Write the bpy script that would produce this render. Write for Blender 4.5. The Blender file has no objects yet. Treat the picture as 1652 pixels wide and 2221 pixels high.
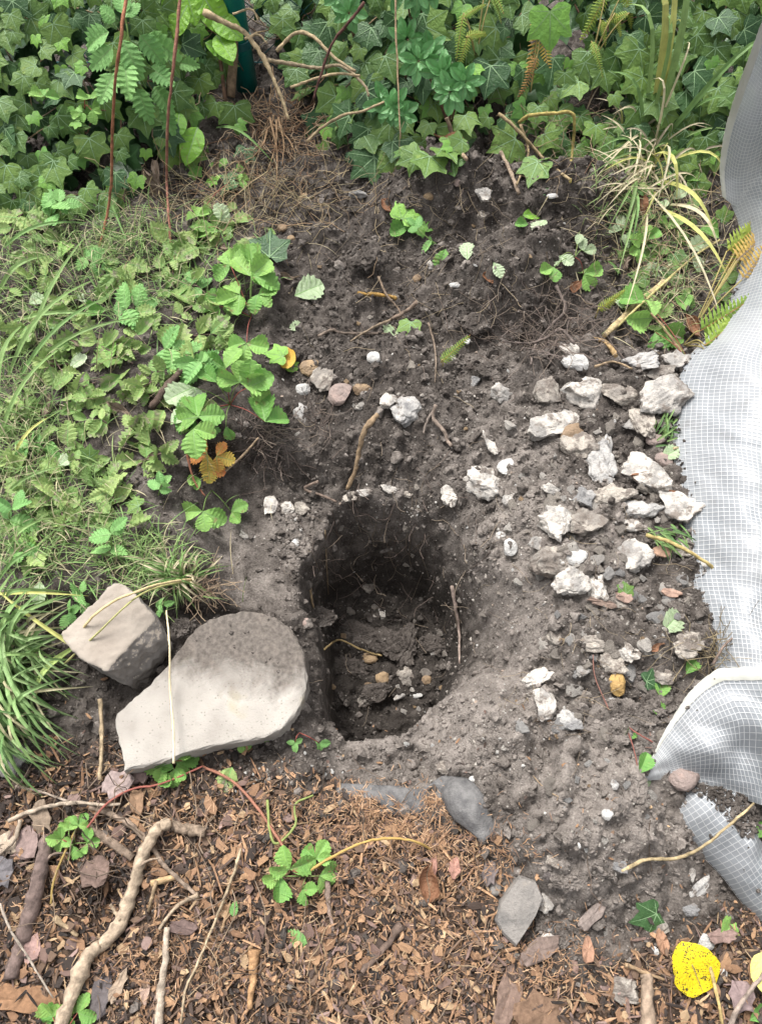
import bpy, bmesh, math, random
import numpy as np
from mathutils import Vector, Matrix

random.seed(7)
rng = np.random.default_rng(7)
scene = bpy.context.scene
C = scene.collection

# ------------------------------------------------------------------ camera, sky, sun, exposure
CAM_H, TILT, FPX = 1.5, math.radians(24.0), 1690.0      # height, tilt from straight down, focal length in overview pixels
cam_data = bpy.data.cameras.new('camera')
cam = bpy.data.objects.new('camera', cam_data)
C.objects.link(cam)
cam.location = (0, 0, CAM_H)
cam.rotation_euler = (TILT, 0, 0)
cam_data.sensor_fit = 'VERTICAL'
cam_data.sensor_height = 24.0
cam_data.lens = 24.0 * FPX / 2221.0
cam_data.clip_start = 0.02
cam_data.clip_end = 200.0
scene.camera = cam

SUN_EL, SUN_AZ = math.radians(58), math.radians(-28)     # azimuth from +Y towards +X
world = bpy.data.worlds.new('World')
scene.world = world
world.use_nodes = True
wn = world.node_tree
wn.nodes.clear()
w_out = wn.nodes.new('ShaderNodeOutputWorld')
w_bg = wn.nodes.new('ShaderNodeBackground')
w_sky = wn.nodes.new('ShaderNodeTexSky')
w_sky.sky_type = 'NISHITA'
w_sky.sun_disc = False
w_sky.sun_elevation = SUN_EL
w_sky.sun_rotation = SUN_AZ
w_sky.air_density = 1.0
w_sky.dust_density = 6.0
w_sky.ozone_density = 1.0
w_hsv = wn.nodes.new('ShaderNodeHueSaturation')
w_hsv.inputs['Saturation'].default_value = 0.12            # overcast: the cloud takes the blue out
wn.links.new(w_sky.outputs[0], w_hsv.inputs['Color'])
wn.links.new(w_hsv.outputs[0], w_bg.inputs['Color'])
wn.links.new(w_bg.outputs[0], w_out.inputs['Surface'])
w_bg.inputs['Strength'].default_value = 0.12

sun_d = bpy.data.lights.new('sun', 'SUN')
sun_d.energy = 1.5
sun_d.angle = math.radians(20)
sun_d.color = (1.0, 0.96, 0.91)
sun = bpy.data.objects.new('sun', sun_d)
C.objects.link(sun)
sd = Vector((math.sin(SUN_AZ) * math.cos(SUN_EL), math.cos(SUN_AZ) * math.cos(SUN_EL), math.sin(SUN_EL)))
sun.rotation_euler = sd.to_track_quat('Z', 'Y').to_euler()
sun.location = sd * 5

scene.view_settings.view_transform = 'Standard'
scene.view_settings.look = 'None'
scene.view_settings.gamma = 1.0
scene.view_settings.use_curve_mapping = False
scene.view_settings.exposure = 1.25
scene.cycles.max_bounces = 6
scene.cycles.transparent_max_bounces = 12

# ------------------------------------------------------------------ helpers
CT, ST = math.cos(TILT), math.sin(TILT)


def ray(px, py):
    cx, cy = (px - 826.0) / FPX, (1110.5 - py) / FPX
    return (cx, cy * CT + ST, cy * ST - CT)


def at(px, py, z=0.0):
    d = ray(px, py)
    t = (z - CAM_H) / d[2]
    return Vector((d[0] * t, d[1] * t, z))


def W(pts, z=0.0):
    return np.array([at(p[0], p[1], z)[:2] for p in pts])


def _hash(ix, iy, seed):
    h = (ix.astype(np.int64) * 374761393 + iy.astype(np.int64) * 668265263 + seed * 1274126177) & 0xFFFFFFFF
    h = ((h ^ (h >> 13)) * 1274126177) & 0xFFFFFFFF
    return (h ^ (h >> 16)) & 0xFFFF


def perlin(x, y, seed=0):
    x0, y0 = np.floor(x), np.floor(y)
    fx, fy = x - x0, y - y0
    u, v = fx * fx * fx * (fx * (fx * 6 - 15) + 10), fy * fy * fy * (fy * (fy * 6 - 15) + 10)
    out = 0
    for dx in (0, 1):
        for dy in (0, 1):
            a = _hash(x0 + dx, y0 + dy, seed) * (2 * math.pi / 65536)
            g = np.cos(a) * (fx - dx) + np.sin(a) * (fy - dy)
            out = out + g * (u if dx else 1 - u) * (v if dy else 1 - v)
    return out * 1.4


def fbm(x, y, s, seed=0, o=3):
    r, a = 0, 1.0
    for i in range(o):
        r = r + a * perlin(x / s * 2 ** i, y / s * 2 ** i, seed + i * 17)
        a *= 0.5
    return r


def sdf(X, Y, P):
    n = len(P)
    d = np.full(X.shape, 1e9)
    ins = np.zeros(X.shape, bool)
    for i in range(n):
        ax, ay = P[i]
        bx, by = P[(i + 1) % n]
        ex, ey = bx - ax, by - ay
        t = np.clip(((X - ax) * ex + (Y - ay) * ey) / (ex * ex + ey * ey + 1e-12), 0, 1)
        d = np.minimum(d, (X - ax - t * ex) ** 2 + (Y - ay - t * ey) ** 2)
        c = ((ay > Y) != (by > Y)) & (X < (bx - ax) * (Y - ay) / (by - ay + 1e-12) + ax)
        ins ^= c
    d = np.sqrt(d)
    return np.where(ins, -d, d)


def sstep(t):
    t = np.clip(t, 0, 1)
    return t * t * (3 - 2 * t)


def mesh_np(name, V, T=None, Q=None, attrs=None, cols=None, smooth=False, mats=(), midx=None):
    me = bpy.data.meshes.new(name)
    V = np.asarray(V, np.float32)
    me.vertices.add(len(V))
    me.vertices.foreach_set('co', V.ravel())
    loops, starts = [], []
    off = 0
    for F, k in ((T, 3), (Q, 4)):
        if F is None or len(F) == 0:
            continue
        F = np.asarray(F, np.int32)
        loops.append(F.ravel())
        starts.append(off + np.arange(len(F), dtype=np.int32) * k)
        off += F.size
    loops, starts = np.concatenate(loops), np.concatenate(starts)
    me.loops.add(len(loops))
    me.loops.foreach_set('vertex_index', loops)
    me.polygons.add(len(starts))
    me.polygons.foreach_set('loop_start', starts)
    if midx is not None:
        me.polygons.foreach_set('material_index', np.asarray(midx, np.int32))
    for k, a in (attrs or {}).items():
        me.attributes.new(k, 'FLOAT', 'POINT').data.foreach_set('value', np.asarray(a, np.float32).ravel())
    if cols is not None:
        c4 = np.ones((len(V), 4), np.float32)
        c4[:, :3] = cols
        me.attributes.new('tone', 'FLOAT_COLOR', 'POINT').data.foreach_set('color', c4.ravel())
    for m in mats:
        me.materials.append(m)
    me.update(calc_edges=True)
    me.polygons.foreach_set('use_smooth', np.full(len(starts), smooth))
    return me


def tag(o, label=None, cat=None, group=None, kind=None):
    if label:
        o['label'] = label
    if cat:
        o['category'] = cat
    if group:
        o['group'] = group
    if kind:
        o['kind'] = kind
    return o


def link(name, me, parent=None, M=None):
    o = bpy.data.objects.new(name, me)
    C.objects.link(o)
    if parent is not None:
        o.parent = parent
        b = parent['base'] if 'base' in parent else None
        T = Matrix.Translation(-Vector(b)) if b is not None else Matrix()
        o.matrix_basis = T @ (M if M is not None else Matrix())
    elif M is not None:
        o.matrix_basis = M
    return o


def root(name, loc, label, cat, group=None):
    o = bpy.data.objects.new(name, None)
    o.empty_display_size = 0.02
    C.objects.link(o)
    o.location = loc
    o['base'] = tuple(loc)
    return tag(o, label, cat, group)


def frame(loc, n, head, s, sx=1.0):
    n = Vector(n).normalized()
    h = Vector(head)
    h = h - n * h.dot(n)
    if h.length < 1e-4:
        h = n.orthogonal()
    h.normalize()
    x = h.cross(n)
    return Matrix(((x.x * s * sx, h.x * s, n.x * s, loc[0]), (x.y * s * sx, h.y * s, n.y * s, loc[1]),
                   (x.z * s * sx, h.z * s, n.z * s, loc[2]), (0, 0, 0, 1)))


def rand_rots(n):
    q = rng.normal(size=(n, 4))
    q /= np.linalg.norm(q, axis=1)[:, None]
    w, x, y, z = q.T
    return np.stack([np.stack([1 - 2 * (y * y + z * z), 2 * (x * y - z * w), 2 * (x * z + y * w)], 1),
                     np.stack([2 * (x * y + z * w), 1 - 2 * (x * x + z * z), 2 * (y * z - x * w)], 1),
                     np.stack([2 * (x * z - y * w), 2 * (y * z + x * w), 1 - 2 * (x * x + y * y)], 1)], 1)


def yaw_rots(n, tilt):
    a = rng.uniform(0, 2 * math.pi, n)
    c, s, o, i = np.cos(a), np.sin(a), np.zeros(n), np.ones(n)
    Z = np.stack([np.stack([c, -s, o], 1), np.stack([s, c, o], 1), np.stack([o, o, i], 1)], 1)
    t = rng.normal(0, tilt, n)
    c, s = np.cos(t), np.sin(t)
    Xr = np.stack([np.stack([i, o, o], 1), np.stack([o, c, -s], 1), np.stack([o, s, c], 1)], 1)
    t = rng.normal(0, tilt, n)
    c, s = np.cos(t), np.sin(t)
    Yr = np.stack([np.stack([c, o, s], 1), np.stack([o, i, o], 1), np.stack([-s, o, c], 1)], 1)
    return Z @ Xr @ Yr


def batch(templates, R, S, L):
    """templates: list of (verts, tris); R (n,3,3), S (n,3) scale, L (n,3) place -> V, T, index of the copy per vertex"""
    Vs, Ts, Is = [], [], []
    off = 0
    n = len(L)
    pick = rng.integers(0, len(templates), n)
    for k, (tv, tf) in enumerate(templates):
        ids = np.nonzero(pick == k)[0]
        if len(ids) == 0:
            continue
        v = np.einsum('nij,nkj->nki', R[ids], tv[None] * S[ids][:, None, :]) + L[ids][:, None, :]
        Vs.append(v.reshape(-1, 3))
        Ts.append((tf[None] + (np.arange(len(ids)) * len(tv))[:, None, None]).reshape(-1, 3) + off)
        Is.append(np.repeat(ids, len(tv)))
        off += len(ids) * len(tv)
    return np.concatenate(Vs), np.concatenate(Ts), np.concatenate(Is)


_ico = {}


def ico(k):
    if k not in _ico:
        bm = bmesh.new()
        bmesh.ops.create_icosphere(bm, subdivisions=k, radius=1.0)
        bm.verts.ensure_lookup_table()
        _ico[k] = (np.array([v.co[:] for v in bm.verts]), np.array([[v.index for v in f.verts] for f in bm.faces]))
        bm.free()
    return _ico[k]


def wobble(v, r, freq, amp, k=6):
    out = np.zeros(len(v))
    for _ in range(k):
        d = r.normal(size=3)
        d *= freq * r.uniform(.6, 1.6) / np.linalg.norm(d)
        out += np.sin(v @ d + r.uniform(0, 6.28))
    return out * amp / math.sqrt(k)


def lump(k, seed, facets=9, cut=(.55, .85), rough=.05, freq=4.0, edge=.02):
    """an angular stone: a ball with plane cuts and a broken skin"""
    r = np.random.default_rng(seed)
    v, f = ico(k)
    v = v.copy()
    v *= (1 + wobble(v, r, 2.4, .16 if facets < 8 else .24))[:, None]
    for _ in range(facets):
        n = r.normal(size=3)
        n /= np.linalg.norm(n)
        d = r.uniform(*cut)
        p = v @ n - d
        v -= np.where(p > 0, p, 0)[:, None] * n * .93
    if facets >= 9:
        n = np.array([r.normal(0, .22), r.normal(0, .22), 1.0])
        n /= np.linalg.norm(n)
        p = v @ n - r.uniform(.28, .5)
        v -= np.where(p > 0, p, 0)[:, None] * n * .95
    nn = v / np.linalg.norm(v, axis=1)[:, None]
    v = v + nn * (wobble(v, r, freq * 2, rough) + wobble(v, r, freq * 5, rough * .5) + wobble(v, r, freq * 11, edge))[:, None]
    return v, f


def tube(P, R, sides=6, cap=True, jit=0.0):
    P = np.asarray(P, float)
    n = len(P)
    R = np.broadcast_to(np.asarray(R, float), (n,))
    Tn = np.gradient(P, axis=0)
    Tn /= np.linalg.norm(Tn, axis=1)[:, None] + 1e-9
    ref = np.array([0, 0, 1.0])
    if abs(Tn[0] @ ref) > .9:
        ref = np.array([1.0, 0, 0])
    V = []
    u = np.cross(Tn[0], ref)
    u /= np.linalg.norm(u)
    for i in range(n):
        u = u - Tn[i] * (u @ Tn[i])
        u /= np.linalg.norm(u) + 1e-9
        w = np.cross(Tn[i], u)
        a = np.arange(sides) * 2 * math.pi / sides
        rr = R[i] * (1 + jit * rng.normal(size=sides))
        V.append(P[i] + (np.cos(a) * rr)[:, None] * u + (np.sin(a) * rr)[:, None] * w)
    V = np.concatenate(V)
    i, j = np.meshgrid(np.arange(n - 1), np.arange(sides), indexing='ij')
    i, j = i.ravel(), j.ravel()
    j2 = (j + 1) % sides
    Q = np.stack([i * sides + j, i * sides + j2, (i + 1) * sides + j2, (i + 1) * sides + j], 1)
    T = np.zeros((0, 3), int)
    if cap:
        V = np.concatenate([V, P[:1], P[-1:]])
        c0, c1 = n * sides, n * sides + 1
        k = np.arange(sides)
        T = np.concatenate([np.stack([np.full(sides, c0), (k + 1) % sides, k], 1),
                            np.stack([np.full(sides, c1), (n - 1) * sides + k, (n - 1) * sides + (k + 1) % sides], 1)])
    return V, T, Q


def smooth_path(pts, m=6):
    """Catmull-Rom through pts"""
    p = np.asarray(pts, float)
    p = np.concatenate([2 * p[:1] - p[1:2], p, 2 * p[-1:] - p[-2:-1]])
    out = []
    for i in range(1, len(p) - 2):
        for k in range(m):
            t = k / m
            out.append(.5 * ((2 * p[i]) + (-p[i - 1] + p[i + 1]) * t + (2 * p[i - 1] - 5 * p[i] + 4 * p[i + 1] - p[i + 2]) * t * t
                             + (-p[i - 1] + 3 * p[i] - 3 * p[i + 1] + p[i + 2]) * t ** 3))
    out.append(p[-2])
    return np.array(out)


class Join:
    """collects meshes into one"""

    def __init__(s):
        s.V, s.T, s.Q, s.c, s.off = [], [], [], [], 0

    def add(s, V, T=None, Q=None, col=None):
        s.V.append(np.asarray(V, float))
        if T is not None and len(T):
            s.T.append(np.asarray(T) + s.off)
        if Q is not None and len(Q):
            s.Q.append(np.asarray(Q) + s.off)
        if col is not None:
            s.c.append(np.broadcast_to(np.asarray(col, float), (len(V), 3)))
        s.off += len(V)

    def mesh(s, name, mats, smooth=False):
        return mesh_np(name, np.concatenate(s.V), np.concatenate(s.T) if s.T else None, np.concatenate(s.Q) if s.Q else None,
                       cols=np.concatenate(s.c) if s.c else None, smooth=smooth, mats=mats)


# ------------------------------------------------------------------ materials
def N(nt, typ, ins=None, **kw):
    n = nt.nodes.new(typ)
    for k, v in kw.items():
        setattr(n, k, v)
    for k, v in (ins or {}).items():
        if isinstance(v, bpy.types.NodeSocket):
            nt.links.new(v, n.inputs[k])
        else:
            n.inputs[k].default_value = v
    return n


def c4(c):
    return (c[0], c[1], c[2], 1.0)


def new_mat(name):
    m = bpy.data.materials.new(name)
    m.use_nodes = True
    nt = m.node_tree
    nt.nodes.clear()
    return m, nt


def mixc(nt, f, a, b):
    n = N(nt, 'ShaderNodeMix', data_type='RGBA')
    for k, v in ((0, f), (6, a), (7, b)):
        if isinstance(v, bpy.types.NodeSocket):
            nt.links.new(v, n.inputs[k])
        else:
            n.inputs[k].default_value = v if k == 0 else c4(v)
    return n.outputs[2]


def noise(nt, co, scale, detail=3, rough=.55):
    return N(nt, 'ShaderNodeTexNoise', {'Vector': co, 'Scale': scale, 'Detail': detail, 'Roughness': rough}).outputs['Fac']


def ramp(nt, f, a, b):
    return N(nt, 'ShaderNodeMapRange', {'Value': f, 'From Min': a, 'From Max': b}).outputs[0]


def attr(nt, name):
    return N(nt, 'ShaderNodeAttribute', attribute_name=name)


def mathn(nt, op, a, b=0.0):
    n = N(nt, 'ShaderNodeMath', {0: a, 1: b}, operation=op)
    return n.outputs[0]


def finish(nt, color, rough=.8, bump=None, spec=.3, trans=0.0, alpha=None, bdist=.002, bstr=.6):
    p = N(nt, 'ShaderNodeBsdfPrincipled', {'Roughness': rough, 'Specular IOR Level': spec})
    if isinstance(color, bpy.types.NodeSocket):
        nt.links.new(color, p.inputs['Base Color'])
    else:
        p.inputs['Base Color'].default_value = c4(color)
    if bump is not None:
        b = N(nt, 'ShaderNodeBump', {'Height': bump, 'Distance': bdist, 'Strength': bstr})
        nt.links.new(b.outputs[0], p.inputs['Normal'])
    sh = p.outputs[0]
    if trans:
        t = N(nt, 'ShaderNodeBsdfTranslucent')
        if isinstance(color, bpy.types.NodeSocket):
            nt.links.new(color, t.inputs[0])
        else:
            t.inputs[0].default_value = c4(color)
        sh = N(nt, 'ShaderNodeMixShader', {0: trans, 1: sh, 2: t.outputs[0]}).outputs[0]
    if alpha is not None:
        tr = N(nt, 'ShaderNodeBsdfTransparent')
        sh = N(nt, 'ShaderNodeMixShader', {0: alpha, 1: tr.outputs[0], 2: sh}).outputs[0]
    o = N(nt, 'ShaderNodeOutputMaterial')
    nt.links.new(sh, o.inputs[0])


DARK, MID, DRY, PALE = (.040, .0338, .0295), (.124, .107, .095), (.285, .252, .226), (.34, .315, .285)


def soil_colour(nt, dry, gen):
    n1, n2 = noise(nt, gen, 30, 4), noise(nt, gen, 260, 3)
    f = mathn(nt, 'ADD', mathn(nt, 'MULTIPLY', n1, .5), mathn(nt, 'MULTIPLY', n2, .5))
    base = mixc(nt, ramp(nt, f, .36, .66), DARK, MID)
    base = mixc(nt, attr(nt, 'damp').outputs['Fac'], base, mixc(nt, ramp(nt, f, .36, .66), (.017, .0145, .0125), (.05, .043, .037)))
    dryc = mixc(nt, ramp(nt, f, .35, .65), MID, DRY)
    d = ramp(nt, mathn(nt, 'ADD', dry, mathn(nt, 'MULTIPLY', mathn(nt, 'SUBTRACT', n1, .5), .9)), .2, .8)
    col = mixc(nt, d, base, dryc)
    vor = N(nt, 'ShaderNodeTexVoronoi', {'Vector': gen, 'Scale': 170.0})
    spk = mathn(nt, 'MULTIPLY', mathn(nt, 'LESS_THAN', vor.outputs['Distance'], mathn(nt, 'MULTIPLY', n1, .6)),
                mathn(nt, 'GREATER_THAN', N(nt, 'ShaderNodeSeparateColor', {0: vor.outputs['Color']}).outputs[0], .955))
    return mixc(nt, mathn(nt, 'MULTIPLY', spk, .6), col, PALE)


def make_ground_mat():
    m, nt = new_mat('garden_soil')
    g = N(nt, 'ShaderNodeTexCoord').outputs['Object']
    col = soil_colour(nt, attr(nt, 'dry').outputs['Fac'], g)
    mul = mixc(nt, ramp(nt, noise(nt, g, 90, 4), .35, .65), (.022, .016, .0125), (.10, .066, .046))
    col = mixc(nt, attr(nt, 'mulch').outputs['Fac'], col, mul)
    h = mathn(nt, 'ADD', noise(nt, g, 170, 4, .65), mathn(nt, 'MULTIPLY', noise(nt, g, 520, 3), .5))
    finish(nt, col, .95, h, .15, bdist=.006, bstr=.9)
    return m


def make_crumb_mat():
    m, nt = new_mat('soil_crumb')
    g = N(nt, 'ShaderNodeTexCoord').outputs['Object']
    col = soil_colour(nt, attr(nt, 'dry').outputs['Fac'], g)
    finish(nt, col, .95, noise(nt, g, 420, 3, .65), .15, bdist=.003, bstr=.9)
    return m


def make_tone_mat(name, rough=.85, scale=160, var=.45, gain=1.3, sat=1.0, trans=0.0, spec=.2, bd=.0015):
    """colour carried by each piece as an attribute, with grain on top"""
    m, nt = new_mat(name)
    g = N(nt, 'ShaderNodeTexCoord').outputs['Object']
    f = ramp(nt, noise(nt, g, scale, 4), .3, .7)
    t = N(nt, 'ShaderNodeHueSaturation', {'Value': gain, 'Saturation': sat, 'Color': attr(nt, 'tone').outputs['Color']}).outputs[0]
    dk = N(nt, 'ShaderNodeHueSaturation', {'Value': 1 - var, 'Color': t}).outputs[0]
    col = N(nt, 'ShaderNodeMix', data_type='RGBA')
    nt.links.new(f, col.inputs[0])
    nt.links.new(dk, col.inputs[6])
    nt.links.new(t, col.inputs[7])
    finish(nt, col.outputs[2], rough, noise(nt, g, scale * 3, 4, .65), spec, trans, bdist=bd)
    return m


LEAF_GAIN = 1.42


def make_leaf_mat(name, a, b,  rough=.45, trans=.18, spec=.4, spots=None, scale=60, worn=None, wornf=.62):
    """green between a and b by plant and by leaf; faint mottling; spots = (colour, scale, threshold)"""
    a, b = ([min(.9, x * LEAF_GAIN) for x in q] if max(b) < .5 else q for q in (a, b))
    m, nt = new_mat(name)
    g = N(nt, 'ShaderNodeTexCoord').outputs['Object']
    rnd = N(nt, 'ShaderNodeObjectInfo').outputs['Random']
    off = N(nt, 'ShaderNodeVectorMath', {0: g, 1: N(nt, 'ShaderNodeCombineXYZ', {0: mathn(nt, 'MULTIPLY', rnd, 40.0)}).outputs[0]}, operation='ADD').outputs[0]
    n1 = noise(nt, off, 3.5, 4)
    f = mathn(nt, 'ADD', mathn(nt, 'MULTIPLY', rnd, .75), mathn(nt, 'MULTIPLY', mathn(nt, 'SUBTRACT', n1, .4), .9))
    col = mixc(nt, f, a, b)
    if worn:
        col = mixc(nt, ramp(nt, noise(nt, off, 2.2, 5, .6), wornf, wornf + .1), col, worn)
    if spots:
        v = N(nt, 'ShaderNodeTexVoronoi', {'Vector': N(nt, 'ShaderNodeVectorMath', {0: off, 1: N(nt, 'ShaderNodeVectorMath', {0: N(nt, 'ShaderNodeTexNoise', {'Vector': off, 'Scale': 24.0}).outputs['Color'], 1: (.07, .07, .07)}, operation='MULTIPLY').outputs[0]}, operation='ADD').outputs[0], 'Scale': spots[1]})
        col = mixc(nt, mathn(nt, 'LESS_THAN', v.outputs['Distance'], mathn(nt, 'MULTIPLY', ramp(nt, noise(nt, off, 6, 4, .7), .25, .75), spots[2] * 1.7)), col, spots[0])
    finish(nt, col, rough, noise(nt, off, 16, 3), spec, trans, bdist=.02, bstr=.25)
    return m


def make_stone_mat(name, pale, grey, dirt, dirtf=.5, scale=26, rough=.8):
    m, nt = new_mat(name)
    g = N(nt, 'ShaderNodeTexCoord').outputs['Object']
    rnd = N(nt, 'ShaderNodeObjectInfo').outputs['Random']
    off = N(nt, 'ShaderNodeVectorMath', {0: g, 1: N(nt, 'ShaderNodeCombineXYZ', {1: mathn(nt, 'MULTIPLY', rnd, 9.0)}).outputs[0]}, operation='ADD').outputs[0]
    n1 = noise(nt, off, scale, 5, .62)
    n2 = noise(nt, off, scale * 3.3, 5, .7)
    n3 = noise(nt, off, scale * 1.4, 6, .7)
    col = mixc(nt, ramp(nt, mathn(nt, 'ADD', n1, mathn(nt, 'MULTIPLY', mathn(nt, 'SUBTRACT', rnd, .5), .16)), .42, .58), grey, pale)
    col = mixc(nt, ramp(nt, n2, .58, .75), col, (grey[0] * .5, grey[1] * .5, grey[2] * .5))
    col = mixc(nt, ramp(nt, n3, dirtf, dirtf + .1), col, dirt)
    h = mathn(nt, 'ADD', n2, mathn(nt, 'MULTIPLY', noise(nt, off, scale * 12, 3), .5))
    finish(nt, col, rough, h, .3, bdist=.006, bstr=.8)
    return m


def make_plain(name, a, b, scale=40, rough=.6, bd=.001, spec=.3, trans=0.0):
    m, nt = new_mat(name)
    g = N(nt, 'ShaderNodeTexCoord').outputs['Object']
    n = noise(nt, g, scale, 4)
    finish(nt, mixc(nt, ramp(nt, n, .35, .65), a, b), rough, noise(nt, g, scale * 5, 3), spec, trans, bdist=bd)
    return m


M = {}
M['soil'] = make_ground_mat()
M['crumb'] = make_crumb_mat()
M['chip'] = make_tone_mat('wood_chip', sat=.9)
M['fibre'] = make_tone_mat('fibre', .9, 60, .2)
M['straw'] = make_tone_mat('straw', .7, 80, .25, trans=.1)
M['blade'] = make_tone_mat('grass_blade', .55, 40, .3, gain=1.15, sat=.82, trans=.25, spec=.25)
M['bark'] = make_tone_mat('bark', .9, 85, .62, gain=1.25, bd=.004)
M['ivy'] = make_leaf_mat('ivy_leaf', (.040, .088, .022), (.125, .20, .048), .42, .16, .28, worn=(.2, .28, .07), wornf=.60)
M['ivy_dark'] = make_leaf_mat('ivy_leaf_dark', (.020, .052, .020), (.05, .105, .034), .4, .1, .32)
M['ivy_young'] = make_leaf_mat('ivy_leaf_young', (.09, .21, .05), (.17, .33, .05), .42, .2, .4)
M['vein'] = make_plain('leaf_vein', (.17, .29, .14), (.24, .36, .19), 30, .5)
M['vein_soft'] = make_plain('leaf_vein_soft', (.15, .27, .09), (.2, .32, .12), 30, .5)
M['vein_dead'] = make_plain('dead_leaf_vein', (.12, .085, .055), (.2, .15, .1), 30, .7)
M['nettle'] = make_leaf_mat('nettle_leaf', (.11, .185, .055), (.25, .315, .115), .55, .2, .25, worn=(.29, .27, .19), wornf=.55)
M['nettle_fresh'] = make_leaf_mat('nettle_leaf_fresh', (.11, .24, .075), (.17, .32, .10), .55, .22, .3)
M['straw_leaf'] = make_leaf_mat('strawberry_leaf', (.085, .20, .045), (.20, .33, .085), .5, .22, .3, worn=(.22, .19, .08), wornf=.60)
M['straw_red'] = make_leaf_mat('strawberry_leaf_turning', (.30, .30, .05), (.42, .13, .05), .5, .22, .3)
M['pale_leaf'] = make_leaf_mat('pale_leaf_underside', (.33, .42, .25), (.42, .5, .33), .6, .15, .25)
M['privet'] = make_leaf_mat('oval_leaf', (.055, .16, .045), (.14, .32, .12), .3, .18, .5)
M['broad'] = make_leaf_mat('broad_leaf', (.10, .24, .025), (.17, .32, .035), .4, .25, .4)
M['fern'] = make_leaf_mat('fern_leaf', (.12, .20, .035), (.24, .28, .05), .55, .2, .25)
M['fern_brown'] = make_leaf_mat('fern_leaf_dry', (.22, .11, .05), (.33, .26, .06), .7, .15, .2)
M['dead'] = make_leaf_mat('dead_leaf', (.11, .085, .066), (.2, .155, .12), .75, .1, .2)
M['dead_orange'] = make_leaf_mat('dead_leaf_orange', (.13, .062, .034), (.19, .10, .058), .7, .12, .2)
M['yellow'] = make_leaf_mat('yellow_leaf', (.62, .47, .012), (.72, .56, .02), .5, .1, .3, spots=((.06, .05, .02), 27.0, .36), worn=(.34, .3, .05), wornf=.68)
M['ochre'] = make_leaf_mat('ochre_leaf', (.5, .28, .03), (.6, .36, .06), .55, .15, .3, spots=((.1, .06, .03), 15.0, .2))
M['lemon'] = make_leaf_mat('lemon_leaf', (.72, .68, .2), (.8, .74, .28), .55, .2, .3)
M['flint'] = make_stone_mat('pale_flint', (.54, .50, .45), (.27, .255, .238), (.18, .154, .133), .525)
M['flint_grey'] = make_stone_mat('grey_flint', (.40, .385, .365), (.19, .186, .184), (.18, .155, .135), .55)
M['flint_dirty'] = make_stone_mat('soil_caked_flint', (.40, .36, .31), (.22, .198, .175), (.165, .14, .12), .47)
M['chalk'] = make_stone_mat('white_chalk', (.56, .55, .525), (.40, .39, .375), (.25, .22, .19), .6)
M['tan'] = make_stone_mat('tan_pebble', (.34, .24, .14), (.22, .155, .10), (.1, .08, .065), .62, 18, .65)
M['pinkish'] = make_stone_mat('pinkish_stone', (.34, .25, .215), (.24, .19, .17), (.12, .1, .087), .6, 18)
M['darkstone'] = make_stone_mat('dark_stone', (.20, .185, .17), (.12, .113, .107), (.26, .23, .2), .6, 14)
M['ochre_stone'] = make_stone_mat('yellow_pebble', (.45, .30, .10), (.33, .21, .08), (.12, .09, .06), .62, 18, .6)

# ------------------------------------------------------------------ the ground
TURF = W([(-900, 330), (200, 440), (470, 470), (560, 500), (605, 600), (622, 780), (612, 905), (560, 950), (470, 975), (400, 1050), (380, 1120),
          (430, 1180), (420, 1260), (350, 1310), (180, 1320), (-900, 1420)])
MULCH = W([(-900, 1500), (60, 1640), (210, 1655), (300, 1690), (480, 1665), (560, 1690), (740, 1715), (930, 1790), (1050, 1850), (1075, 1960),
           (1120, 2080), (1260, 2140), (1340, 2080), (1480, 2030), (1640, 1960), (2600, 1960), (2600, 3200), (-900, 3200)])
RIM = W([(688, 1140), (708, 1088), (770, 1062), (850, 1056), (930, 1080), (1000, 1125), (1075, 1220), (1150, 1330), (1165, 1420), (1120, 1475), (1040, 1480),
         (950, 1515), (880, 1575), (745, 1590), (705, 1530), (698, 1400), (650, 1300), (640, 1210)])
FLOOR = W([(722, 1310), (780, 1285), (850, 1275), (915, 1295), (955, 1350), (968, 1440), (950, 1520), (915, 1660), (760, 1660), (736, 1570), (727, 1430)], -.37)
BENCH = W([(560, 985), (700, 1000), (900, 1010), (1000, 1100), (1060, 1300), (1130, 1450), (1000, 1500), (960, 1640), (1010, 1710), (880, 1700), (740, 1690), (700, 1640),
           (690, 1560), (640, 1330), (560, 1320), (470, 1310), (440, 1200), (430, 1090), (500, 990)])
SPILL = W([(1060, 800), (1250, 740), (1470, 780), (1475, 900), (1480, 1010), (1525, 1060), (1550, 1240), (1570, 1330), (1560, 1450), (1450, 1570), (1380, 1700), (1400, 1850),
           (1250, 1950), (1150, 1850), (1170, 1700), (1180, 1500), (1160, 1300), (1060, 1100)])
CUT = W([(500, 985), (590, 1010), (610, 1180), (640, 1320), (520, 1320), (430, 1240), (390, 1120), (440, 1060)])

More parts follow.
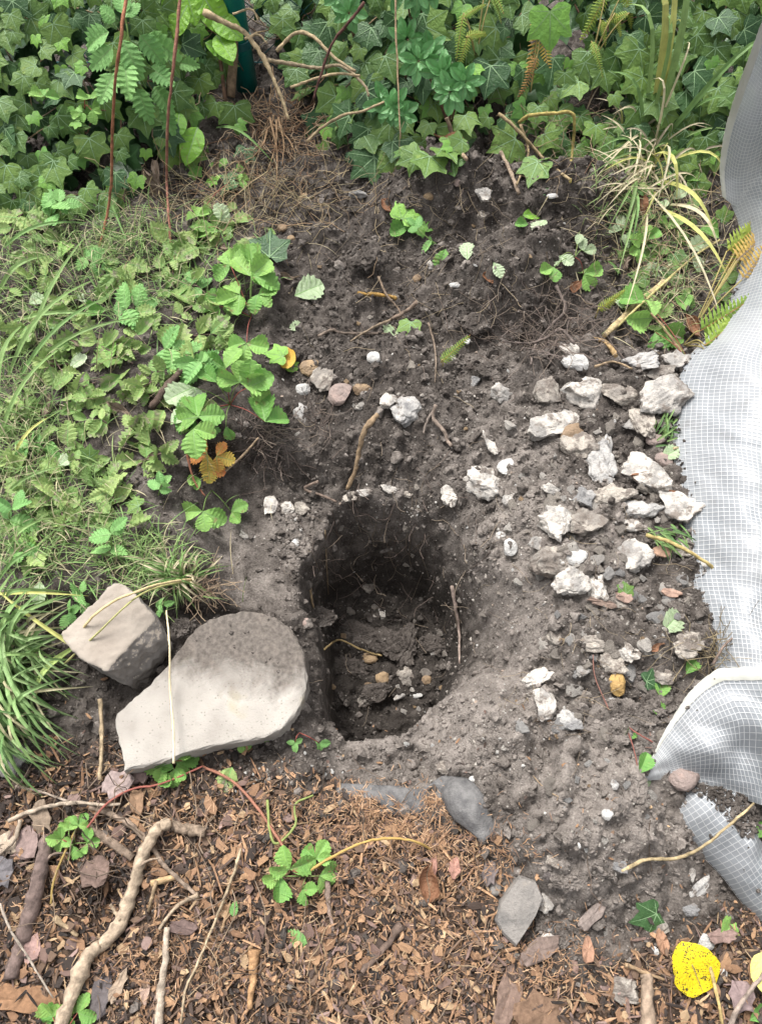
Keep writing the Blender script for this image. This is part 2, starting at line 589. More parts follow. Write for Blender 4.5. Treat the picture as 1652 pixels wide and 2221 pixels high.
fx = np.arange(-1.05, 1.1, .005)
fy = np.arange(-.42, 2.25, .005)
gx = np.cumsum(.012 * 1.35 ** np.arange(24))
gx = np.concatenate([fx[0] - gx[::-1], fx, fx[-1] + gx])
gy = np.cumsum(.012 * 1.35 ** np.arange(24))
gy = np.concatenate([fy[0] - gy[::-1], fy, fy[-1] + gy])
X, Y = np.meshgrid(gx, gy, indexing='ij')
edge = .022 * fbm(X, Y, .16, 3) + .008 * fbm(X, Y, .035, 5)
s_turf = sdf(X, Y, TURF) + edge
s_mul = sdf(X, Y, MULCH) + edge * 1.4
m_turf = sstep(.5 - s_turf / .05)
m_mul = sstep(.5 - s_mul / .10)
m_cut = sstep(.5 - (sdf(X, Y, CUT) + edge * .5) / .06)
m_spill = sstep(.5 - (sdf(X, Y, SPILL) + edge * 1.2) / .09)
m_bench = sstep(.5 - (sdf(X, Y, BENCH) + edge * .7) / .09)


def bumps(*items):
    out = 0
    for px, py, rx, ry, h in items:
        c = at(px, py)
        out = out + h * np.exp(-(((X - c.x) / rx) ** 2 + ((Y - c.y) / ry) ** 2) ** 1.3)
    return out


H = .05 * m_turf - .075 * m_bench + .05 * m_spill + .01 * m_mul
H = H + bumps((960, 430, .14, .11, .135), (1230, 450, .16, .10, .125), (1090, 630, .15, .12, .12), (1180, 600, .05, .05, .035), (710, 530, .05, .045, .04), (800, 570, .045, .04, .035), (1150, 560, .09, .07, .05), (700, 640, .16, .15, .03),
              (800, 800, .2, .1, .03), (1070, 230, .1, .1, .08), (1300, 215, .09, .07, .10), (1110, 1570, .075, .12, .055), (1250, 1400, .15, .12, .03),
              (1330, 1760, .18, .14, .04), (1130, 1760, .10, .08, .045), (1500, 1400, .12, .1, .03), (1200, 1180, .14, .1, .04), (500, 1700, .2, .1, -.02),
              (230, 1975, .06, .05, -.04), (640, 1420, .06, .14, -.0), (1165, 1640, .025, .05, -.06), (1560, 1720, .1, .06, .02), (1240, 1720, .03, .05, -.03), (1080, 1690, .03, .06, -.03),
              (430, 1330, .05, .02, -.05), (500, 1318, .06, .018, -.05))
d_rim = np.maximum(-(sdf(X, Y, RIM) + edge * .7), 0)
d_fl = np.maximum(sdf(X, Y, FLOOR) + edge * .2, 0)
tt = d_rim / (d_rim + d_fl + 1e-6)
m_hole = sstep(d_rim / .02)
rs = sstep((X - .03) / .10)
prof = np.where(tt < 1, (1 - rs) * (.25 * tt ** .5 + .75 * sstep(tt * 1.1) ** .85) + rs * (.35 * tt + .65 * tt ** 2.2), 1)
H = H - prof * (.37 - .075) * (d_rim > 0) + (d_rim > 0) * np.clip(prof * 3, 0, 1) * .018 * fbm(X, Y, .07, 55, 3)
rough = 1 - .45 * m_turf - .3 * m_mul - .85 * m_cut
b1 = np.abs(perlin(X / .055, Y / .055, 11))
b2 = np.abs(perlin(X / .027 + 3, Y / .027, 12))
b3 = np.abs(perlin(X / .013, Y / .013 + 7, 13))
H = H + rough * (.016 * fbm(X, Y, .11, 21) + .022 * (b1 - .25) + .013 * (b2 - .25) + .011 * (b3 - .25)) + .012 * fbm(X, Y, .3, 31, 2)
cl = 0
for px, py, r, a in ((1260, 1640, .10, 1), (1190, 1800, .10, 1), (1350, 1570, .09, 1), (1160, 570, .15, 1.25), (1240, 450, .15, 1.15), (960, 430, .13, 1.1), (1300, 1850, .09, .8), (1180, 1480, .05, .8), (700, 560, .14, .6), (830, 1400, .10, .6)):
    c = at(px, py)
    cl = np.maximum(cl, a * np.exp(-((X - c.x) ** 2 + (Y - c.y) ** 2) / r ** 2))
q1, q2 = np.abs(perlin(X / .085 + .3 * perlin(X / .05, Y / .05, 71), Y / .085, 72)), np.abs(perlin(X / .045, Y / .045 + 2, 73))
H = H + cl * (.06 * (np.minimum(q1, .35) - .2) + .03 * (np.minimum(q2, .35) - .2))
H = H + .004 * m_cut * fbm(X, Y, .05, 41)
far = np.clip((np.maximum(np.abs(X) - 1.0, np.maximum(Y - 2.2, -.4 - Y))) / .3, 0, 1)
H = H * (1 - far)
dry = np.zeros_like(X)
for px, py, r, a in ((1080, 1540, .11, 1.15), (1300, 1780, .17, .75), (1110, 1330, .10, .8), (1170, 1200, .15, .8), (1010, 1570, .10, .95), (1100, 1010, .12, .5), (800, 1610, .08, .6), (1180, 1720, .08, .6), (1420, 1500, .1, .25), (540, 1250, .07, .45),
                     (470, 1140, .07, .55), (900, 1640, .09, .5), (1220, 1650, .08, .3), (1080, 930, .15, .25), (640, 1130, .08, .35), (850, 1060, .05, .5), (1320, 1900, .12, .45)):
    c = at(px, py)
    dry = np.maximum(dry, a * np.exp(-((X - c.x) ** 2 + (Y - c.y) ** 2) / r ** 2))
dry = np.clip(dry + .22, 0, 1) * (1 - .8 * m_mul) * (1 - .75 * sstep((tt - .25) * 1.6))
damp = sstep((tt - .3) * 1.6) * .65  # soil colour turns darker towards the hole floor
i0x, i0y = 24, 24
Hf = H[i0x:i0x + len(fx), i0y:i0y + len(fy)]
dryf, mulf, turff, hole_darkf = (a[i0x:i0x + len(fx), i0y:i0y + len(fy)] for a in (dry, m_mul, m_turf, damp))


def sample(A, x, y):
    u = np.clip((np.asarray(x) - fx[0]) / .005, 0, len(fx) - 1.001)
    v = np.clip((np.asarray(y) - fy[0]) / .005, 0, len(fy) - 1.001)
    i, j = u.astype(int), v.astype(int)
    a, b = u - i, v - j
    return (A[i, j] * (1 - a) + A[i + 1, j] * a) * (1 - b) + (A[i, j + 1] * (1 - a) + A[i + 1, j + 1] * a) * b


def hz(x, y):
    return float(sample(Hf, x, y))


def hedge(x, y):
    """height of the ivy's face: a slope that rises towards the fence"""
    y0 = np.interp(x, [-1.2, -.62, -.5, -.2, -.05, .1, .3, .7, 1.1], [1.36, 1.40, 1.72, 1.78, 1.62, 1.60, 1.66, 1.62, 1.5])
    sl = np.interp(x, [-1.2, -.6, -.3, .2, 1.1], [.75, .75, .6, .8, .8])
    return float(max(hz(x, y), (y - y0) * sl))


def shoot(px, py, fn=hz):
    d = np.array(ray(px, py))
    t, dt = .6, .012
    o = np.array([0, 0, CAM_H])
    t = (.75 - CAM_H) / d[2]
    while t < 4:
        p = o + d * t
        if p[2] < fn(p[0], p[1]):
            lo, hi = t - dt, t
            for _ in range(8):
                m = (lo + hi) / 2
                q = o + d * m
                if q[2] < fn(q[0], q[1]):
                    hi = m
                else:
                    lo = m
            return Vector(o + d * hi)
        t += dt
    return Vector(o + d * t)


def slant(p):
    return (Vector((0, 0, CAM_H)) - p).dot(Vector((0, -ST, CT)))


def px2m(p):
    return slant(p) / FPX


nx, ny = X.shape
idx = np.arange(nx * ny).reshape(nx, ny)
Qg = np.stack([idx[:-1, :-1], idx[1:, :-1], idx[1:, 1:], idx[:-1, 1:]], -1).reshape(-1, 4)
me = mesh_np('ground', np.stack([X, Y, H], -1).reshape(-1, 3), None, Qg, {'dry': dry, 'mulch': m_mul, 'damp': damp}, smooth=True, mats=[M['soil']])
tag(link('ground', me), kind='structure')

# ------------------------------------------------------------------ soil crumbs (nobody could count them)
ico1 = [lump(1, 100 + i, 7, (.35, .8), .14, 3, .06) for i in range(6)]
ico2 = [lump(2, 200 + i, 8, (.4, .85), .13, 3, .06) for i in range(6)]


def scatter_pts(n, dens, y=(-.35, 2.1), x=(-1.0, 1.0)):
    """n points in the fine field, kept with probability dens(x, y)"""
    out = np.zeros((0, 2))
    while len(out) < n:
        p = np.stack([rng.uniform(x[0], x[1], n * 2), rng.uniform(y[0], y[1], n * 2)], 1)
        k = dens(p[:, 0], p[:, 1]) > rng.uniform(size=len(p))
        out = np.concatenate([out, p[k]])
    return out[:n]


def dens_soil(x, y):
    cl = .35 + .9 * np.clip(fbm(x, y, .14, 77) + .35, 0, 1)
    return np.clip(cl * (1 - .72 * sample(mulf, x, y)) * (1 - .7 * sample(turff, x, y)) * (1 - .8 * sample(m_cut[i0x:i0x + len(fx), i0y:i0y + len(fy)], x, y)), 0, 1) * np.where(y > 1.75, .3, 1)


def crumbs(name, n, tmpl, lo, hi, power):
    p = scatter_pts(n, dens_soil)
    s = lo * (hi / lo) ** (rng.uniform(size=n) ** power)
    L = np.stack([p[:, 0], p[:, 1], sample(Hf, p[:, 0], p[:, 1]) + s * .25], 1)
    S = s[:, None] * rng.uniform(.7, 1.25, (n, 3))
    V, T, I = batch(tmpl, rand_rots(n), S, L)
    d = np.clip(sample(dryf, p[:, 0], p[:, 1]) + rng.normal(.06, .25, n), 0, 1)
    me = mesh_np(name, V, T, None, {'dry': d[I], 'damp': np.clip(sample(hole_darkf, p[:, 0], p[:, 1]) - rng.uniform(0, .35, n), 0, 1)[I]}, smooth=False, mats=[M['crumb']])
    return tag(link(name, me), 'loose dark soil crumbs strewn over the dug ground', 'soil crumbs', kind='stuff')


crumbs('soil_crumbs', 36000, ico1, .0016, .0065, 1.7)
crumbs('soil_clumps', 4200, ico2, .0045, .014, 2.1)

# ------------------------------------------------------------------ leaf and blade meshes (unit length, base at the origin, tip along +Y)
def leaf_ovate(name, mats, w=.62, n=12, serr=.08, pleat=.02, fold=.12, droop=.2, peak=.42, curl=0.0, seed=0, lat=True, twist=0.0):
    r = np.random.default_rng(seed)
    ts = np.linspace(0, 1, n + 1)
    e = math.log(.5) / math.log(peak)
    V, Q, mi = [], [], []
    off = np.array([-1, -.55, 0, .55, 1.0])
    for i, t in enumerate(ts):
        ww = .5 * w * max(math.sin(math.pi * t ** e), 0) ** .75 + .004
        tooth = serr * (1 if i % 2 else -1) * (0 if i in (0, n) else 1)
        pl = pleat * (1 if i % 2 else -1)
        for k, o in enumerate(off):
            a = abs(o)
            x = o * ww * (1 + tooth * a)
            y = t + (.10 * a * math.sin(math.pi * t)) * (1 if serr else .5) + (tooth * .3 * a if serr else 0)
            z = fold * abs(x) * 1.6 - droop * t * t + pl * a * (1 if a < .9 else .6) * min(1, ww * 5) + curl * (x * x) * 6 + .012 * r.normal() * a
            x += twist * t * z
            V.append((x, y, z))
    for i in range(n):
        for k in range(4):
            Q.append((i * 5 + k, i * 5 + k + 1, (i + 1) * 5 + k + 1, (i + 1) * 5 + k))
            mi.append(0)
    V = np.array(V)
    # the veins stand a little proud of the blade
    VV, TT = [], []
    for i in range(n):
        a, b = V[i * 5 + 2], V[(i + 1) * 5 + 2]
        wa, wb = .016 * (1 - ts[i]) + .004, .016 * (1 - ts[i + 1]) + .003
        o = len(V) + len(VV)
        VV += [a + (-wa, 0, .007), a + (wa, 0, .007), b + (wb, 0, .007), b + (-wb, 0, .007)]
        Q.append((o, o + 1, o + 2, o + 3))
        mi.append(1)
        if lat and 0 < i < n - 1 and i % 2:
            for s in (0, 4):
                o = len(V) + len(VV)
                m = (i + 1) * 5 + (1 if s == 0 else 3)
                tip = V[min(i + 1, n) * 5 + s] * .93 + a * .07
                VV += [a + (0, -.009, .006), V[m] + (0, -.006, .006), tip + (0, 0, .007), V[m] + (0, .008, .006)]
                Q.append((o, o + 1, o + 2, o + 3) if s else (o, o + 3, o + 2, o + 1))
                mi.append(1)
    return mesh_np(name, np.concatenate([V, np.array(VV)]), None, Q, smooth=False, mats=mats, midx=mi)


IVY_HALF = [(0, 1.0), (.09, .85), (.18, .71), (.27, .62), (.38, .62), (.54, .62), (.51, .50), (.47, .39), (.45, .28), (.49, .17), (.47, .02), (.34, -.06), (.19, -.07), (.06, .02)]


def leaf_ivy(name, mats, seed=0, lobe=1.0, cup=.25, droop=.18):
    r = np.random.default_rng(seed)
    half = np.array(IVY_HALF)
    L, Rr = half.copy(), half.copy()
    for A in (L, Rr):
        A[:, 0] *= r.uniform(.92, 1.15)
        A[1:, :] += r.normal(0, .018, (len(A) - 1, 2))
        for k in (3, 8):
            A[k] = A[k] * lobe + np.array([.36, .5])[None] * (1 - lobe) if lobe < 1 else A[k]
    L[:, 0] *= -1
    ring = np.concatenate([Rr, [[0, .10]], L[:0:-1]])
    c = np.array([0, .36])
    k1, k2 = r.uniform(.5, 1.3), r.uniform(-.1, .1)

    def z(p):
        x, y = p[..., 0], p[..., 1] - .3
        return -cup * (x * x + .4 * y * y) + .14 * np.abs(x) * k1 - droop * np.maximum(y, 0) ** 2 + k2 * x * y
    rings = [c + (ring - c) * f for f in (.55, 1.0)]
    P = np.concatenate([[c]] + rings)
    zz = z(P)
    m = len(ring)
    zz[1 + m:] += r.normal(0, .012, m)
    V = np.concatenate([P, zz[:, None]], 1)
    T, Q, mi = [], [], []
    for i in range(m):
        j = (i + 1) % m
        T.append((0, 1 + j, 1 + i))
        Q.append((1 + i, 1 + j, 1 + m + j, 1 + m + i))
    VV, VQ = [], []
    base = np.array([0, .09])
    tips = [np.array([0, .93]), Rr[5] * .93, L[5] * .93, Rr[10] * .9, L[10] * .9]
    for tp in tips:
        d = tp - base
        nrm = np.array([-d[1], d[0]]) / np.linalg.norm(d)
        ks = np.array([0, .35, .7, 1.0])
        o = len(V) + len(VV)
        for k in ks:
            q = base + d * k
            wv = .012 * (1 - k) + .004
            for s in (-1, 1):
                p = q + nrm * s * wv
                VV.append((p[0], p[1], z(p) + .010 + .004 * k))
        for k in range(3):
            VQ.append((o + 2 * k, o + 2 * k + 2, o + 2 * k + 3, o + 2 * k + 1))
        for k, sgn in ((.42, 1), (.42, -1), (.62, 1), (.62, -1)):
            q = base + d * k
            dv = d / np.linalg.norm(d)
            e = q + (dv * .75 + nrm * sgn * .8) * .14 * (1.1 - k)
            o = len(V) + len(VV)
            for a, wv in ((q, .004), (e, .0015)):
                for s in (-1, 1):
                    p = a + dv * s * wv
                    VV.append((p[0], p[1], z(p) + .011))
            VQ.append((o, o + 2, o + 3, o + 1))
    allQ = Q + VQ
    return mesh_np(name, np.concatenate([V, np.array(VV)]), T, allQ, smooth=False, mats=mats, midx=[0] * (len(T) + len(Q)) + [1] * len(VQ))


def leaf_dead(name, mats, seed):
    r = np.random.default_rng(seed)
    n, m = 10, 7
    V, Q = [], []
    ph = r.uniform(0, 6, 4)
    cl = r.uniform(1.2, 2.6)
    for i in range(n + 1):
        t = i / n
        w = .27 * math.sin(math.pi * min(max(t, .03), .97) ** .85) ** .8
        for k in range(m):
            u = (k / (m - 1) * 2 - 1)
            a = u * cl * (.6 + .4 * math.sin(t * 4 + ph[0]))
            x = w * math.sin(a) / max(cl, 1) * 1.5
            z = w * (1 - math.cos(a)) * .8 + .07 * math.sin(t * 7 + ph[1]) + .03 * math.sin(u * 5 + t * 9 + ph[2]) + .012 * r.normal()
            V.append((x + .06 * math.sin(t * 5 + ph[3]), t + .03 * r.normal() * abs(u), z))
    for i in range(n):
        for k in range(m - 1):
            Q.append((i * m + k, i * m + k + 1, (i + 1) * m + k + 1, (i + 1) * m + k))
    V = np.array(V)
    VV, mi = [], [0] * len(Q)
    for i in range(n):
        a, b = V[i * m + m // 2], V[(i + 1) * m + m // 2]
        o = len(V) + len(VV)
        VV += [a + (-.012, 0, .008), a + (.012, 0, .008), b + (.009, 0, .008), b + (-.009, 0, .008)]
        Q.append((o, o + 1, o + 2, o + 3))
        mi.append(1)
    return mesh_np(name, np.concatenate([V, VV]), None, Q, smooth=False, mats=mats, midx=mi)


def leaf_round(name, mats, seed, wav=.05, w=.9):
    """a flat roundish leaf with an uneven rim"""
    r = np.random.default_rng(seed)
    m = 26
    a = np.linspace(0, 2 * math.pi, m, endpoint=False)
    rad = .5 * (1 + wav * np.sin(3 * a + r.uniform(0, 6)) + wav * .5 * np.sin(7 * a + r.uniform(0, 6)) + .015 * r.normal(size=m))
    c = np.array([0, .5])
    out = np.stack([np.sin(a) * rad * w, .5 - np.cos(a) * rad], 1)
    P = np.concatenate([[c], c + (out - c) * .4, c + (out - c) * .75, out])
    z = .12 * P[:, 0] ** 2 * 2 + .05 * np.sin(P[:, 1] * 5 + r.uniform(0, 6)) + .03 * np.sin(P[:, 0] * 9 + r.uniform(0, 6))
    V = np.concatenate([P, z[:, None]], 1)
    T = [(0, 1 + i, 1 + (i + 1) % m) for i in range(m)]
    Q = []
    for k in range(2):
        for i in range(m):
            j = (i + 1) % m
            Q.append((1 + k * m + i, 1 + (k + 1) * m + i, 1 + (k + 1) * m + j, 1 + k * m + j))
    VV = []
    ys = np.linspace(0, .95, 7)
    for i in range(6):
        o = len(V) + len(VV)
        for y, wv in ((ys[i], .012 * (1 - ys[i]) + .003), (ys[i + 1], .012 * (1 - ys[i + 1]) + .003)):
            zz = np.interp(y, [0, .5, 1], [V[1 + 2 * m][2], V[0][2], V[1 + 2 * m + m // 2][2]]) + .016
            VV += [(-wv, y, zz), (wv, y, zz)]
        Q.append((o, o + 1, o + 3, o + 2))
    return mesh_np(name, np.concatenate([V, VV]), T, Q, smooth=True, mats=mats, midx=[0] * (len(T) + len(Q) - 6) + [1] * 6)


def frond(name, mats, seed, pairs=15, width=.34, droop=.3, comb=.75):
    """a fern frond: a midrib with toothed pinnae in pairs"""
    r = np.random.default_rng(seed)
    V, T, Q, mi = [], [], [], []

    def z(t):
        return -droop * t * t
    for i in range(pairs):
        t = .06 + .92 * i / pairs
        ln = width * .5 * (1 - t) ** .7 * min(1, .5 + t * 3) * r.uniform(.85, 1.1) + .02
        for s in (-1, 1):
            yy = t + .01 * s
            wd = comb * .92 / pairs * .5
            o = len(V)
            steps = 5
            for k in range(steps + 1):
                q = k / steps
                ww = wd * (1 - q ** 2.5 * .85) * (1 + (.22 if k % 2 else -.12))
                x = s * ln * q
                y = yy + ln * q * .35
                zz = z(yy) - .25 * ln * q * q + r.normal(0, .003)
                V += [(x, y - ww, zz), (x, y + ww, zz + .004)]
            for k in range(steps):
                Q.append((o + 2 * k, o + 2 * k + 2, o + 2 * k + 3, o + 2 * k + 1) if s > 0 else (o + 2 * k, o + 2 * k + 1, o + 2 * k + 3, o + 2 * k + 2))
                mi.append(0)
    for i in range(10):
        a, b = i / 10, (i + 1) / 10
        o = len(V)
        V += [(-.007, a, z(a) + .006), (.007, a, z(a) + .006), (.006, b, z(b) + .006), (-.006, b, z(b) + .006)]
        Q.append((o, o + 1, o + 2, o + 3))
        mi.append(1)
    return mesh_np(name, V, None, Q, smooth=False, mats=mats, midx=mi)


def blade_np(bend, w=.03, n=7, side=0.0, flat=0.0):
    """grass blade: root at the origin, unit length, rising along +Z and bending to +Y"""
    V, T = [], []
    a = 0.0
    p = np.array([0.0, 0.0, 0.0])
    ang = flat
    for i in range(n + 1):
        t = i / n
        ww = w * .5 * (1 - t) ** .6 * min(1, .55 + t * 2) + .0012
        fx_ = side * t * t
        d = np.array([0, math.sin(ang), math.cos(ang)])
        nrm = np.array([0, math.cos(ang), -math.sin(ang)])
        V += [p + (-ww + fx_, 0, 0) + nrm * -ww * .35, p + (fx_, 0, 0), p + (ww + fx_, 0, 0) + nrm * -ww * .35]
        p = p + d / n
        ang += bend / n * (.4 + 1.2 * t)
    for i in range(n):
        for k in range(2):
            o = i * 3 + k
            T += [(o, o + 1, o + 4), (o, o + 4, o + 3)]
    return np.array(V), np.array(T)


def meshes(fn, base, mats, k, **kw):
    return [fn(base, mats, seed=50 + 7 * i, **kw) for i in range(k)]


LM = {}
LM['ivy'] = [leaf_ivy('ivy_leaf', [M['ivy'], M['vein']], s, cup=.15 + .1 * (s % 4), droop=.1 + .12 * (s % 3)) for s in range(6)]
LM['ivy_dark'] = [leaf_ivy('ivy_leaf', [M['ivy_dark'], M['vein']], s + 20, cup=.2) for s in range(3)]
LM['ivy_young'] = [leaf_ivy('ivy_leaf', [M['ivy_young'], M['vein_soft']], s + 40, cup=.3) for s in range(3)]
LM['nettle'] = [leaf_ovate('nettle_leaf', [M['nettle'], M['nettle_fresh']], w=.66, serr=.13, pleat=.018, fold=f, droop=d, peak=.38, seed=i, curl=c)
                for i, (f, d, c) in enumerate([(.05, .15, .1), (.25, .45, .2), (-.25, .3, .3), (.15, -.25, .45), (.4, .2, -.3)])]
LM['nettle_fresh'] = [leaf_ovate('nettle_leaf', [M['nettle_fresh'], M['vein_soft']], w=.64, n=14, serr=.14, pleat=.018, fold=f, droop=d, peak=.36, seed=i + 9) for i, (f, d) in enumerate([(.1, .15), (.2, .35), (-.1, .4)])]
LM['straw_leaf'] = [leaf_ovate('strawberry_leaflet', [M['straw_leaf'], M['vein_soft']], w=.84, n=14, serr=.075, pleat=.013, fold=f, droop=d, peak=.56, seed=i + 20, curl=c) for i, (f, d, c) in enumerate([(.12, .1, .1), (.4, .25, 0), (-.1, .35, .2), (.2, -.15, .25), (.3, .4, -.1), (0, .2, .4)])]
LM['straw_red'] = [leaf_ovate('strawberry_leaflet', [M['straw_red'], M['vein_soft']], w=.76, n=14, serr=.12, pleat=.022, fold=.1, droop=.15, peak=.55, seed=31)]
LM['pale_leaf'] = [leaf_ovate('pale_leaf', [M['pale_leaf'], M['vein_soft']], w=.75, n=12, serr=.08, pleat=.02, fold=.15, droop=.15, peak=.52, seed=35)]
LM['privet'] = [leaf_ovate('oval_leaf', [M['privet'], M['vein_soft']], w=.5, n=8, serr=0, pleat=0, fold=f, droop=d, peak=.52, seed=i + 40, lat=False) for i, (f, d) in enumerate([(.25, .12), (.15, .25), (.35, .05)])]
LM['broad'] = [leaf_ovate('broad_leaf', [M['broad'], M['vein_soft']], w=.6, n=12, serr=0, pleat=.012, fold=f, droop=d, peak=.45, seed=i + 50) for i, (f, d) in enumerate([(.1, .15), (.2, .3)])]
LM['dead'] = [leaf_dead('dead_leaf', [M['dead'], M['vein_dead']], s) for s in range(4)]
LM['dead_orange'] = [leaf_dead('dead_leaf', [M['dead_orange'], M['vein_dead']], s + 10) for s in range(3)]
LM['fern'] = [frond('fern_frond', [M['fern'], M['fern_brown']], s, droop=.15 + .2 * s) for s in range(3)]
LM['fern_brown'] = [frond('fern_frond', [M['fern_brown'], M['dead']], s + 5, droop=.3 + .2 * s, comb=.6) for s in range(2)]
LM['dandelion'] = [leaf_ovate('dandelion_leaf', [M['straw_leaf'], M['vein_soft']], w=.26, n=12, serr=.42, pleat=.0, fold=.2, droop=d, peak=.65, seed=i + 60, lat=False) for i, d in enumerate((.15, .4))]

DOWN = Vector((0, -.62, -.78))
UPN = Vector((0, -.35, .94))


def screen_dir(deg):
    """ground direction for an angle in the picture, 0 = right, 90 = away"""
    a = math.radians(deg)
    return Vector((math.cos(a), math.sin(a), 0))


def rv(s):
    return Vector((random.gauss(0, s), random.gauss(0, s), random.gauss(0, s)))


def put_leaf(kind, p, n, head, size, parent=None, name=None, sx=None):
    me = random.choice(LM[kind])
    M_ = frame(p, n, head, size, sx if sx else random.choice((-1, 1)) * random.uniform(.9, 1.08))
    return link(name or 'leaf', me, parent, M_)


GREEN_STEM, RED_STEM, TAN_STEM, BROWN_STEM = (.13, .2, .06), (.23, .07, .055), (.32, .24, .14), (.15, .09, .06)


def stem(parent, pts, r, col, name='stem', mat='straw', r1=None, sides=6, m=4, jit=.06):
    pts = smooth_path([tuple(p) for p in pts], m) if len(pts) > 2 else np.array([tuple(p) for p in pts])
    R = np.linspace(r, r if r1 is None else r1, len(pts))
    V, T, Q = tube(pts, R, sides, jit=jit)
    me = mesh_np(name, V, T, Q, cols=np.tile(col, (len(V), 1)), smooth=True, mats=[M[mat]])
    return link(name, me, parent)


# ------------------------------------------------------------------ fence: a green post and chain link wire, ivy grows on it
M['post'] = make_plain('green_post_paint', (.005, .135, .115), (.008, .16, .14), 30, .4)
M['wire'] = make_plain('green_wire', (.012, .075, .08), (.02, .10, .105), 30, .35)
FENCE_Y = 2.03
pb = at(548, 225)
pb.y, pb.z = FENCE_Y - .06, -.05
pb.x = (548 - 826) / FPX * 2.27
post = root('fence_post', pb, 'teal green round metal fence post rising among the ivy', 'fence post')
V, T, Q = tube([(pb.x, pb.y, -.15), (pb.x, pb.y, .4), (pb.x + .004, pb.y + .01, 1.3)], [.03, .03, .03], 24)
link('pole', mesh_np('pole', V, T, Q, smooth=True, mats=[M['post']]), post)
for z_ in (.13, .33):
    V, T, Q = tube([(pb.x, pb.y, z_ - .011), (pb.x, pb.y, z_ - .010), (pb.x, pb.y, z_ + .010), (pb.x, pb.y, z_ + .011)], [.031, .0335, .0335, .031], 24, cap=False)
    link('clamp', mesh_np('clamp', V, T, Q, smooth=False, mats=[M['wire']]), post)
fence = root('chain_link_fence', (0, FENCE_Y, 0), 'dark green chain link wire fence behind the ivy', 'fence')
p_, wz = .062, .85
for i in range(46):
    x0 = -1.35 + i * p_
    pts = []
    for k in range(int(wz / p_ * 1.0) + 1):
        pts.append((x0 + (p_ * .53 if k % 2 else -p_ * .53) * (1 if i % 2 else -1) * -1, FENCE_Y + (.0022 if k % 2 else -.0022), -.02 + k * p_))
    V, T, Q = tube(pts, .0017, 5)
    link('wire', mesh_np('wire', V, T, Q, smooth=True, mats=[M['wire']]), fence)
for z_ in (.02, .45):
    V, T, Q = tube([(-1.4, FENCE_Y + .006, z_), (1.5, FENCE_Y + .006, z_)], .0017, 5)
    link('tension_wire', mesh_np('tension_wire', V, T, Q, smooth=True, mats=[M['wire']]), fence)

# ------------------------------------------------------------------ ivy
def in_poly(px, py, poly):
    ins = False
    for i in range(len(poly)):
        (ax, ay), (bx, by) = poly[i], poly[(i + 1) % len(poly)]
        if (ay > py) != (by > py) and px < (bx - ax) * (py - ay) / (by - ay) + ax:
            ins = not ins
    return ins


def hnormal(x, y):
    e = .03
    return Vector((-(hedge(x + e, y) - hedge(x - e, y)) / (2 * e) * .4, -(hedge(x, y + e) - hedge(x, y - e)) / (2 * e), 1)).normalized()


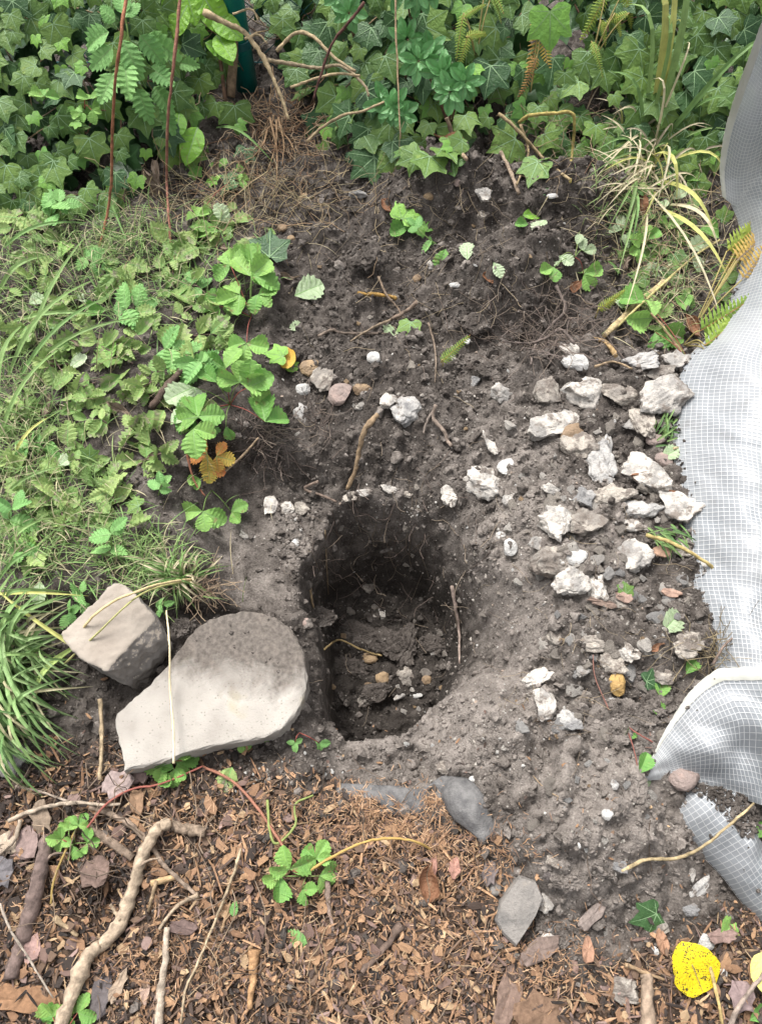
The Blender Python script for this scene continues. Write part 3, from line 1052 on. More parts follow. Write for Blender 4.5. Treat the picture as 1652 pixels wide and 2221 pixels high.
def ivy(label, base, poly, n_front, n_back, size, mix, gaps=(), n_mass=500, lift=.03):
    b = shoot(*base)
    b.z = hz(b.x, b.y)
    r = root('ivy_plant', b, label, 'ivy', 'ivy growing along the fence')
    xs, ys = [q[0] for q in poly], [q[1] for q in poly]
    done, tries = 0, 0
    pts = []
    while done < n_front + n_back and tries < 20000:
        tries += 1
        px, py = random.uniform(min(xs) - 30, max(xs) + 30), random.uniform(min(ys) - 40, max(ys))
        if not in_poly(px, py, poly):
            continue
        front = done >= n_back
        g = max([math.exp(-((px - q[0]) ** 2 + (py - q[1]) ** 2) / q[2] ** 2) for q in gaps] + [0])
        if random.random() < g * (.98 if front else .95):
            continue
        if front and any((px - q[0]) ** 2 + (py - q[1]) ** 2 < (22 if py > 100 else 26) ** 2 for q in pts):
            if random.random() < .85:
                continue
        if front:
            pts.append((px, py))
        p = shoot(px, py, hedge)
        n = hnormal(p.x, p.y)
        p = p + n * (random.uniform(0, lift) if front else -random.uniform(.015, .08))
        nn = n + Vector((0, -.25, .25)) + rv(.3 if front else .5)
        head = DOWN + Vector((random.gauss(0, .75), random.gauss(0, .5), random.gauss(0, .3)))
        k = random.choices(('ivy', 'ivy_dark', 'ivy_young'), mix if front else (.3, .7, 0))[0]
        s = random.uniform(*size) * px2m(p) * (1.0 if k != 'ivy_young' else .7)
        put_leaf(k, p, nn, head, s, r)
        done += 1
    # the leaves behind, too many and too dark to tell apart
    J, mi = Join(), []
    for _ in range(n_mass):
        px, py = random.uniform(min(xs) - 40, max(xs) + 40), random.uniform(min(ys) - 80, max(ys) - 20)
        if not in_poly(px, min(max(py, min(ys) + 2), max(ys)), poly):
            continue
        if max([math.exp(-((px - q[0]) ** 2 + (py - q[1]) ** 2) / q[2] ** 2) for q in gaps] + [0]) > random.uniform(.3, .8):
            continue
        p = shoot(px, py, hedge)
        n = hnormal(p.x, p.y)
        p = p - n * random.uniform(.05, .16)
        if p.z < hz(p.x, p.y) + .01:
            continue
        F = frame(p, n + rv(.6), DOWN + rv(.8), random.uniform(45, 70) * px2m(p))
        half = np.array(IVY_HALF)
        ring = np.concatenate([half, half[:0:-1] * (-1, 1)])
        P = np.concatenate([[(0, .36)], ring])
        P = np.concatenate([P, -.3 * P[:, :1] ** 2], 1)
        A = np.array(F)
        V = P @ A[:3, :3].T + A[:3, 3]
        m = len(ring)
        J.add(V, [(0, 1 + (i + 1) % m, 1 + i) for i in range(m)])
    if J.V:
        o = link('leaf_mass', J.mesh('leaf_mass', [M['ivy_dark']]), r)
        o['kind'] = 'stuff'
    # bare runners
    for _ in range(38):
        q = random.choice(pts) if pts else base
        a = shoot(q[0], q[1], hedge)
        P = []
        d = Vector((random.gauss(0, .6), random.uniform(-.6, .6), 0))
        n = hnormal(a.x, a.y)
        q = a - n * .03
        for k in range(5):
            P.append(q.copy())
            q = q + d.normalized() * .06 + rv(.008)
            q.z = max(hedge(q.x, q.y) - random.uniform(.0, .035), hz(q.x, q.y) + .004)
            d = d + rv(.25)
        stem(r, P, random.uniform(.0014, .003), random.choice((TAN_STEM, BROWN_STEM, (.25, .2, .14))), 'runner', 'bark', .001)
    return r


ivy('thick dark green ivy with pale veins covering the fence left of the post', (150, 430),
    [(-60, -60), (505, -60), (500, 60), (470, 200), (520, 230), (540, 330), (520, 410), (380, 360), (300, 380), (230, 460), (120, 480), (-60, 400)],
    215, 45, (28, 68), (.66, .12, .22), gaps=((265, 260, 55), (450, 290, 70), (330, 340, 55), (300, 150, 45), (548, 110, 55), (200, 330, 40), (130, 560, 100)), n_mass=420)
ivy('ivy with large pointed leaves hanging around the oval leaved shoots', (800, 330),
    [(560, -60), (1010, -60), (1030, 120), (1010, 230), (1000, 340), (880, 360), (800, 340), (730, 350), (690, 260), (640, 200), (630, 80)],
    125, 60, (32, 80), (.56, .34, .10), gaps=((548, 110, 50), (620, 200, 75), (690, 190, 60), (1060, 200, 60), (640, 290, 80)), n_mass=420)
ivy('glossy ivy over the fence to the right, beside the reinforced sheet', (1400, 380),
    [(1010, -60), (1700, -60), (1700, 120), (1580, 230), (1560, 330), (1500, 400), (1380, 380), (1290, 330), (1200, 390), (1120, 360), (1040, 260)],
    185, 45, (30, 76), (.66, .22, .12), gaps=((1110, 250, 75), (1225, 55, 115), (1300, 190, 60), (1620, 50, 45), (1080, 330, 60), (1290, 330, 60)), n_mass=450)

# ------------------------------------------------------------------ other plants along the fence
def twig(name, pts, w, col, label, cat, z=.012, w1=None, fn=hz, mat='bark', group=None, zs=None, sides=8, m=6, jit=.08):
    """a stick lying over the ground along picture points; w = thickness in picture pixels"""
    P = []
    for i, q in enumerate(pts):
        p = shoot(q[0], q[1], fn)
        lift = (zs[i] if zs else z)
        # keep the picture position while lifting along the line of sight
        d = (Vector((0, 0, CAM_H)) - p).normalized()
        p = p + d * (lift / max(d.z, .2))
        P.append(p)
    r0 = w * .5 * px2m(P[0])
    r1 = (w1 if w1 is not None else w * .7) * .5 * px2m(P[-1])
    pts3 = smooth_path([tuple(p) for p in P], m)
    kn = np.zeros(len(pts3))
    for q in rng.integers(0, len(pts3), max(1, len(pts3) // 12)):
        kn += .28 * np.exp(-((np.arange(len(pts3)) - q) / 1.2) ** 2)
    pts3 = pts3 + rng.normal(0, r0 * .12, pts3.shape)
    R = np.linspace(r0, r1, len(pts3)) * (1 + .07 * rng.normal(size=len(pts3)) + kn * (w > 9))
    V, T, Q = tube(pts3, R, sides, jit=jit)
    t = np.concatenate([np.repeat(np.arange(len(pts3)) / len(pts3), sides), [0, 1]])
    c = np.tile(col, (len(V), 1)) * (1 + .12 * rng.normal(size=(len(V), 1)))
    me = mesh_np(name, V, T, Q, cols=np.clip(c, 0.005, 1), smooth=True, mats=[M[mat]])
    return tag(link(name, me), label, cat, group)


def rosette_shoot(label, base, tips, leaf=38):
    b = shoot(base[0], base[1], hedge)
    r = root('oval_leaved_shoot', b, label, 'shrub shoot', 'oval leaved shoots by the fence')
    for px, py, k, h in tips:
        p = shoot(px, py, hedge)
        n = hnormal(p.x, p.y)
        p = p + n * h
        stem(r, [b, (b + p) / 2 + Vector((0, 0, .02)), p], .003, BROWN_STEM, 'stem', 'bark', .0015)
        a0 = random.uniform(0, 6.28)
        for ring, (cnt, up, sc) in enumerate(((k, .25, 1.0), (max(4, k - 2), .75, .75), (3, 1.5, .5))):
            for i in range(cnt):
                a = a0 + i * 6.283 / cnt + ring * .5 + random.gauss(0, .15)
                view = (Vector((0, 0, CAM_H)) - p).normalized()
                u = view.orthogonal().normalized()
                w = view.cross(u)
                rad = u * math.cos(a) + w * math.sin(a)
                head = rad + view * up
                nn = view - rad * up * .8 + rv(.15)
                put_leaf('privet', p + rad * .004 + view * ring * .006, nn, head, leaf * sc * px2m(p) * random.uniform(.85, 1.2), r)
    return r


rosette_shoot('tall shoot with glossy oval leaves in the middle of the ivy', (975, 280), [(885, 110, 8, .08), (905, 160, 7, .10), (945, 190, 8, .12), (985, 215, 8, .15), (960, 228, 7, .13), (925, 140, 6, .07)], 40)
rosette_shoot('low shoot of oval leaves just above the bare soil', (850, 275), [(855, 248, 8, .07), (835, 238, 5, .05), (872, 262, 6, .06)], 38)
rosette_shoot('bright green oval leaved sprig at the top edge next to the brown twig', (770, 90), [(762, 30, 7, .10), (775, 60, 7, .09), (750, 8, 6, .1)], 34)
rosette_shoot('dense oval leaved rosette at the top edge of the hedge', (890, 60), [(905, 22, 9, .11), (880, 8, 7, .1), (925, 5, 7, .1)], 44)


def nettle_plant(label, base, top, k, size, kind='nettle', h=.0, group=None, fn=hz, lean=None, colr=(.17, .12, .10), name='nettle_plant', spread=1.0):
    """a stem with pairs of toothed leaves, along base -> top in the picture"""
    b = shoot(*base, fn)
    t = shoot(*top, fn)
    d0 = (Vector((0, 0, CAM_H)) - t).normalized()
    t = t + d0 * h / max(d0.z, .3)
    b.z += .003
    r = root(name, b, label, 'nettle', group)
    mid = (b + t) / 2 + Vector((random.gauss(0, .008), 0, .012 + h * .2))
    P = smooth_path([tuple(b), tuple(mid), tuple(t)], 8)
    stem(r, P[::2], .0017, colr, 'stem', 'straw', .0009)
    ax = (t - b).normalized()
    for i in range(k):
        f = (i + .6) / k
        p = Vector(P[min(int(f * (len(P) - 1)), len(P) - 1)])
        side = ax.cross(Vector((0, 0, 1)))
        if side.length < .05:
            side = Vector((1, 0, 0))
        side.normalize()
        if i % 2 and h > .02:
            side = (side + Vector((0, -1, 0)) * random.choice((-.8, .8))).normalized()
        for s in (-1, 1):
            head = side * s * spread + ax * .45 + rv(.2)
            nn = Vector((0, -.25, 1)) + rv(.42)
            put_leaf(kind, p + Vector((0, 0, .003)), nn, head, size * px2m(p) * random.uniform(.6, 1.2) * (1.1 - .35 * f), r)
    put_leaf(kind, Vector(P[-1]), Vector((0, -.5, 1)) + rv(.2), ax + rv(.3), size * .7 * px2m(t), r)
    return r


# the tall fresh nettle between the two long stems
r = root('nettle_plant', shoot(330, 260, hedge), 'tall fresh light green nettle between the two long reddish stems', 'nettle', 'nettles by the fence')
bt = shoot(305, 95, hedge) + Vector((0, -.05, .10))
b0 = shoot(330, 270, hedge)
stem(r, [b0, (b0 + bt) / 2 + Vector((0, -.03, .02)), bt], .002, GREEN_STEM, 'stem')
for px, py, hd, s, l in ((305, 100, 100, 55, .12), (345, 128, -30, 78, .10), (268, 125, 190, 80, .10), (300, 150, -70, 78, .12), (335, 140, -50, 70, .12), (275, 155, 215, 70, .10), (300, 185, -95, 75, .10),
                         (345, 185, -40, 70, .08), (272, 200, -120, 70, .08), (318, 225, -75, 70, .07), (350, 215, -60, 62, .06), (362, 250, -70, 60, .05), (310, 110, 60, 50, .13), (290, 118, 140, 48, .13), (392, 160, -10, 50, .05)):
    p = shoot(px, py, hedge) + Vector((0, -.4, .9)) * l
    a = math.radians(hd)
    put_leaf('nettle_fresh', p, Vector((0, -.6, .8)) + rv(.2), Vector((math.cos(a), math.sin(a) * .6, math.sin(a) * .6)) + rv(.1), s * px2m(p), r)

r = root('broad_leaved_shrub', shoot(480, 200, hedge), 'shrub with broad bright green leaves beside the green post', 'shrub')
for px, py, hd, s in ((410, -10, -80, 95), (445, 20, -60, 110), (395, 5, -110, 80), (470, 70, -40, 85), (480, 105, -70, 80), (425, 60, -120, 75), (455, 120, -20, 70), (480, 10, -50, 60), (440, 300, -110, 85), (400, 265, -100, 60)):
    p = shoot(px, py, hedge) + Vector((0, -.4, .9)) * random.uniform(.05, .1)
    a = math.radians(hd)
    put_leaf('broad', p, Vector((0, -.5, .85)) + rv(.25), Vector((math.cos(a), math.sin(a) * .6, math.sin(a) * .7)), s * px2m(p), r)
stem(r, [shoot(490, 230, hedge), shoot(480, 120, hedge) + Vector((0, 0, .04)), shoot(470, -20, hedge) + Vector((0, 0, .06))], .005, BROWN_STEM, 'stem', 'bark')
stem(r, [shoot(500, 210, hedge), shoot(510, 110, hedge) + Vector((0, 0, .02)), shoot(490, -20, hedge)], .012, (.2, .14, .09), 'stem', 'bark')

for px, py, hd, s, lb in ((425, -5, -70, 75, 'grey brown shrivelled leaf hanging at the top edge by the long stem'), (455, 10, -110, 70, 'crumpled dead leaf hanging under the broad green leaves'),
                          (325, 385, -70, 60, 'dry grey leaf drooping between the two long stems'), (415, 265, -100, 75, 'shrivelled brown leaf hanging above the soil left of the post'),
                          (350, 370, -100, 80, 'long curled dead leaf just left of the second long stem'), (340, 250, -90, 60, 'dead leaf curled under the fresh nettle'),
                          (490, 350, -110, 75, 'wilted grey leaf at the edge of the dark soil'), (520, 360, -60, 60, 'small wilted leaf with its tip on dark soil')):
    p = shoot(px, py, hedge) + Vector((0, -.3, .9)) * .05
    a = math.radians(hd)
    o = put_leaf('dead', p, Vector((0, -.8, .6)) + rv(.2), Vector((math.cos(a), math.sin(a) * .6, math.sin(a) * .7)), s * 1.1 * px2m(p), name='dead_leaf')
    tag(o, lb, 'dead leaf', 'dead leaves hanging by the fence')

twig('woody_stem', [(275, -20), (262, 90), (250, 180), (244, 300), (242, 390), (232, 470), (212, 550)], 8, (.30, .13, .075), 'long bare reddish stem hanging down, the first from the left edge', 'stem', fn=hedge, zs=[.16, .16, .14, .10, .06, .03, .01], w1=5)
twig('woody_stem', [(392, -20), (380, 110), (370, 200), (362, 310), (362, 400), (366, 470), (372, 550)], 8, (.25, .12, .085), 'long bare brown stem hanging down just left of the broad leaves', 'stem', fn=hedge, zs=[.16, .16, .14, .10, .06, .03, .01], w1=5)
TANB = (.40, .31, .19)
twig('dead_branch', [(440, 25), (490, 50), (530, 70), (565, 115), (590, 165), (612, 215), (625, 258)], 13, TANB, 'pale bare branch crossing in front of the green post', 'branch', fn=hedge, z=.10, w1=6)
twig('dead_branch', [(530, 85), (560, 75), (580, 95)], 6, TANB, 'short forked twig on the pale branch at the post', 'branch', fn=hedge, z=.10, w1=3)
twig('dead_branch', [(505, 30), (545, 20), (560, 45)], 5, TANB, 'thin curling twig at the top of the green post', 'branch', fn=hedge, z=.11, w1=3)
twig('dead_branch', [(600, 110), (640, 72), (680, 80), (725, 125), (770, 155)], 9, TANB, 'tan branch arching to the right of the green post', 'branch', fn=hedge, z=.06, w1=6)
twig('dead_branch', [(580, 130), (640, 140), (690, 148), (740, 142), (790, 185), (800, 210)], 9, (.34, .27, .18), 'grey tan branch running level behind the ivy leaves', 'branch', fn=hedge, z=.04, w1=5)
twig('dead_branch', [(665, 308), (700, 275), (745, 250), (790, 240), (835, 220)], 7, TANB, 'cut pale branch slanting over the dark soil below the ivy', 'branch', fn=hedge, z=.05, w1=5)
twig('dead_branch', [(630, 190), (680, 172), (730, 160), (780, 165)], 6, TANB, 'straight cut twig ending in the ivy above the roots', 'branch', fn=hedge, z=.05, w1=5)
twig('dead_branch', [(790, 5), (760, 45), (720, 95), (690, 180), (680, 215)], 7, (.12, .06, .05), 'dark reddish twig slanting down past the ivy leaves', 'branch', fn=hedge, z=.09, w1=5)
twig('dead_branch', [(858, -20), (858, 60), (862, 150), (868, 300)], 5, (.36, .26, .16), 'thin straight tan stem hanging from the top edge', 'branch', fn=hedge, z=.10, w1=3)
twig('dead_branch', [(968, 255), (985, 300), (1010, 345)], 9, (.3, .22, .15), 'thick tan stem under the oval leaved shoot', 'branch', fn=hedge, z=.03, w1=8)
twig('dead_branch', [(1085, 330), (1110, 380), (1125, 420)], 8, (.3, .23, .17), 'brown cut stem leaning on the soil heap', 'branch', fn=hedge, z=.03, w1=8)
twig('dead_branch', [(1125, 265), (1150, 250), (1200, 246), (1243, 250), (1240, 330), (1236, 395)], 8, (.36, .29, .10), 'bent yellowish fern stalk snapped at a right angle', 'fern stalk', fn=hedge, zs=[.05, .07, .09, .10, .06, .01], w1=6)
twig('dead_branch', [(1080, 245), (1130, 290), (1175, 340), (1235, 390)], 8, (.34, .26, .15), 'long tan stalk slanting down to the soil heap', 'fern stalk', fn=hedge, z=.03, w1=6)
twig('dead_branch', [(1128, 270), (1145, 330), (1120, 400)], 6, (.34, .26, .15), 'thin tan stalk beside the red brown leaf', 'fern stalk', fn=hedge, z=.03, w1=4)
for px, py, qx, qy, lb in ((585, 255, 600, 400, 'longest tan root hanging below the pale branch'), (600, 260, 580, 370, 'tan root crossing the longest one below the pale branch'), (592, 270, 640, 330, 'short tan root running right from the hanging roots'),
                           (580, 280, 545, 345, 'tan root running down left towards the wilted leaf'), (603, 255, 612, 360, 'straight tan root just right of the longest one'), (595, 250, 560, 300, 'shortest tan root running left from the hanging roots')):
    twig('bare_root', [(px, py), ((px + qx) / 2 + 8, (py + qy) / 2), (qx, qy)], 5, (.33, .22, .13), lb, 'root', fn=hedge, z=.02, w1=2, group='roots hanging by the post')
J = Join()
for _ in range(260):
    px, py = random.gauss(610, 55), random.gauss(285, 45)
    p = shoot(px, py, hedge) + Vector((0, 0, .004))
    P = [p]
    d = rv(1)
    d.z *= .3
    for k in range(5):
        q = P[-1] + d.normalized() * random.uniform(.008, .018)
        q.z = max(q.z, hedge(q.x, q.y)) + random.uniform(-.003, .004)
        P.append(q)
        d = d + rv(.5)
    V, T, Q = tube([tuple(q) for q in P], random.uniform(.0005, .0012), 4, cap=False)
    J.add(V, T, Q, random.choice(((.3, .2, .12), (.22, .13, .08), (.4, .3, .2))))
tag(link('rootlets', J.mesh('rootlets', [M['straw']], True)), 'tangle of fine tan rootlets under the branches', 'roots', kind='stuff')


def fern(label, base, fronds, kind='fern', fn=hedge, up=.05):
    b = shoot(*base, fn)
    r = root('fern', b, label, 'fern', 'ferns by the fence')
    for bx, by, tx, ty in fronds:
        p, q = shoot(bx, by, fn), shoot(tx, ty, fn)
        p = p + Vector((0, -.3, .95)) * up
        q = q + Vector((0, -.3, .95)) * up * .8
        L = (q - p).length
        k = kind if not isinstance(kind, tuple) else random.choice(kind)
        put_leaf(k, p, Vector((0, -.6, .8)) + rv(.2), q - p, L * 1.02, r, 'frond', sx=random.uniform(.8, 1.1))
        stem(r, [b, (b + p) / 2 + Vector((0, 0, .02)), p], .0016, (.3, .25, .1), 'stalk')
    return r


fern('yellow green fern with hanging fronds above the soil heap', (1030, 130), [(1000, 60, 985, 150), (1000, 70, 1045, 40), (1010, 110, 985, 180), (1060, 20, 1075, 75), (1005, 110, 1065, 90), (1050, -20, 1080, 60)])
fern('withered brown fern frond hanging beside the bent stalk', (1150, 200), [(1160, 60, 1150, 190), (1155, 150, 1130, 230), (1165, 100, 1190, 200)], 'fern_brown')
fern('light green fern at the top edge near the tall grass blades', (1280, 140), [(1300, 20, 1260, 110), (1350, 60, 1290, 80), (1320, 60, 1340, 110), (1270, 120, 1295, 180), (1340, 10, 1370, 90), (1290, 75, 1312, 120)])
r = root('broad_leaved_shrub', shoot(1180, 130, hedge), 'single tall yellow green leaf standing by the brown fern', 'shrub')
p = shoot(1180, 30, hedge) + Vector((0, -.05, .05))
put_leaf('ivy_young', p, (0, -.8, .6), DOWN + Vector((.1, 0, 0)), 95 * px2m(p), r)

for px, py, s, hd, lb in ((1010, 320, 75, 160, 'red brown dead leaf lying between the stems behind the soil heap'), (828, 440, 45, -60, 'curled orange brown leaf on the soil behind the heap'),
                          (1045, 600, 42, -30, 'light brown curled leaf among cut green stems on the soil'), (650, 605, 45, 180, 'dark brown curled leaf on the soil right of the weeds'),
                          (1395, 470, 65, 100, 'brown leaf standing among the grass stems'), (1360, 1040, 110, -20, 'large orange brown leaf pinned under a grey flint'), (1440, 1070, 90, -60, 'brown leaf tip showing under the long pale flint'),
                          (1405, 1410, 36, 20, 'small reddish leaf among flints'), (1240, 640, 40, 60, 'papery tan husk on the soil by the root tangle'),
                          (1480, 690, 60, -60, 'torn brown leaf at the edge of the reinforced sheet'), (870, 1870, 0, 0, '')):
    if not s:
        continue
    p = shoot(px, py, hedge if py < 350 else hz) + Vector((0, 0, .008))
    o = put_leaf('dead_orange' if 'dark' not in lb else 'dead', p, Vector((0, -.3, 1)) + rv(.2), screen_dir(hd), s * px2m(p), name='dead_leaf')
    tag(o, lb, 'dead leaf', 'dead leaves on the ground')

# the clump of long grass by the sheet
def long_blade(parent, base, tip, arch, w, col, fn=hz, lift0=.01, lift1=.05, name='blade'):
    p, q = shoot(*base, fn), shoot(*tip, hedge if tip[1] < 330 else fn)
    view = Vector((0, -ST, CT))
    p = p + Vector((0, 0, lift0))
    q = q + view * lift1
    n = 8
    P = []
    for i in range(n + 1):
        t = i / n
        P.append(p.lerp(q, t) + Vector((0, -.2, 1)) * arch * math.sin(math.pi * t))
    V, T = [], []
    for i, c in enumerate(P):
        d = (P[min(i + 1, n)] - P[max(i - 1, 0)]).normalized()
        s = d.cross(view).normalized()
        ww = w * .5 * px2m(c) * (min(1, .6 + i * .2)) * (1 - (i / n) ** 2.5 * .95)
        up = s.cross(d).normalized()
        V += [c - s * ww + up * ww * .4, c, c + s * ww + up * ww * .4]
    for i in range(n):
        for k in range(2):
            o = i * 3 + k
            T += [(o, o + 1, o + 4), (o, o + 4, o + 3)]
    c = np.tile(col, (len(V), 1)) * (1 + .08 * random.gauss(0, 1))
    return link(name, mesh_np(name, [tuple(v) for v in V], T, None, cols=np.clip(c, .01, 1), smooth=False, mats=[M['blade']]), parent)


G1, G2, YG, STRAW = (.13, .27, .05), (.19, .33, .07), (.50, .50, .10), (.58, .50, .30)
r = root('grass_clump', shoot(1390, 330), 'tall clump of grass with yellowing blades and straw beside the sheet', 'grass clump')
for b, t, a, w, c in (((1400, 310), (1365, -30), .16, 17, YG), ((1405, 310), (1385, -30), .18, 15, YG), ((1410, 320), (1415, -20), .2, 17, G2), ((1385, 310), (1340, 40), .14, 11, G2), ((1400, 300), (1440, 80), .14, 12, YG), ((1395, 320), (1400, 60), .15, 10, G2),
                      ((1420, 330), (1660, 110), .12, 13, G1), ((1440, 290), (1580, 285), .10, 9, G1), ((1390, 330), (1310, 180), .08, 10, G1), ((1380, 350), (1275, 350), .06, 8, G1),
                      ((1420, 400), (1530, 520), .05, 12, YG), ((1430, 460), (1560, 620), .04, 11, YG), ((1395, 350), (1450, 450), .08, 12, YG), ((1450, 450), (1540, 560), .05, 10, STRAW), ((1380, 380), (1325, 610), .05, 8, G2), ((1375, 390), (1330, 540), .04, 9, G2),
                      ((1420, 330), (1400, 480), .1, 7, STRAW), ((1400, 470), (1340, 690), .04, 6, STRAW), ((1410, 340), (1390, 200), .1, 6, STRAW), ((1400, 330), (1470, 120), .12, 5, STRAW),
                      ((1380, 300), (1315, 270), .06, 7, STRAW), ((1420, 390), (1495, 355), .06, 6, STRAW), ((1390, 400), (1300, 470), .05, 6, STRAW), ((1400, 420), (1560, 760), .05, 6, STRAW),
                      ((1440, 360), (1560, 420), .08, 7, YG), ((1370, 420), (1350, 560), .05, 7, G1)):
    long_blade(r, b, t, a, w, c)
for i in range(110):
    a = random.uniform(0, 6.28)
    L = random.uniform(40, 170)
    b = (random.gauss(1400, 28), random.gauss(350, 35))
    long_blade(r, b, (b[0] + math.cos(a) * L, b[1] - math.sin(a) * L * .8), random.uniform(.0, .05), random.uniform(3, 6), random.choice((STRAW, STRAW, YG, G2, (.4, .34, .22))), lift1=.01)

# ------------------------------------------------------------------ the reinforced plastic sheet
M['thread'] = make_plain('sheet_thread', (.45, .46, .47), (.51, .52, .53), 60, .6)
M['hem'] = make_plain('sheet_hem', (.42, .42, .37), (.5, .5, .46), 18, .5)


def make_sheet_mat():
    m, nt = new_mat('clear_sheet')
    g = N(nt, 'ShaderNodeTexCoord').outputs['Object']
    col = mixc(nt, ramp(nt, noise(nt, g, 7, 4), .35, .65), (.28, .30, .32), (.37, .385, .40))
    dirt = mathn(nt, 'MULTIPLY', ramp(nt, noise(nt, g, 16, 6, .7), .56, .78), .5)
    col = mixc(nt, dirt, col, (.17, .15, .13))
    finish(nt, col, .34, noise(nt, g, 45, 3), .35, .2, alpha=.92, bdist=.002, bstr=.35)
    return m


M['sheet'] = make_sheet_mat()


def pos3(q):
    p = at(q[0], q[1], q[2])
    return (p.x, p.y, p.z)


def resample(P, n):
    P = smooth_path(P, 10)
    s = np.concatenate([[0], np.cumsum(np.linalg.norm(np.diff(P, axis=0), axis=1))])
    u = np.linspace(0, s[-1], n)
    return np.stack([np.interp(u, s, P[:, i]) for i in range(3)], 1), s[-1]


SHEETS = []


def sheet_piece(parent, A, B, bulge, cell=.0088, hem=None, fold_amp=.006, seed=0, axis=(0, 0, 1), ratio=None):
    """a ruled sheet between the edges A and B (picture x, y and height), bulging between them"""
    A, B = [pos3(q) for q in A], [pos3(q) for q in B]
    _, la = resample(A, 5)
    _, lb = resample(B, 5)
    nv = max(8, int(max(la, lb) / cell)) * 2
    a, _ = resample(A, nv + 1)
    b, _ = resample(B, nv + 1)
    width = np.linalg.norm(a - b, axis=1).mean() * 1.08
    nu = max(6, int(width / cell)) * 2
    u = np.linspace(0, 1, nu + 1)[None, :, None]
    P = a[:, None, :] * (1 - u) + b[:, None, :] * u
    ax = np.array(axis, float)
    v = np.linspace(0, 1, nv + 1)[:, None, None]
    P = P + bulge(u, v) * ax
    P[..., 2] += (fold_amp * fbm(P[..., 0] + seed, P[..., 1] + P[..., 2], .13, 60 + seed, 3)) * np.clip(u[..., 0] * 5, .3, 1)
    dv, du = np.gradient(P, axis=0), np.gradient(P, axis=1)
    nr = np.cross(du, dv)
    nr /= np.linalg.norm(nr, axis=2)[..., None] + 1e-9
    if nr[..., 2].mean() < 0:
        nr = -nr
    SHEETS.append((P, nr))
    R, Cn = nv + 1, nu + 1
    ii = np.arange(R * Cn).reshape(R, Cn)
    Q = np.stack([ii[:-1, :-1], ii[1:, :-1], ii[1:, 1:], ii[:-1, 1:]], -1).reshape(-1, 4)
    film = link('film', mesh_np('film', P.reshape(-1, 3), None, Q, smooth=True, mats=[M['sheet']]), parent)
    J = Join()
    hw = .00056
    for off in (.0011,):
        for i in range(0, R, 2):
            c = P[i] + nr[i] * off
            s = dv[i] / (np.linalg.norm(dv[i], axis=1)[:, None] + 1e-9) * hw
            V = np.concatenate([c - s, c + s])
            k = np.arange(Cn - 1)
            J.add(V, None, np.stack([k, k + 1, k + 1 + Cn, k + Cn], 1))
        for j in range(0, Cn, 2):
            c = P[:, j] + nr[:, j] * (off + .0004)
            s = du[:, j] / (np.linalg.norm(du[:, j], axis=1)[:, None] + 1e-9) * hw
            V = np.concatenate([c - s, c + s])
            k = np.arange(R - 1)
            J.add(V, None, np.stack([k, k + 1, k + 1 + R, k + R], 1))
    t = link('thread_grid', J.mesh('thread_grid', [M['thread']], True), film)
    t['kind'] = 'stuff'
    if hem:
        k = max(2, int(round(hem / width * nu)))
        lo = P[:, 0] - nr[:, 0] * .001 - (P[:, 1] - P[:, 0])
        c = [P[:, j] + nr[:, j] * (.0028 if 0 < j < k else .0016) for j in range(k + 1)]
        V = np.concatenate([lo] + c)
        q = []
        r_ = np.arange(R - 1)
        for j in range(k + 1):
            q.append(np.stack([j * R + r_, j * R + r_ + 1, (j + 1) * R + r_ + 1, (j + 1) * R + r_], 1))
        V = V + rng.normal(0, .0004, V.shape)
        link('hem', mesh_np('hem', V, None, np.concatenate(q), smooth=True, mats=[M['hem']]), parent)
    return film


sheet = root('plastic_sheet', at(1700, 1000, .02), 'long crumpled sheet of clear plastic reinforced with a white thread grid', 'plastic sheet')
sin, pi = np.sin, np.pi
sheet_piece(sheet, [(1668, 20, .50), (1650, 60, .46), (1628, 120, .40), (1597, 205, .30), (1572, 290, .20), (1562, 365, .12), (1566, 425, .07)],
            [(1900, -20, .42), (1900, 60, .40), (1890, 160, .36), (1860, 250, .32), (1830, 330, .27), (1800, 400, .22), (1790, 450, .2)],
            lambda u, v: -.05 * sin(pi * u * 2.2) * (1 - v * .6) + .02 * sin(u * 14 + v * 3) * u, hem=.017, fold_amp=.01, seed=1)
sheet_piece(sheet, [(1566, 400, .07), (1600, 480, .055), (1610, 560, .05), (1565, 690, .05), (1485, 790, .05), (1462, 900, .045), (1462, 1000, .045), (1474, 1110, .045), (1486, 1250, .045), (1510, 1390, .045), (1535, 1500, .05)],
            [(1790, 420, .2), (1800, 500, .2), (1810, 580, .2), (1800, 700, .18), (1790, 800, .16), (1800, 900, .15), (1800, 1000, .15), (1800, 1100, .16), (1800, 1250, .16), (1800, 1390, .17), (1800, 1520, .18)],
            lambda u, v: .045 * sin(pi * np.clip(u * 1.3, 0, 1)) + .014 * sin(v * 23 + u * 5) * u + .02 * sin(v * 9 + 1 + u * 3) * u, fold_amp=.012, seed=2)
sheet_piece(sheet, [(1760, 1440, .22), (1660, 1452, .19), (1575, 1455, .16), (1550, 1462, .15), (1500, 1502, .115), (1440, 1590, .075), (1393, 1688, .045)],
            [(1790, 1800, .07), (1720, 1775, .07), (1655, 1745, .065), (1600, 1728, .06), (1545, 1712, .055), (1470, 1690, .05), (1397, 1691, .043)],
            lambda u, v: .05 * sin(pi * u) * (1 - v) ** .5 * (1 + .5 * sin(v * 11 + 1)) + .022 * sin(u * 9 + v * 14) * u * (1 - u) * 3 * (1 - v), hem=.014, fold_amp=.012, seed=3)
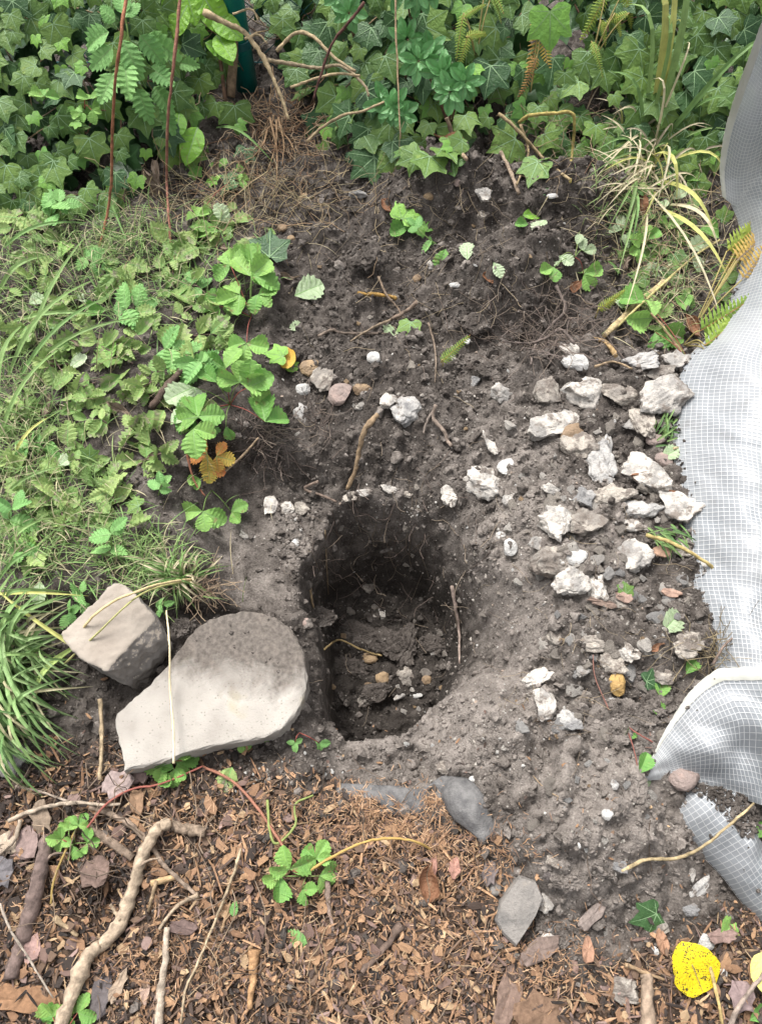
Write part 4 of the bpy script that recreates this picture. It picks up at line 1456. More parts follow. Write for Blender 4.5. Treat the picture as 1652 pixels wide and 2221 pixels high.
sheet_piece(sheet, [(1450, 1735, .012), (1462, 1770, .012), (1485, 1812, .012), (1540, 1872, .012), (1600, 1945, .012), (1665, 2010, .012), (1740, 2080, .012)],
            [(1530, 1680, .03), (1570, 1700, .03), (1610, 1750, .03), (1640, 1810, .03), (1690, 1860, .03), (1760, 1900, .03), (1830, 1950, .03)],
            lambda u, v: .062 * sin(pi * u) ** .6 * np.clip(v * 5 + .25, 0, 1) + .008 * sin(v * 16 + u * 4), fold_amp=.01, seed=4)

# soil that lies on the sheet
LL, SS = [], []
for k, n, ulo, uhi, vlo, vhi in ((1, 300, 0, .07, .25, 1), (1, 14, 0, .6, .3, 1), (3, 1100, .5, 1, 0, .36), (3, 14, 0, 1, 0, 1), (2, 6, 0, 1, .3, 1)):
    P, nr = SHEETS[k]
    for _ in range(n):
        v_ = int((vlo + (vhi - vlo) * random.random()) * (P.shape[0] - 1))
        u_ = int((ulo + (uhi - ulo) * random.random() ** (2 if k == 1 else 1)) * (P.shape[1] - 1))
        s_ = .0014 * 5 ** (random.random() ** 2)
        LL.append(P[v_, u_] + nr[v_, u_] * (s_ * .6) + rng.normal(0, .003, 3) * (1, 1, 0))
        SS.append(s_)
LL, SS = np.array(LL), np.array(SS)
V, T, I = batch(ico1, rand_rots(len(LL)), SS[:, None] * rng.uniform(.7, 1.2, (len(LL), 3)), LL)
tag(link('sheet_crumbs', mesh_np('sheet_crumbs', V, T, None, {'dry': rng.uniform(0, .4, len(LL))[I]}, mats=[M['crumb']])), 'crumbs of soil scattered on the plastic sheet', 'soil crumbs', kind='stuff')

# ------------------------------------------------------------------ concrete slab and cut stone
def make_slab_mat():
    m, nt = new_mat('concrete')
    g = N(nt, 'ShaderNodeTexCoord').outputs['Object']
    base = mixc(nt, ramp(nt, noise(nt, g, 14, 5), .35, .65), (.285, .262, .235), (.40, .376, .34))
    v = N(nt, 'ShaderNodeTexVoronoi', {'Vector': g, 'Scale': 190.0})
    sp = mathn(nt, 'MULTIPLY', mathn(nt, 'LESS_THAN', v.outputs['Distance'], .3), mathn(nt, 'GREATER_THAN', N(nt, 'ShaderNodeSeparateColor', {0: v.outputs['Color']}).outputs[1], .8))
    base = mixc(nt, mathn(nt, 'MULTIPLY', sp, .75), base, (.22, .2, .175))
    base = mixc(nt, ramp(nt, noise(nt, g, 9, 3), .60, .72), base, (.34, .30, .21))
    # dry earth left lying over the far half of the slab
    y = N(nt, 'ShaderNodeSeparateXYZ', {0: g})
    d = mathn(nt, 'ADD', mathn(nt, 'ADD', mathn(nt, 'MULTIPLY', y.outputs[1], 9.0), mathn(nt, 'MULTIPLY', y.outputs[0], 1.2)), mathn(nt, 'MULTIPLY', mathn(nt, 'SUBTRACT', noise(nt, g, 16, 6, .65), .5), 1.7))
    e = mixc(nt, ramp(nt, noise(nt, g, 120, 4), .35, .65), (.068, .058, .05), (.145, .124, .108))
    f = mathn(nt, 'MULTIPLY', ramp(nt, d, -.30, .34), .94)
    col = mixc(nt, f, base, e)
    fine = mathn(nt, 'MULTIPLY', ramp(nt, noise(nt, g, 28, 7, .72), .50, .76), .42)
    col = mixc(nt, fine, col, (.24, .2, .17))
    finish(nt, col, .9, mathn(nt, 'ADD', noise(nt, g, 240, 4, .7), mathn(nt, 'MULTIPLY', f, .6)), .2, bdist=.003, bstr=.6)
    return m


M['slab'] = make_slab_mat()
SLAB = [(268, 1672), (262, 1625), (250, 1560), (290, 1515), (335, 1475), (385, 1415), (410, 1380), (445, 1350), (490, 1332), (530, 1326), (575, 1332), (615, 1352), (645, 1386), (662, 1430), (664, 1480), (650, 1530), (620, 1572),
        (575, 1598), (500, 1612), (430, 1627), (350, 1652)]
zt = .052
cs = at(500, 1470, zt)
sp_ = np.array([pos3((a, b, zt)) for a, b in SLAB])
sp_ = smooth_path(np.concatenate([sp_, sp_[:1]]), 4)[:-1]
tc = np.array([cs.x, cs.y, zt])
rel = sp_ - tc
lv = []
for s_, dz in ((.0, 0), (.5, 0), (.97, 0), (.99, -.0012), (1.0, -.005), (1.006, -.02), (1.008, -.045), (1.0, -.07)):
    if s_ == 0:
        continue
    lv.append(rel * (s_, s_, 0) + (0, 0, dz))
m_ = len(rel)
V = np.concatenate([[(0, 0, 0)]] + lv)
V[:, :2] += .0014 * rng.normal(size=(len(V), 2)) * (np.arange(len(V)) > 2 * m_)[:, None]
T = [(0, 1 + i, 1 + (i + 1) % m_) for i in range(m_)]
Q = [(1 + k * m_ + i, 1 + (k + 1) * m_ + i, 1 + (k + 1) * m_ + (i + 1) % m_, 1 + k * m_ + (i + 1) % m_) for k in range(len(lv) - 1) for i in range(m_)]
me = mesh_np('concrete_slab', V, T, Q, smooth=False, mats=[M['slab']])
slab = link('concrete_slab', me, None, Matrix.Translation(tc))
tag(slab, 'pale concrete paving slab with a rounded end, half covered in soil', 'concrete slab')

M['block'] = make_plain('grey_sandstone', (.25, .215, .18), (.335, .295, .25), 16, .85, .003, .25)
M['block_shade'] = make_plain('split_shaded_sandstone', (.15, .136, .124), (.215, .195, .178), 26, .9, .004, .2)  # split sides: rougher, and their shade is put into the darker colour
bt_ = [(163, 1340), (236, 1272), (252, 1263), (268, 1264), (294, 1285), (342, 1338), (322, 1358), (303, 1378), (282, 1398), (258, 1424), (240, 1442), (228, 1456), (200, 1442), (170, 1425), (134, 1386), (130, 1374)]
top = np.array([pos3((a, b, .118 - .012 * (a > 300))) for a, b in bt_])
side = {5: (364, 1389, .075), 6: (357, 1405, .06), 7: (342, 1415, .045), 8: (328, 1428, .035), 9: (318, 1450, .03), 10: (306, 1466, .03), 11: (284, 1492, .03)}
low = []
for i in range(16):
    if i in side:
        low.append(pos3(side[i]))
    else:
        p = top[i].copy()
        c_ = top.mean(0)
        p[:2] = c_[:2] + (p[:2] - c_[:2]) * .97
        p[2] = .03
        low.append(p)
low = np.array(low)
c_ = top.mean(0)
bm = bmesh.new()
for p in np.concatenate([top, low, low - (0, 0, .05)]):
    bm.verts.new(p - np.array([c_[0], c_[1], .03]))
bmesh.ops.convex_hull(bm, input=bm.verts[:])
for v in [v for v in bm.verts if not v.link_faces]:
    bm.verts.remove(v)
me = bpy.data.meshes.new('stone_block')
bm.to_mesh(me)
bm.free()
tmp = bpy.data.objects.new('stone_block', me)
C.objects.link(tmp)
md = tmp.modifiers.new('remesh', 'REMESH')
md.mode = 'VOXEL'
md.voxel_size = .0034
md = tmp.modifiers.new('smooth', 'SMOOTH')
md.iterations = 3
me2 = bpy.data.meshes.new_from_object(tmp.evaluated_get(bpy.context.evaluated_depsgraph_get()))
bpy.data.objects.remove(tmp)
me = me2
me.name = 'stone_block'
nv = len(me.vertices)
co = np.zeros(nv * 3, np.float32)
me.vertices.foreach_get('co', co)
co = co.reshape(-1, 3)
nr = np.zeros(nv * 3, np.float32)
me.vertices.foreach_get('normal', nr)
nr = nr.reshape(-1, 3)
sidef = np.clip((.8 - nr[:, 2]) * 3, 0, 1)
k_ = .0022 * fbm(co[:, 0], co[:, 1] + co[:, 2], .05, 5, 3) + sidef * (.006 * fbm(co[:, 0] + co[:, 1], co[:, 2] * 1.5, .035, 8, 4) - .002)
k_ = k_ + .0012 * fbm(co[:, 0] + co[:, 2], co[:, 1], .012, 9, 2)
co = co + nr * k_[:, None]
me.vertices.foreach_set('co', co.astype(np.float32).ravel())
me.materials.clear()
me.materials.append(M['block'])
me.materials.append(M['block_shade'])
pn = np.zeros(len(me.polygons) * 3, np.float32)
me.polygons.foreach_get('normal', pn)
me.polygons.foreach_set('material_index', (pn.reshape(-1, 3)[:, 2] < .72).astype(np.int32))  # steep faces take the colour with shade painted in
me.polygons.foreach_set('use_smooth', np.ones(len(me.polygons), bool))
me.update()
tag(link('stone_block', me, None, Matrix.Translation((c_[0], c_[1], .03))), 'squared grey block of split stone resting against the grass tuft', 'stone block')

# a rubble stone half hidden under the grass and the dark membrane poking from the mulch
def stone(px, py, w, h, ang, kind, label, group=None, seed=None, k=3, sink=.25, flat=.7, facets=9, name='flint', cat='stone', fn=hz, rough=.05, cut=(.5, .85), mesh=None):
    p = shoot(px, py, fn)
    m = px2m(p)
    if mesh is None:
        v, f = lump(k, seed if seed is not None else int(px * 7 + py), facets, cut, rough)
        v = v / (np.abs(v).max(0) + 1e-6)
        me = mesh_np(name, v, f, None, smooth=(k >= 5), mats=[M[kind]])
    else:
        me = mesh
    sx, sy = w * m * .5, h * m * .5
    # a spot drawn h pixels tall on a sloping line of sight
    sz = min(sx, sy) * flat
    a = math.radians(ang)
    sc = Matrix.Diagonal((sx, sy, sz, 1))
    up = Vector((0, -.3 * random.random(), 1)).normalized()
    R = Matrix.Rotation(a, 4, 'Z') @ Matrix.Rotation(random.gauss(0, .12), 4, 'X') @ Matrix.Rotation(random.gauss(0, .12), 4, 'Y')
    o = link(name, me, None, Matrix.Translation(p + Vector((0, 0, sz * (.5 - sink)))) @ R)
    # the size goes into the mesh so that the stone's grain stays true to scale
    if mesh is None:
        me.transform(sc)
        me.update()
    else:
        o.matrix_basis = o.matrix_basis @ sc
    return tag(o, label, cat, group)


FL = 'flints thrown up beside the hole'
STONES = [
    (1238, 760, 40, 44, 20, 'flint', 'white two lobed flint, upper lobe, at the top of the stone pile'),
    (1245, 790, 48, 38, -10, 'chalk', 'white knobbly flint just under the grey lobe at the top of the pile'),
    (1387, 785, 66, 46, 0, 'flint_grey', 'angular grey flint left of the cream one at the sheet'),
    (1465, 785, 58, 42, -5, 'flint', 'cream white flint lying at the torn edge of the sheet'),
    (1430, 812, 52, 30, 0, 'flint_dirty', 'soil caked flint between the cream flint and the big beige one'),
    (1270, 850, 84, 66, -15, 'flint', 'large white jagged flint in the upper row of the pile'),
    (1190, 850, 56, 50, 30, 'flint_dirty', 'dirty brown white flint beside the large white jagged one'),
    (1082, 853, 44, 40, 10, 'flint', 'white flint alone on soil left of the pile'),
    (1345, 856, 66, 40, -10, 'flint_dirty', 'low cream flint caked in soil beside the big beige flint'),
    (1432, 872, 104, 82, 10, 'flint', 'biggest beige grey flint touching the sheet'),
    (1393, 915, 40, 70, 10, 'flint_dirty', 'narrow brown stone at the foot of the biggest beige flint'),
    (1200, 925, 112, 50, 32, 'flint', 'long wedge shaped pale flint slanting up to the right'),
    (1240, 938, 50, 30, 30, 'tan', 'brown rounded cobble tucked under the wedge shaped flint'),
    (1250, 965, 70, 58, -10, 'flint_dirty', 'rough brown flint below the wedge shaped one'),
    (1298, 1003, 64, 112, -22, 'flint_grey', 'long grey white flint standing upright in the pile'),
    (1387, 1025, 70, 112, 28, 'flint', 'long pale flint leaning left over an orange leaf'),
    (1325, 1080, 92, 44, 12, 'flint_dirty', 'flat brown grey stone under the two long flints'),
    (1268, 1082, 46, 44, 0, 'flint_grey', 'blue grey flint at the left end of the flat brown stone'),
    (1375, 1108, 92, 40, 0, 'flint_grey', 'wide flat grey flint with ragged lower edge'),
    (1365, 1142, 68, 26, -10, 'flint', 'thin pale flint splinter under the wide flat one'),
    (1475, 1112, 80, 92, 20, 'flint', 'big pinkish white flint next to the soil on the sheet'),
    (1520, 1100, 50, 70, 0, 'flint_dirty', 'brown crumbly stone caked with soil on the sheet edge'),
    (1505, 1022, 52, 30, 0, 'flint_dirty', 'soil covered stone lying on the sheet'),
    (1200, 1138, 74, 86, 15, 'flint', 'large flat white flint with straight left edge'),
    (1262, 1135, 66, 62, 40, 'flint_dirty', 'brownish flint leaning on the large flat white one'),
    (1358, 1213, 92, 66, -8, 'flint', 'flat pale oval flint alone in brown soil'),
    (1190, 1222, 76, 62, 20, 'flint_dirty', 'dirty flint upper left of the stacked white flints'),
    (1240, 1262, 78, 72, 20, 'flint', 'broad white grey flint at the centre of the lower stack'),
    (1292, 1275, 46, 66, 0, 'flint', 'upright grey white flint right of the broad one'),
    (1245, 1208, 42, 34, 0, 'chalk', 'small cream knob on top of the lower stack'),
    (1048, 1048, 72, 86, 15, 'flint', 'round pale flint set flush in the soil above the hole'),
    (1096, 1014, 32, 34, 0, 'chalk', 'white corner of flint beside the round pale one'),
    (972, 1075, 38, 62, -15, 'flint', 'white ragged flint at the far right lip of the hole'),
    (1105, 1190, 26, 34, 0, 'chalk', 'small white flint alone on the pale slope right of the hole'),
    (1086, 1162, 18, 16, 0, 'chalk', 'tiny white chip just above the small white flint on the slope'),
    (870, 895, 80, 76, 10, 'flint_grey', 'grey white flint set in the soil behind the hole'),
    (842, 870, 42, 36, 0, 'flint', 'bluish white knob joined to the flint behind the hole'),
    (735, 855, 52, 52, 0, 'pinkish', 'round pinkish brown cobble behind the hole'),
    (700, 822, 44, 62, -20, 'flint_dirty', 'beige grey flint left of the pinkish cobble'),
    (657, 846, 28, 26, 0, 'chalk', 'small white flint next to the strawberry leaves'),
    (783, 845, 42, 26, 0, 'tan', 'half buried brown pebble right of the pinkish cobble'),
    (652, 897, 32, 44, 20, 'flint_grey', 'grey smooth stone on the slope under the strawberry leaves'),
    (675, 800, 46, 36, 0, 'tan', 'brown stone caked in soil beside the yellow spotted leaf'),
    (1047, 422, 36, 46, 0, 'flint', 'pinkish white stone on the right shoulder of the back heap'),
    (1047, 470, 26, 28, 0, 'flint_dirty', 'dusty stone just below the pinkish white one on the heap'),
    (776, 423, 40, 22, -8, 'flint_grey', 'grey white splinter behind the bare soil'),
    (1198, 426, 24, 12, 0, 'chalk', 'small white flat stone on the far right of the back heap'),
    (932, 573, 22, 34, -10, 'flint', 'small white flint in the soil below the green cuttings'),
    (990, 619, 30, 16, 0, 'chalk', 'flat cream pebble on the soil left of the brown curled leaf'),
    (811, 777, 28, 24, 0, 'chalk', 'bright white chip alone behind the hole'),
    (1012, 741, 15, 16, 0, 'chalk', 'white pebble near the fern leaflet'),
    (1028, 826, 28, 24, 15, 'flint_grey', 'small blue grey pebble left of the lone white flint'),
    (1062, 960, 18, 50, 15, 'flint', 'narrow white shard standing in the soil'),
    (1205, 1382, 42, 44, 0, 'flint_dirty', 'chipped white brown flint at the upper left of the lower scatter'),
    (1285, 1395, 70, 36, -5, 'flint_dirty', 'long low flint mostly under soil'),
    (1366, 1418, 44, 34, -20, 'flint', 'pinkish white flint beside the small reddish leaf'),
    (1325, 1436, 48, 46, 0, 'flint_dirty', 'rough flint with a white edge above the yellow cobble'),
    (1336, 1482, 30, 44, 10, 'ochre_stone', 'yellow ochre rounded cobble in the lower scatter'),
    (1180, 1530, 40, 60, 10, 'flint', 'white flint split open below the pale soil ridge'),
    (1160, 1475, 70, 30, 25, 'flint', 'white streaked flint at the top of the pale soil ridge'),
    (1248, 1515, 50, 58, 0, 'flint_dirty', 'brown crusted flint right of the split white one'),
    (1237, 1562, 48, 36, -15, 'flint_grey', 'grey flint below the brown crusted one'),
    (1328, 1526, 30, 20, 0, 'chalk', 'little white wedge of flint under the yellow cobble'),
    (1260, 1455, 30, 26, 0, 'flint', 'small white flint chip in the middle of the lower scatter'),
    (1495, 1400, 60, 50, 0, 'flint_dirty', 'beige stone held in the root ball at the sheet'),
    (1535, 1480, 32, 24, -20, 'flint', 'pinkish triangular flint at the hem of the sheet'),
    (1440, 1465, 40, 34, 0, 'flint_dirty', 'stone crusted with soil left of the root ball'),
    (1480, 1690, 62, 50, 10, 'pinkish', 'grey pink angular stone below the folded corner of the sheet'),
    (1514, 1930, 78, 30, 42, 'flint_grey', 'long black and white flint by the rolled sheet'),
    (1498, 1974, 34, 24, 0, 'flint_grey', 'small grey flint beside the long black and white one'),
    (1346, 1880, 32, 30, -30, 'flint_grey', 'flat blue grey flake at the end of the dry stalk'),
    (1495, 1892, 24, 36, 0, 'flint', 'upright pale flint left of the rolled sheet'),
    (1183, 1957, 36, 44, 0, 'flint', 'pinkish white angular flint beside the dark flat stone'),
    (1147, 1967, 16, 14, 0, 'chalk', 'white oval pebble lying against the dark flat stone'),
    (1190, 2010, 26, 30, 0, 'flint_grey', 'blue grey knob of flint above the curved white one'),
    (1178, 2040, 44, 24, 30, 'flint', 'curved white flint at the edge of the mulch'),
    (1528, 2046, 30, 36, 20, 'chalk', 'smooth white pebble above the yellow leaf'),
    (1418, 2064, 20, 19, 0, 'chalk', 'small white pebble up left of the yellow leaf'),
    (1568, 2110, 15, 20, 10, 'chalk', 'small white pebble right of the yellow leaf'),
    (1315, 1767, 24, 24, 0, 'chalk', 'white square chip in the crumbly soil right of the hole'),
    (1333, 1702, 18, 20, 0, 'flint_grey', 'small grey chip above the white square one'),
    (1253, 1834, 10, 12, 0, 'chalk', 'tiny bright white pebble in crumbly soil'),
    (960, 1665, 32, 26, 0, 'flint_dirty', 'dusty grey stone on the near lip of the hole'),
    (1025, 1690, 18, 12, 0, 'chalk', 'white pebble above the dark membrane'),
    (825, 1333, 42, 28, 8, 'flint', 'pale grey flint lying deep in the hole'),
    (806, 1386, 18, 22, 0, 'tan', 'small tan pebble in the middle of the hole floor'),
    (800, 1427, 34, 24, 0, 'tan', 'tan brown stone on the hole floor near its left wall'),
    (880, 1437, 44, 34, 0, 'flint', 'white and grey flint in the hole, larger of the pair'),
    (878, 1468, 44, 36, -30, 'flint_dirty', 'grey ribbed flint under the white one in the hole'),
    (832, 1472, 32, 28, 0, 'tan', 'lumpy tan stone on the hole floor'),
    (923, 1475, 22, 22, 0, 'tan', 'round tan pebble at the right of the hole floor'),
    (865, 1511, 32, 14, 28, 'flint', 'thin white shard on the hole floor'),
    (902, 1508, 26, 12, -5, 'chalk', 'short white shard right of the thin one in the hole'),
    (788, 1520, 34, 26, 0, 'flint_dirty', 'beige crusted stone at the near end of the hole floor'),
    (800, 1275, 26, 26, 0, 'flint_dirty', 'small crusted stone at the foot of the far hole wall'),
    (665, 1352, 20, 22, 0, 'pinkish', 'small pinkish stone between the slab and the hole'),
    (585, 1096, 32, 48, -10, 'flint', 'pale flint at the left of three in the turf cut'),
    (623, 1102, 28, 36, 10, 'flint', 'pinkish pale flint at the middle of three in the turf cut'),
    (657, 1106, 34, 30, 0, 'flint_dirty', 'crusted flint at the right of three in the turf cut'),
    (535, 1160, 40, 24, -10, 'flint', 'smooth pink white flint on the cut face above the slab'),
    (641, 1180, 16, 24, 0, 'chalk', 'thin white flake on the cut face left of the hole'),
    (1198, 1064, 38, 26, 0, 'flint', 'white lumpy flint between the pile and the hole'),
    (1103, 1085, 24, 24, 0, 'flint', 'small angular flint right of the round pale one'),
    (612, 497, 24, 20, 0, 'tan', 'brown pebble in the back soil, left of two'),
    (632, 520, 18, 16, 0, 'tan', 'smaller brown pebble in the back soil, right of two'),
    (658, 428, 16, 22, 0, 'tan', 'tan pebble at the edge of the roots'),
    (930, 428, 22, 18, 0, 'tan', 'brown pebble sunk in the back heap'),
    (992, 396, 16, 20, 0, 'pinkish', 'pink brown pebble near the top of the back heap'),
    (905, 605, 20, 20, 0, 'tan', 'dark brown pebble in the middle soil'),
    (1070, 1925, 28, 36, -15, 'darkstone', 'smooth dark oval pebble left of the dark flat stone'),
    (1165, 1180, 30, 26, 0, 'flint', 'chip of white flint at the left edge of the large flat white one'),
    (1305, 1085, 26, 20, 0, 'flint', 'small pale flint wedged in front of the flat brown stone'),
    (1420, 955, 34, 24, 0, 'pinkish', 'pink grey pebble at the edge of the cut grass'),
    (1438, 1000, 34, 26, -20, 'pinkish', 'pink white stone below the cut grass at the sheet'),
    (1368, 920, 40, 34, 20, 'flint', 'thin curved white flint right of the wedge shaped one'),
    (1480, 1185, 44, 40, 0, 'flint_dirty', 'crusted stone on the sheet behind the bare stalk'),
    (1530, 1165, 36, 36, 0, 'flint', 'broken white flint among roots on the sheet'),
    (1540, 1230, 50, 36, 0, 'flint', 'pale stone at the far end of the bare stalk'),
    (1200, 1870, 30, 26, 0, 'flint_dirty', 'grey dusty stone in crumbly soil above the dark flat stone'),
    (1420, 2010, 62, 40, 0, 'flint_dirty', 'dull brown stone right of the fallen ivy leaf'),
    (1355, 2155, 60, 62, 0, 'flint_dirty', 'dull grey lump left of the yellow leaf'),
    (1345, 1310, 30, 22, 0, 'flint_dirty', 'brown stone beside the small ivy leaf in the pile'),
    (758, 1080, 30, 22, 20, 'flint_dirty', 'pale crusted chip at the left of the far hole rim'),
    (792, 1068, 34, 20, 0, 'flint', 'pale flat chip on the far hole rim'),
    (845, 1060, 40, 22, -8, 'flint', 'whitish crust stone at the middle of the far hole rim'),
    (880, 1072, 26, 20, -20, 'flint_dirty', 'dusty chip at the right of the far hole rim'),
    (20, 1640, 90, 80, 0, 'flint_grey', 'grey stone half hidden under the long grass'),
]
for row in STONES:
    px, py, w, h, a, kd, lb = row
    big = max(w, h) > 40
    g_ = 1.32 if px > 1050 and 740 < py < 1600 else 1.15
    stone(px, py, w * g_, h * g_, a, kd, lb, FL if px > 1050 and py < 1720 else None, k=5 if max(w, h) > 55 else 4 if max(w, h) > 22 else 3, name='pebble' if max(w, h) < 23 or kd in ('tan',) else 'flint',
          facets=12 if kd.startswith('flint') else 4, cut=(.5, .82) if kd.startswith('flint') else (.72, .95), rough=.08 if kd.startswith('flint') else .02, sink=.27 if big else .25)

# the dark flat stone is a slab with a pointed end
v = np.array([pos3((a, b, 0)) for a, b in ((1130, 1903), (1165, 1915), (1180, 1950), (1165, 1990), (1140, 2030), (1122, 2057), (1095, 2030), (1078, 2000), (1090, 1960), (1112, 1925))])
p0 = shoot(1120, 1970)
v[:, :2] -= v[:, :2].mean(0)
v = np.concatenate([v * (.93, .93, 0) + (0, 0, .026), v + (0, 0, .018), v * (1.02, 1.02, 0) + (0, 0, -.02)])
v[:10, 2] += v[:10, 0] * .08
Q = [(k * 10 + i, (k + 1) * 10 + i, (k + 1) * 10 + (i + 1) % 10, k * 10 + (i + 1) % 10) for k in range(2) for i in range(10)]
v = np.concatenate([v, [(0, 0, .029)]])
T = [(30, i, (i + 1) % 10) for i in range(10)]
tag(link('flat_stone', mesh_np('flat_stone', v, T, Q, mats=[M['darkstone']]), None, Matrix.Translation(p0)), 'dark grey flat stone with a pointed lower end in the mulch edge', 'stone')

# loose chips of flint and pebbles, alike
small = {}
for kd in ('chalk', 'flint', 'tan', 'flint_dirty', 'flint_grey'):
    small[kd] = []
    for i in range(4):
        v, f = lump(3, 900 + i, 9, (.45, .85), .08)
        small[kd].append(mesh_np('pebble', v, f, None, smooth=False, mats=[M[kd]]))


SOIL_MARKS = [('the round pale flint', 1048, 1048), ('the flint behind the hole', 870, 895), ('the pinkish cobble', 735, 855), ('the wedge shaped flint', 1200, 925), ('the broad white grey flint', 1240, 1262), ('the pale oval flint', 1358, 1213),
              ('the yellow cobble', 1336, 1482), ('the split white flint', 1180, 1530), ('the sheet corner', 1400, 1690), ('the white square chip', 1315, 1767), ('the dark flat stone', 1120, 1970), ('the blue grey flake', 1346, 1880), ('the back heap', 950, 420),
              ('the pebble pair', 620, 505), ('the amber twig', 820, 640), ('the root tangle', 1190, 740), ('the pale flint in the hole', 825, 1333), ('the tan stone in the hole', 800, 1427), ('the white shard in the hole', 865, 1511), ('the near lip of the hole', 800, 1620),
              ('the dark ivy leaf', 587, 545), ('the biggest beige flint', 1432, 872), ('the root ball', 1500, 1420), ('the pair of small lobed leaves', 670, 1612)]


def by_mark(px, py, marks):
    m = min(marks, key=lambda q: (q[1] - px) ** 2 + (q[2] - py) ** 2)
    dx, dy = px - m[1], py - m[2]
    if abs(dx) > abs(dy):
        w = 'right of' if dx > 0 else 'left of'
    else:
        w = 'below' if dy > 0 else 'above'
    return w + ' ' + m[0]


def small_stones(n, kd, label, group, lo, hi, spots):
    for _ in range(n):
        c = random.choice(spots)
        px, py = random.gauss(c[0], c[2]), random.gauss(c[1], c[3])
        if not (-20 < px < 1560 and 380 < py < 2230):
            continue
        s = lo + (hi - lo) * random.random() ** 2
        lb = ('larger ' if s > lo + .45 * (hi - lo) else '') + label + ' ' + by_mark(px, py, SOIL_MARKS)
        stone(px, py, s * random.uniform(.8, 1.4), s, random.uniform(0, 180), kd, lb, group, name='pebble', mesh=random.choice(small[kd]), flat=.7)


small_stones(46, 'chalk', 'white flint chip', 'white chips in the soil', 5, 13, [(1000, 950, 150, 150), (1280, 1450, 100, 150), (1300, 1800, 100, 100), (900, 600, 200, 100), (1100, 1200, 70, 100), (860, 1450, 90, 80), (700, 1680, 60, 30)])
small_stones(52, 'flint', 'small pale angular chip', 'pale chips in the soil', 8, 22, [(1320, 1500, 100, 130), (1250, 1050, 140, 110), (1280, 1850, 110, 120), (1420, 1250, 60, 120), (860, 1480, 80, 60), (900, 850, 200, 90)])
small_stones(28, 'flint_dirty', 'small soil crusted stone', 'crusted stones in the soil', 10, 26, [(1300, 1500, 130, 180), (1250, 1000, 140, 120), (1250, 1850, 110, 130), (860, 1440, 80, 90), (900, 700, 220, 120)])
small_stones(60, 'flint_dirty', 'soil smeared angular flint', 'half buried rubble', 20, 46, [(1300, 1470, 120, 130), (1250, 1080, 120, 120), (1380, 1000, 60, 120), (1260, 1250, 90, 90), (1330, 900, 80, 60)])
small_stones(34, 'flint', 'pale broken flint', 'pale rubble', 18, 40, [(1300, 1420, 120, 130), (1250, 1080, 120, 120), (1400, 1050, 50, 120), (1260, 1250, 90, 90)])
small_stones(26, 'flint_grey', 'grey broken flint', 'grey rubble', 18, 42, [(1270, 1560, 90, 110), (1330, 1700, 90, 90), (1230, 1450, 80, 70), (1330, 1280, 90, 60)])
small_stones(16, 'flint_dirty', 'crusted stone in the hole wall', 'stones in the hole wall', 12, 26, [(860, 1170, 90, 40), (1030, 1260, 30, 80), (940, 1330, 60, 50)])
small_stones(30, 'tan', 'small brown pebble', 'brown pebbles in the soil', 8, 18, [(900, 500, 200, 80), (1000, 900, 200, 150), (1250, 1600, 120, 150), (860, 1430, 80, 60)])

# big clods of dug soil, each one could be lifted away
CLODS = [(700, 522, 84, 66, 'rounded clod with a bare pebble face in the back soil'), (800, 560, 66, 60, 'dark smooth clod between the two soil heaps'), (1305, 185, 90, 80, 'dark clod stuck in the ivy behind the grass clump'),
         (1160, 600, 100, 70, 'big clod with a sharp dark edge below the cut green stems'), (1240, 440, 120, 70, 'broad clod on the right of the back heap'), (950, 420, 130, 90, 'broad crumbly clod on the left of the back heap'), (1100, 250, 90, 60, 'dark clod full of roots below the fern'),
         (1350, 1545, 66, 50, 'grey brown clod below the yellow cobble'), (1420, 1528, 60, 58, 'rounded dry clod beside the sheet hem'), (1330, 1590, 80, 56, 'flat topped clod in the lower scatter'), (1395, 1560, 50, 36, 'small clod right of the flat topped one'),
         (1250, 1660, 110, 64, 'large crumbly clod right of the pale ridge'), (1170, 1740, 90, 60, 'crumbly clod next to the dark membrane'), (1370, 1700, 50, 80, 'long clod below the sheet corner'), (1230, 1905, 70, 50, 'dark clod above the pinkish white angular flint'),
         (1545, 1450, 60, 60, 'dark root ball clod at the sheet'), (1520, 1380, 46, 40, 'small black clod above the root ball'), (1180, 2000, 40, 40, 'black clod beside the curved white flint'), (1220, 2025, 44, 44, 'dark clod right of the curved white flint'),
         (830, 1395, 70, 60, 'dark clod in the middle of the hole'), (870, 1405, 60, 70, 'upright dark clod right of the middle in the hole'), (770, 1370, 80, 50, 'low dark clod at the left of the hole'), (760, 1450, 70, 46, 'dark clod by the left wall of the hole'), (940, 1400, 60, 44, 'dark clod by the right wall of the hole'),
         (820, 1500, 60, 36, 'dark clod at the near end of the hole'), (690, 1340, 60, 40, 'crumbling clod on the left rim of the hole'), (1040, 700, 70, 50, 'clod at the left of the root tangle'), (1120, 660, 110, 60, 'wide clod above the root tangle'), (1070, 800, 60, 40, 'clod below the fern leaflet'),
         (480, 1360, 60, 36, 'loose clod at the far edge of the slab'), (400, 1360, 50, 40, 'loose clod between the block and the slab'), (590, 1590, 40, 26, 'loose clod at the near edge of the slab'), (265, 1590, 40, 34, 'round dark clod at the left end of the slab')]
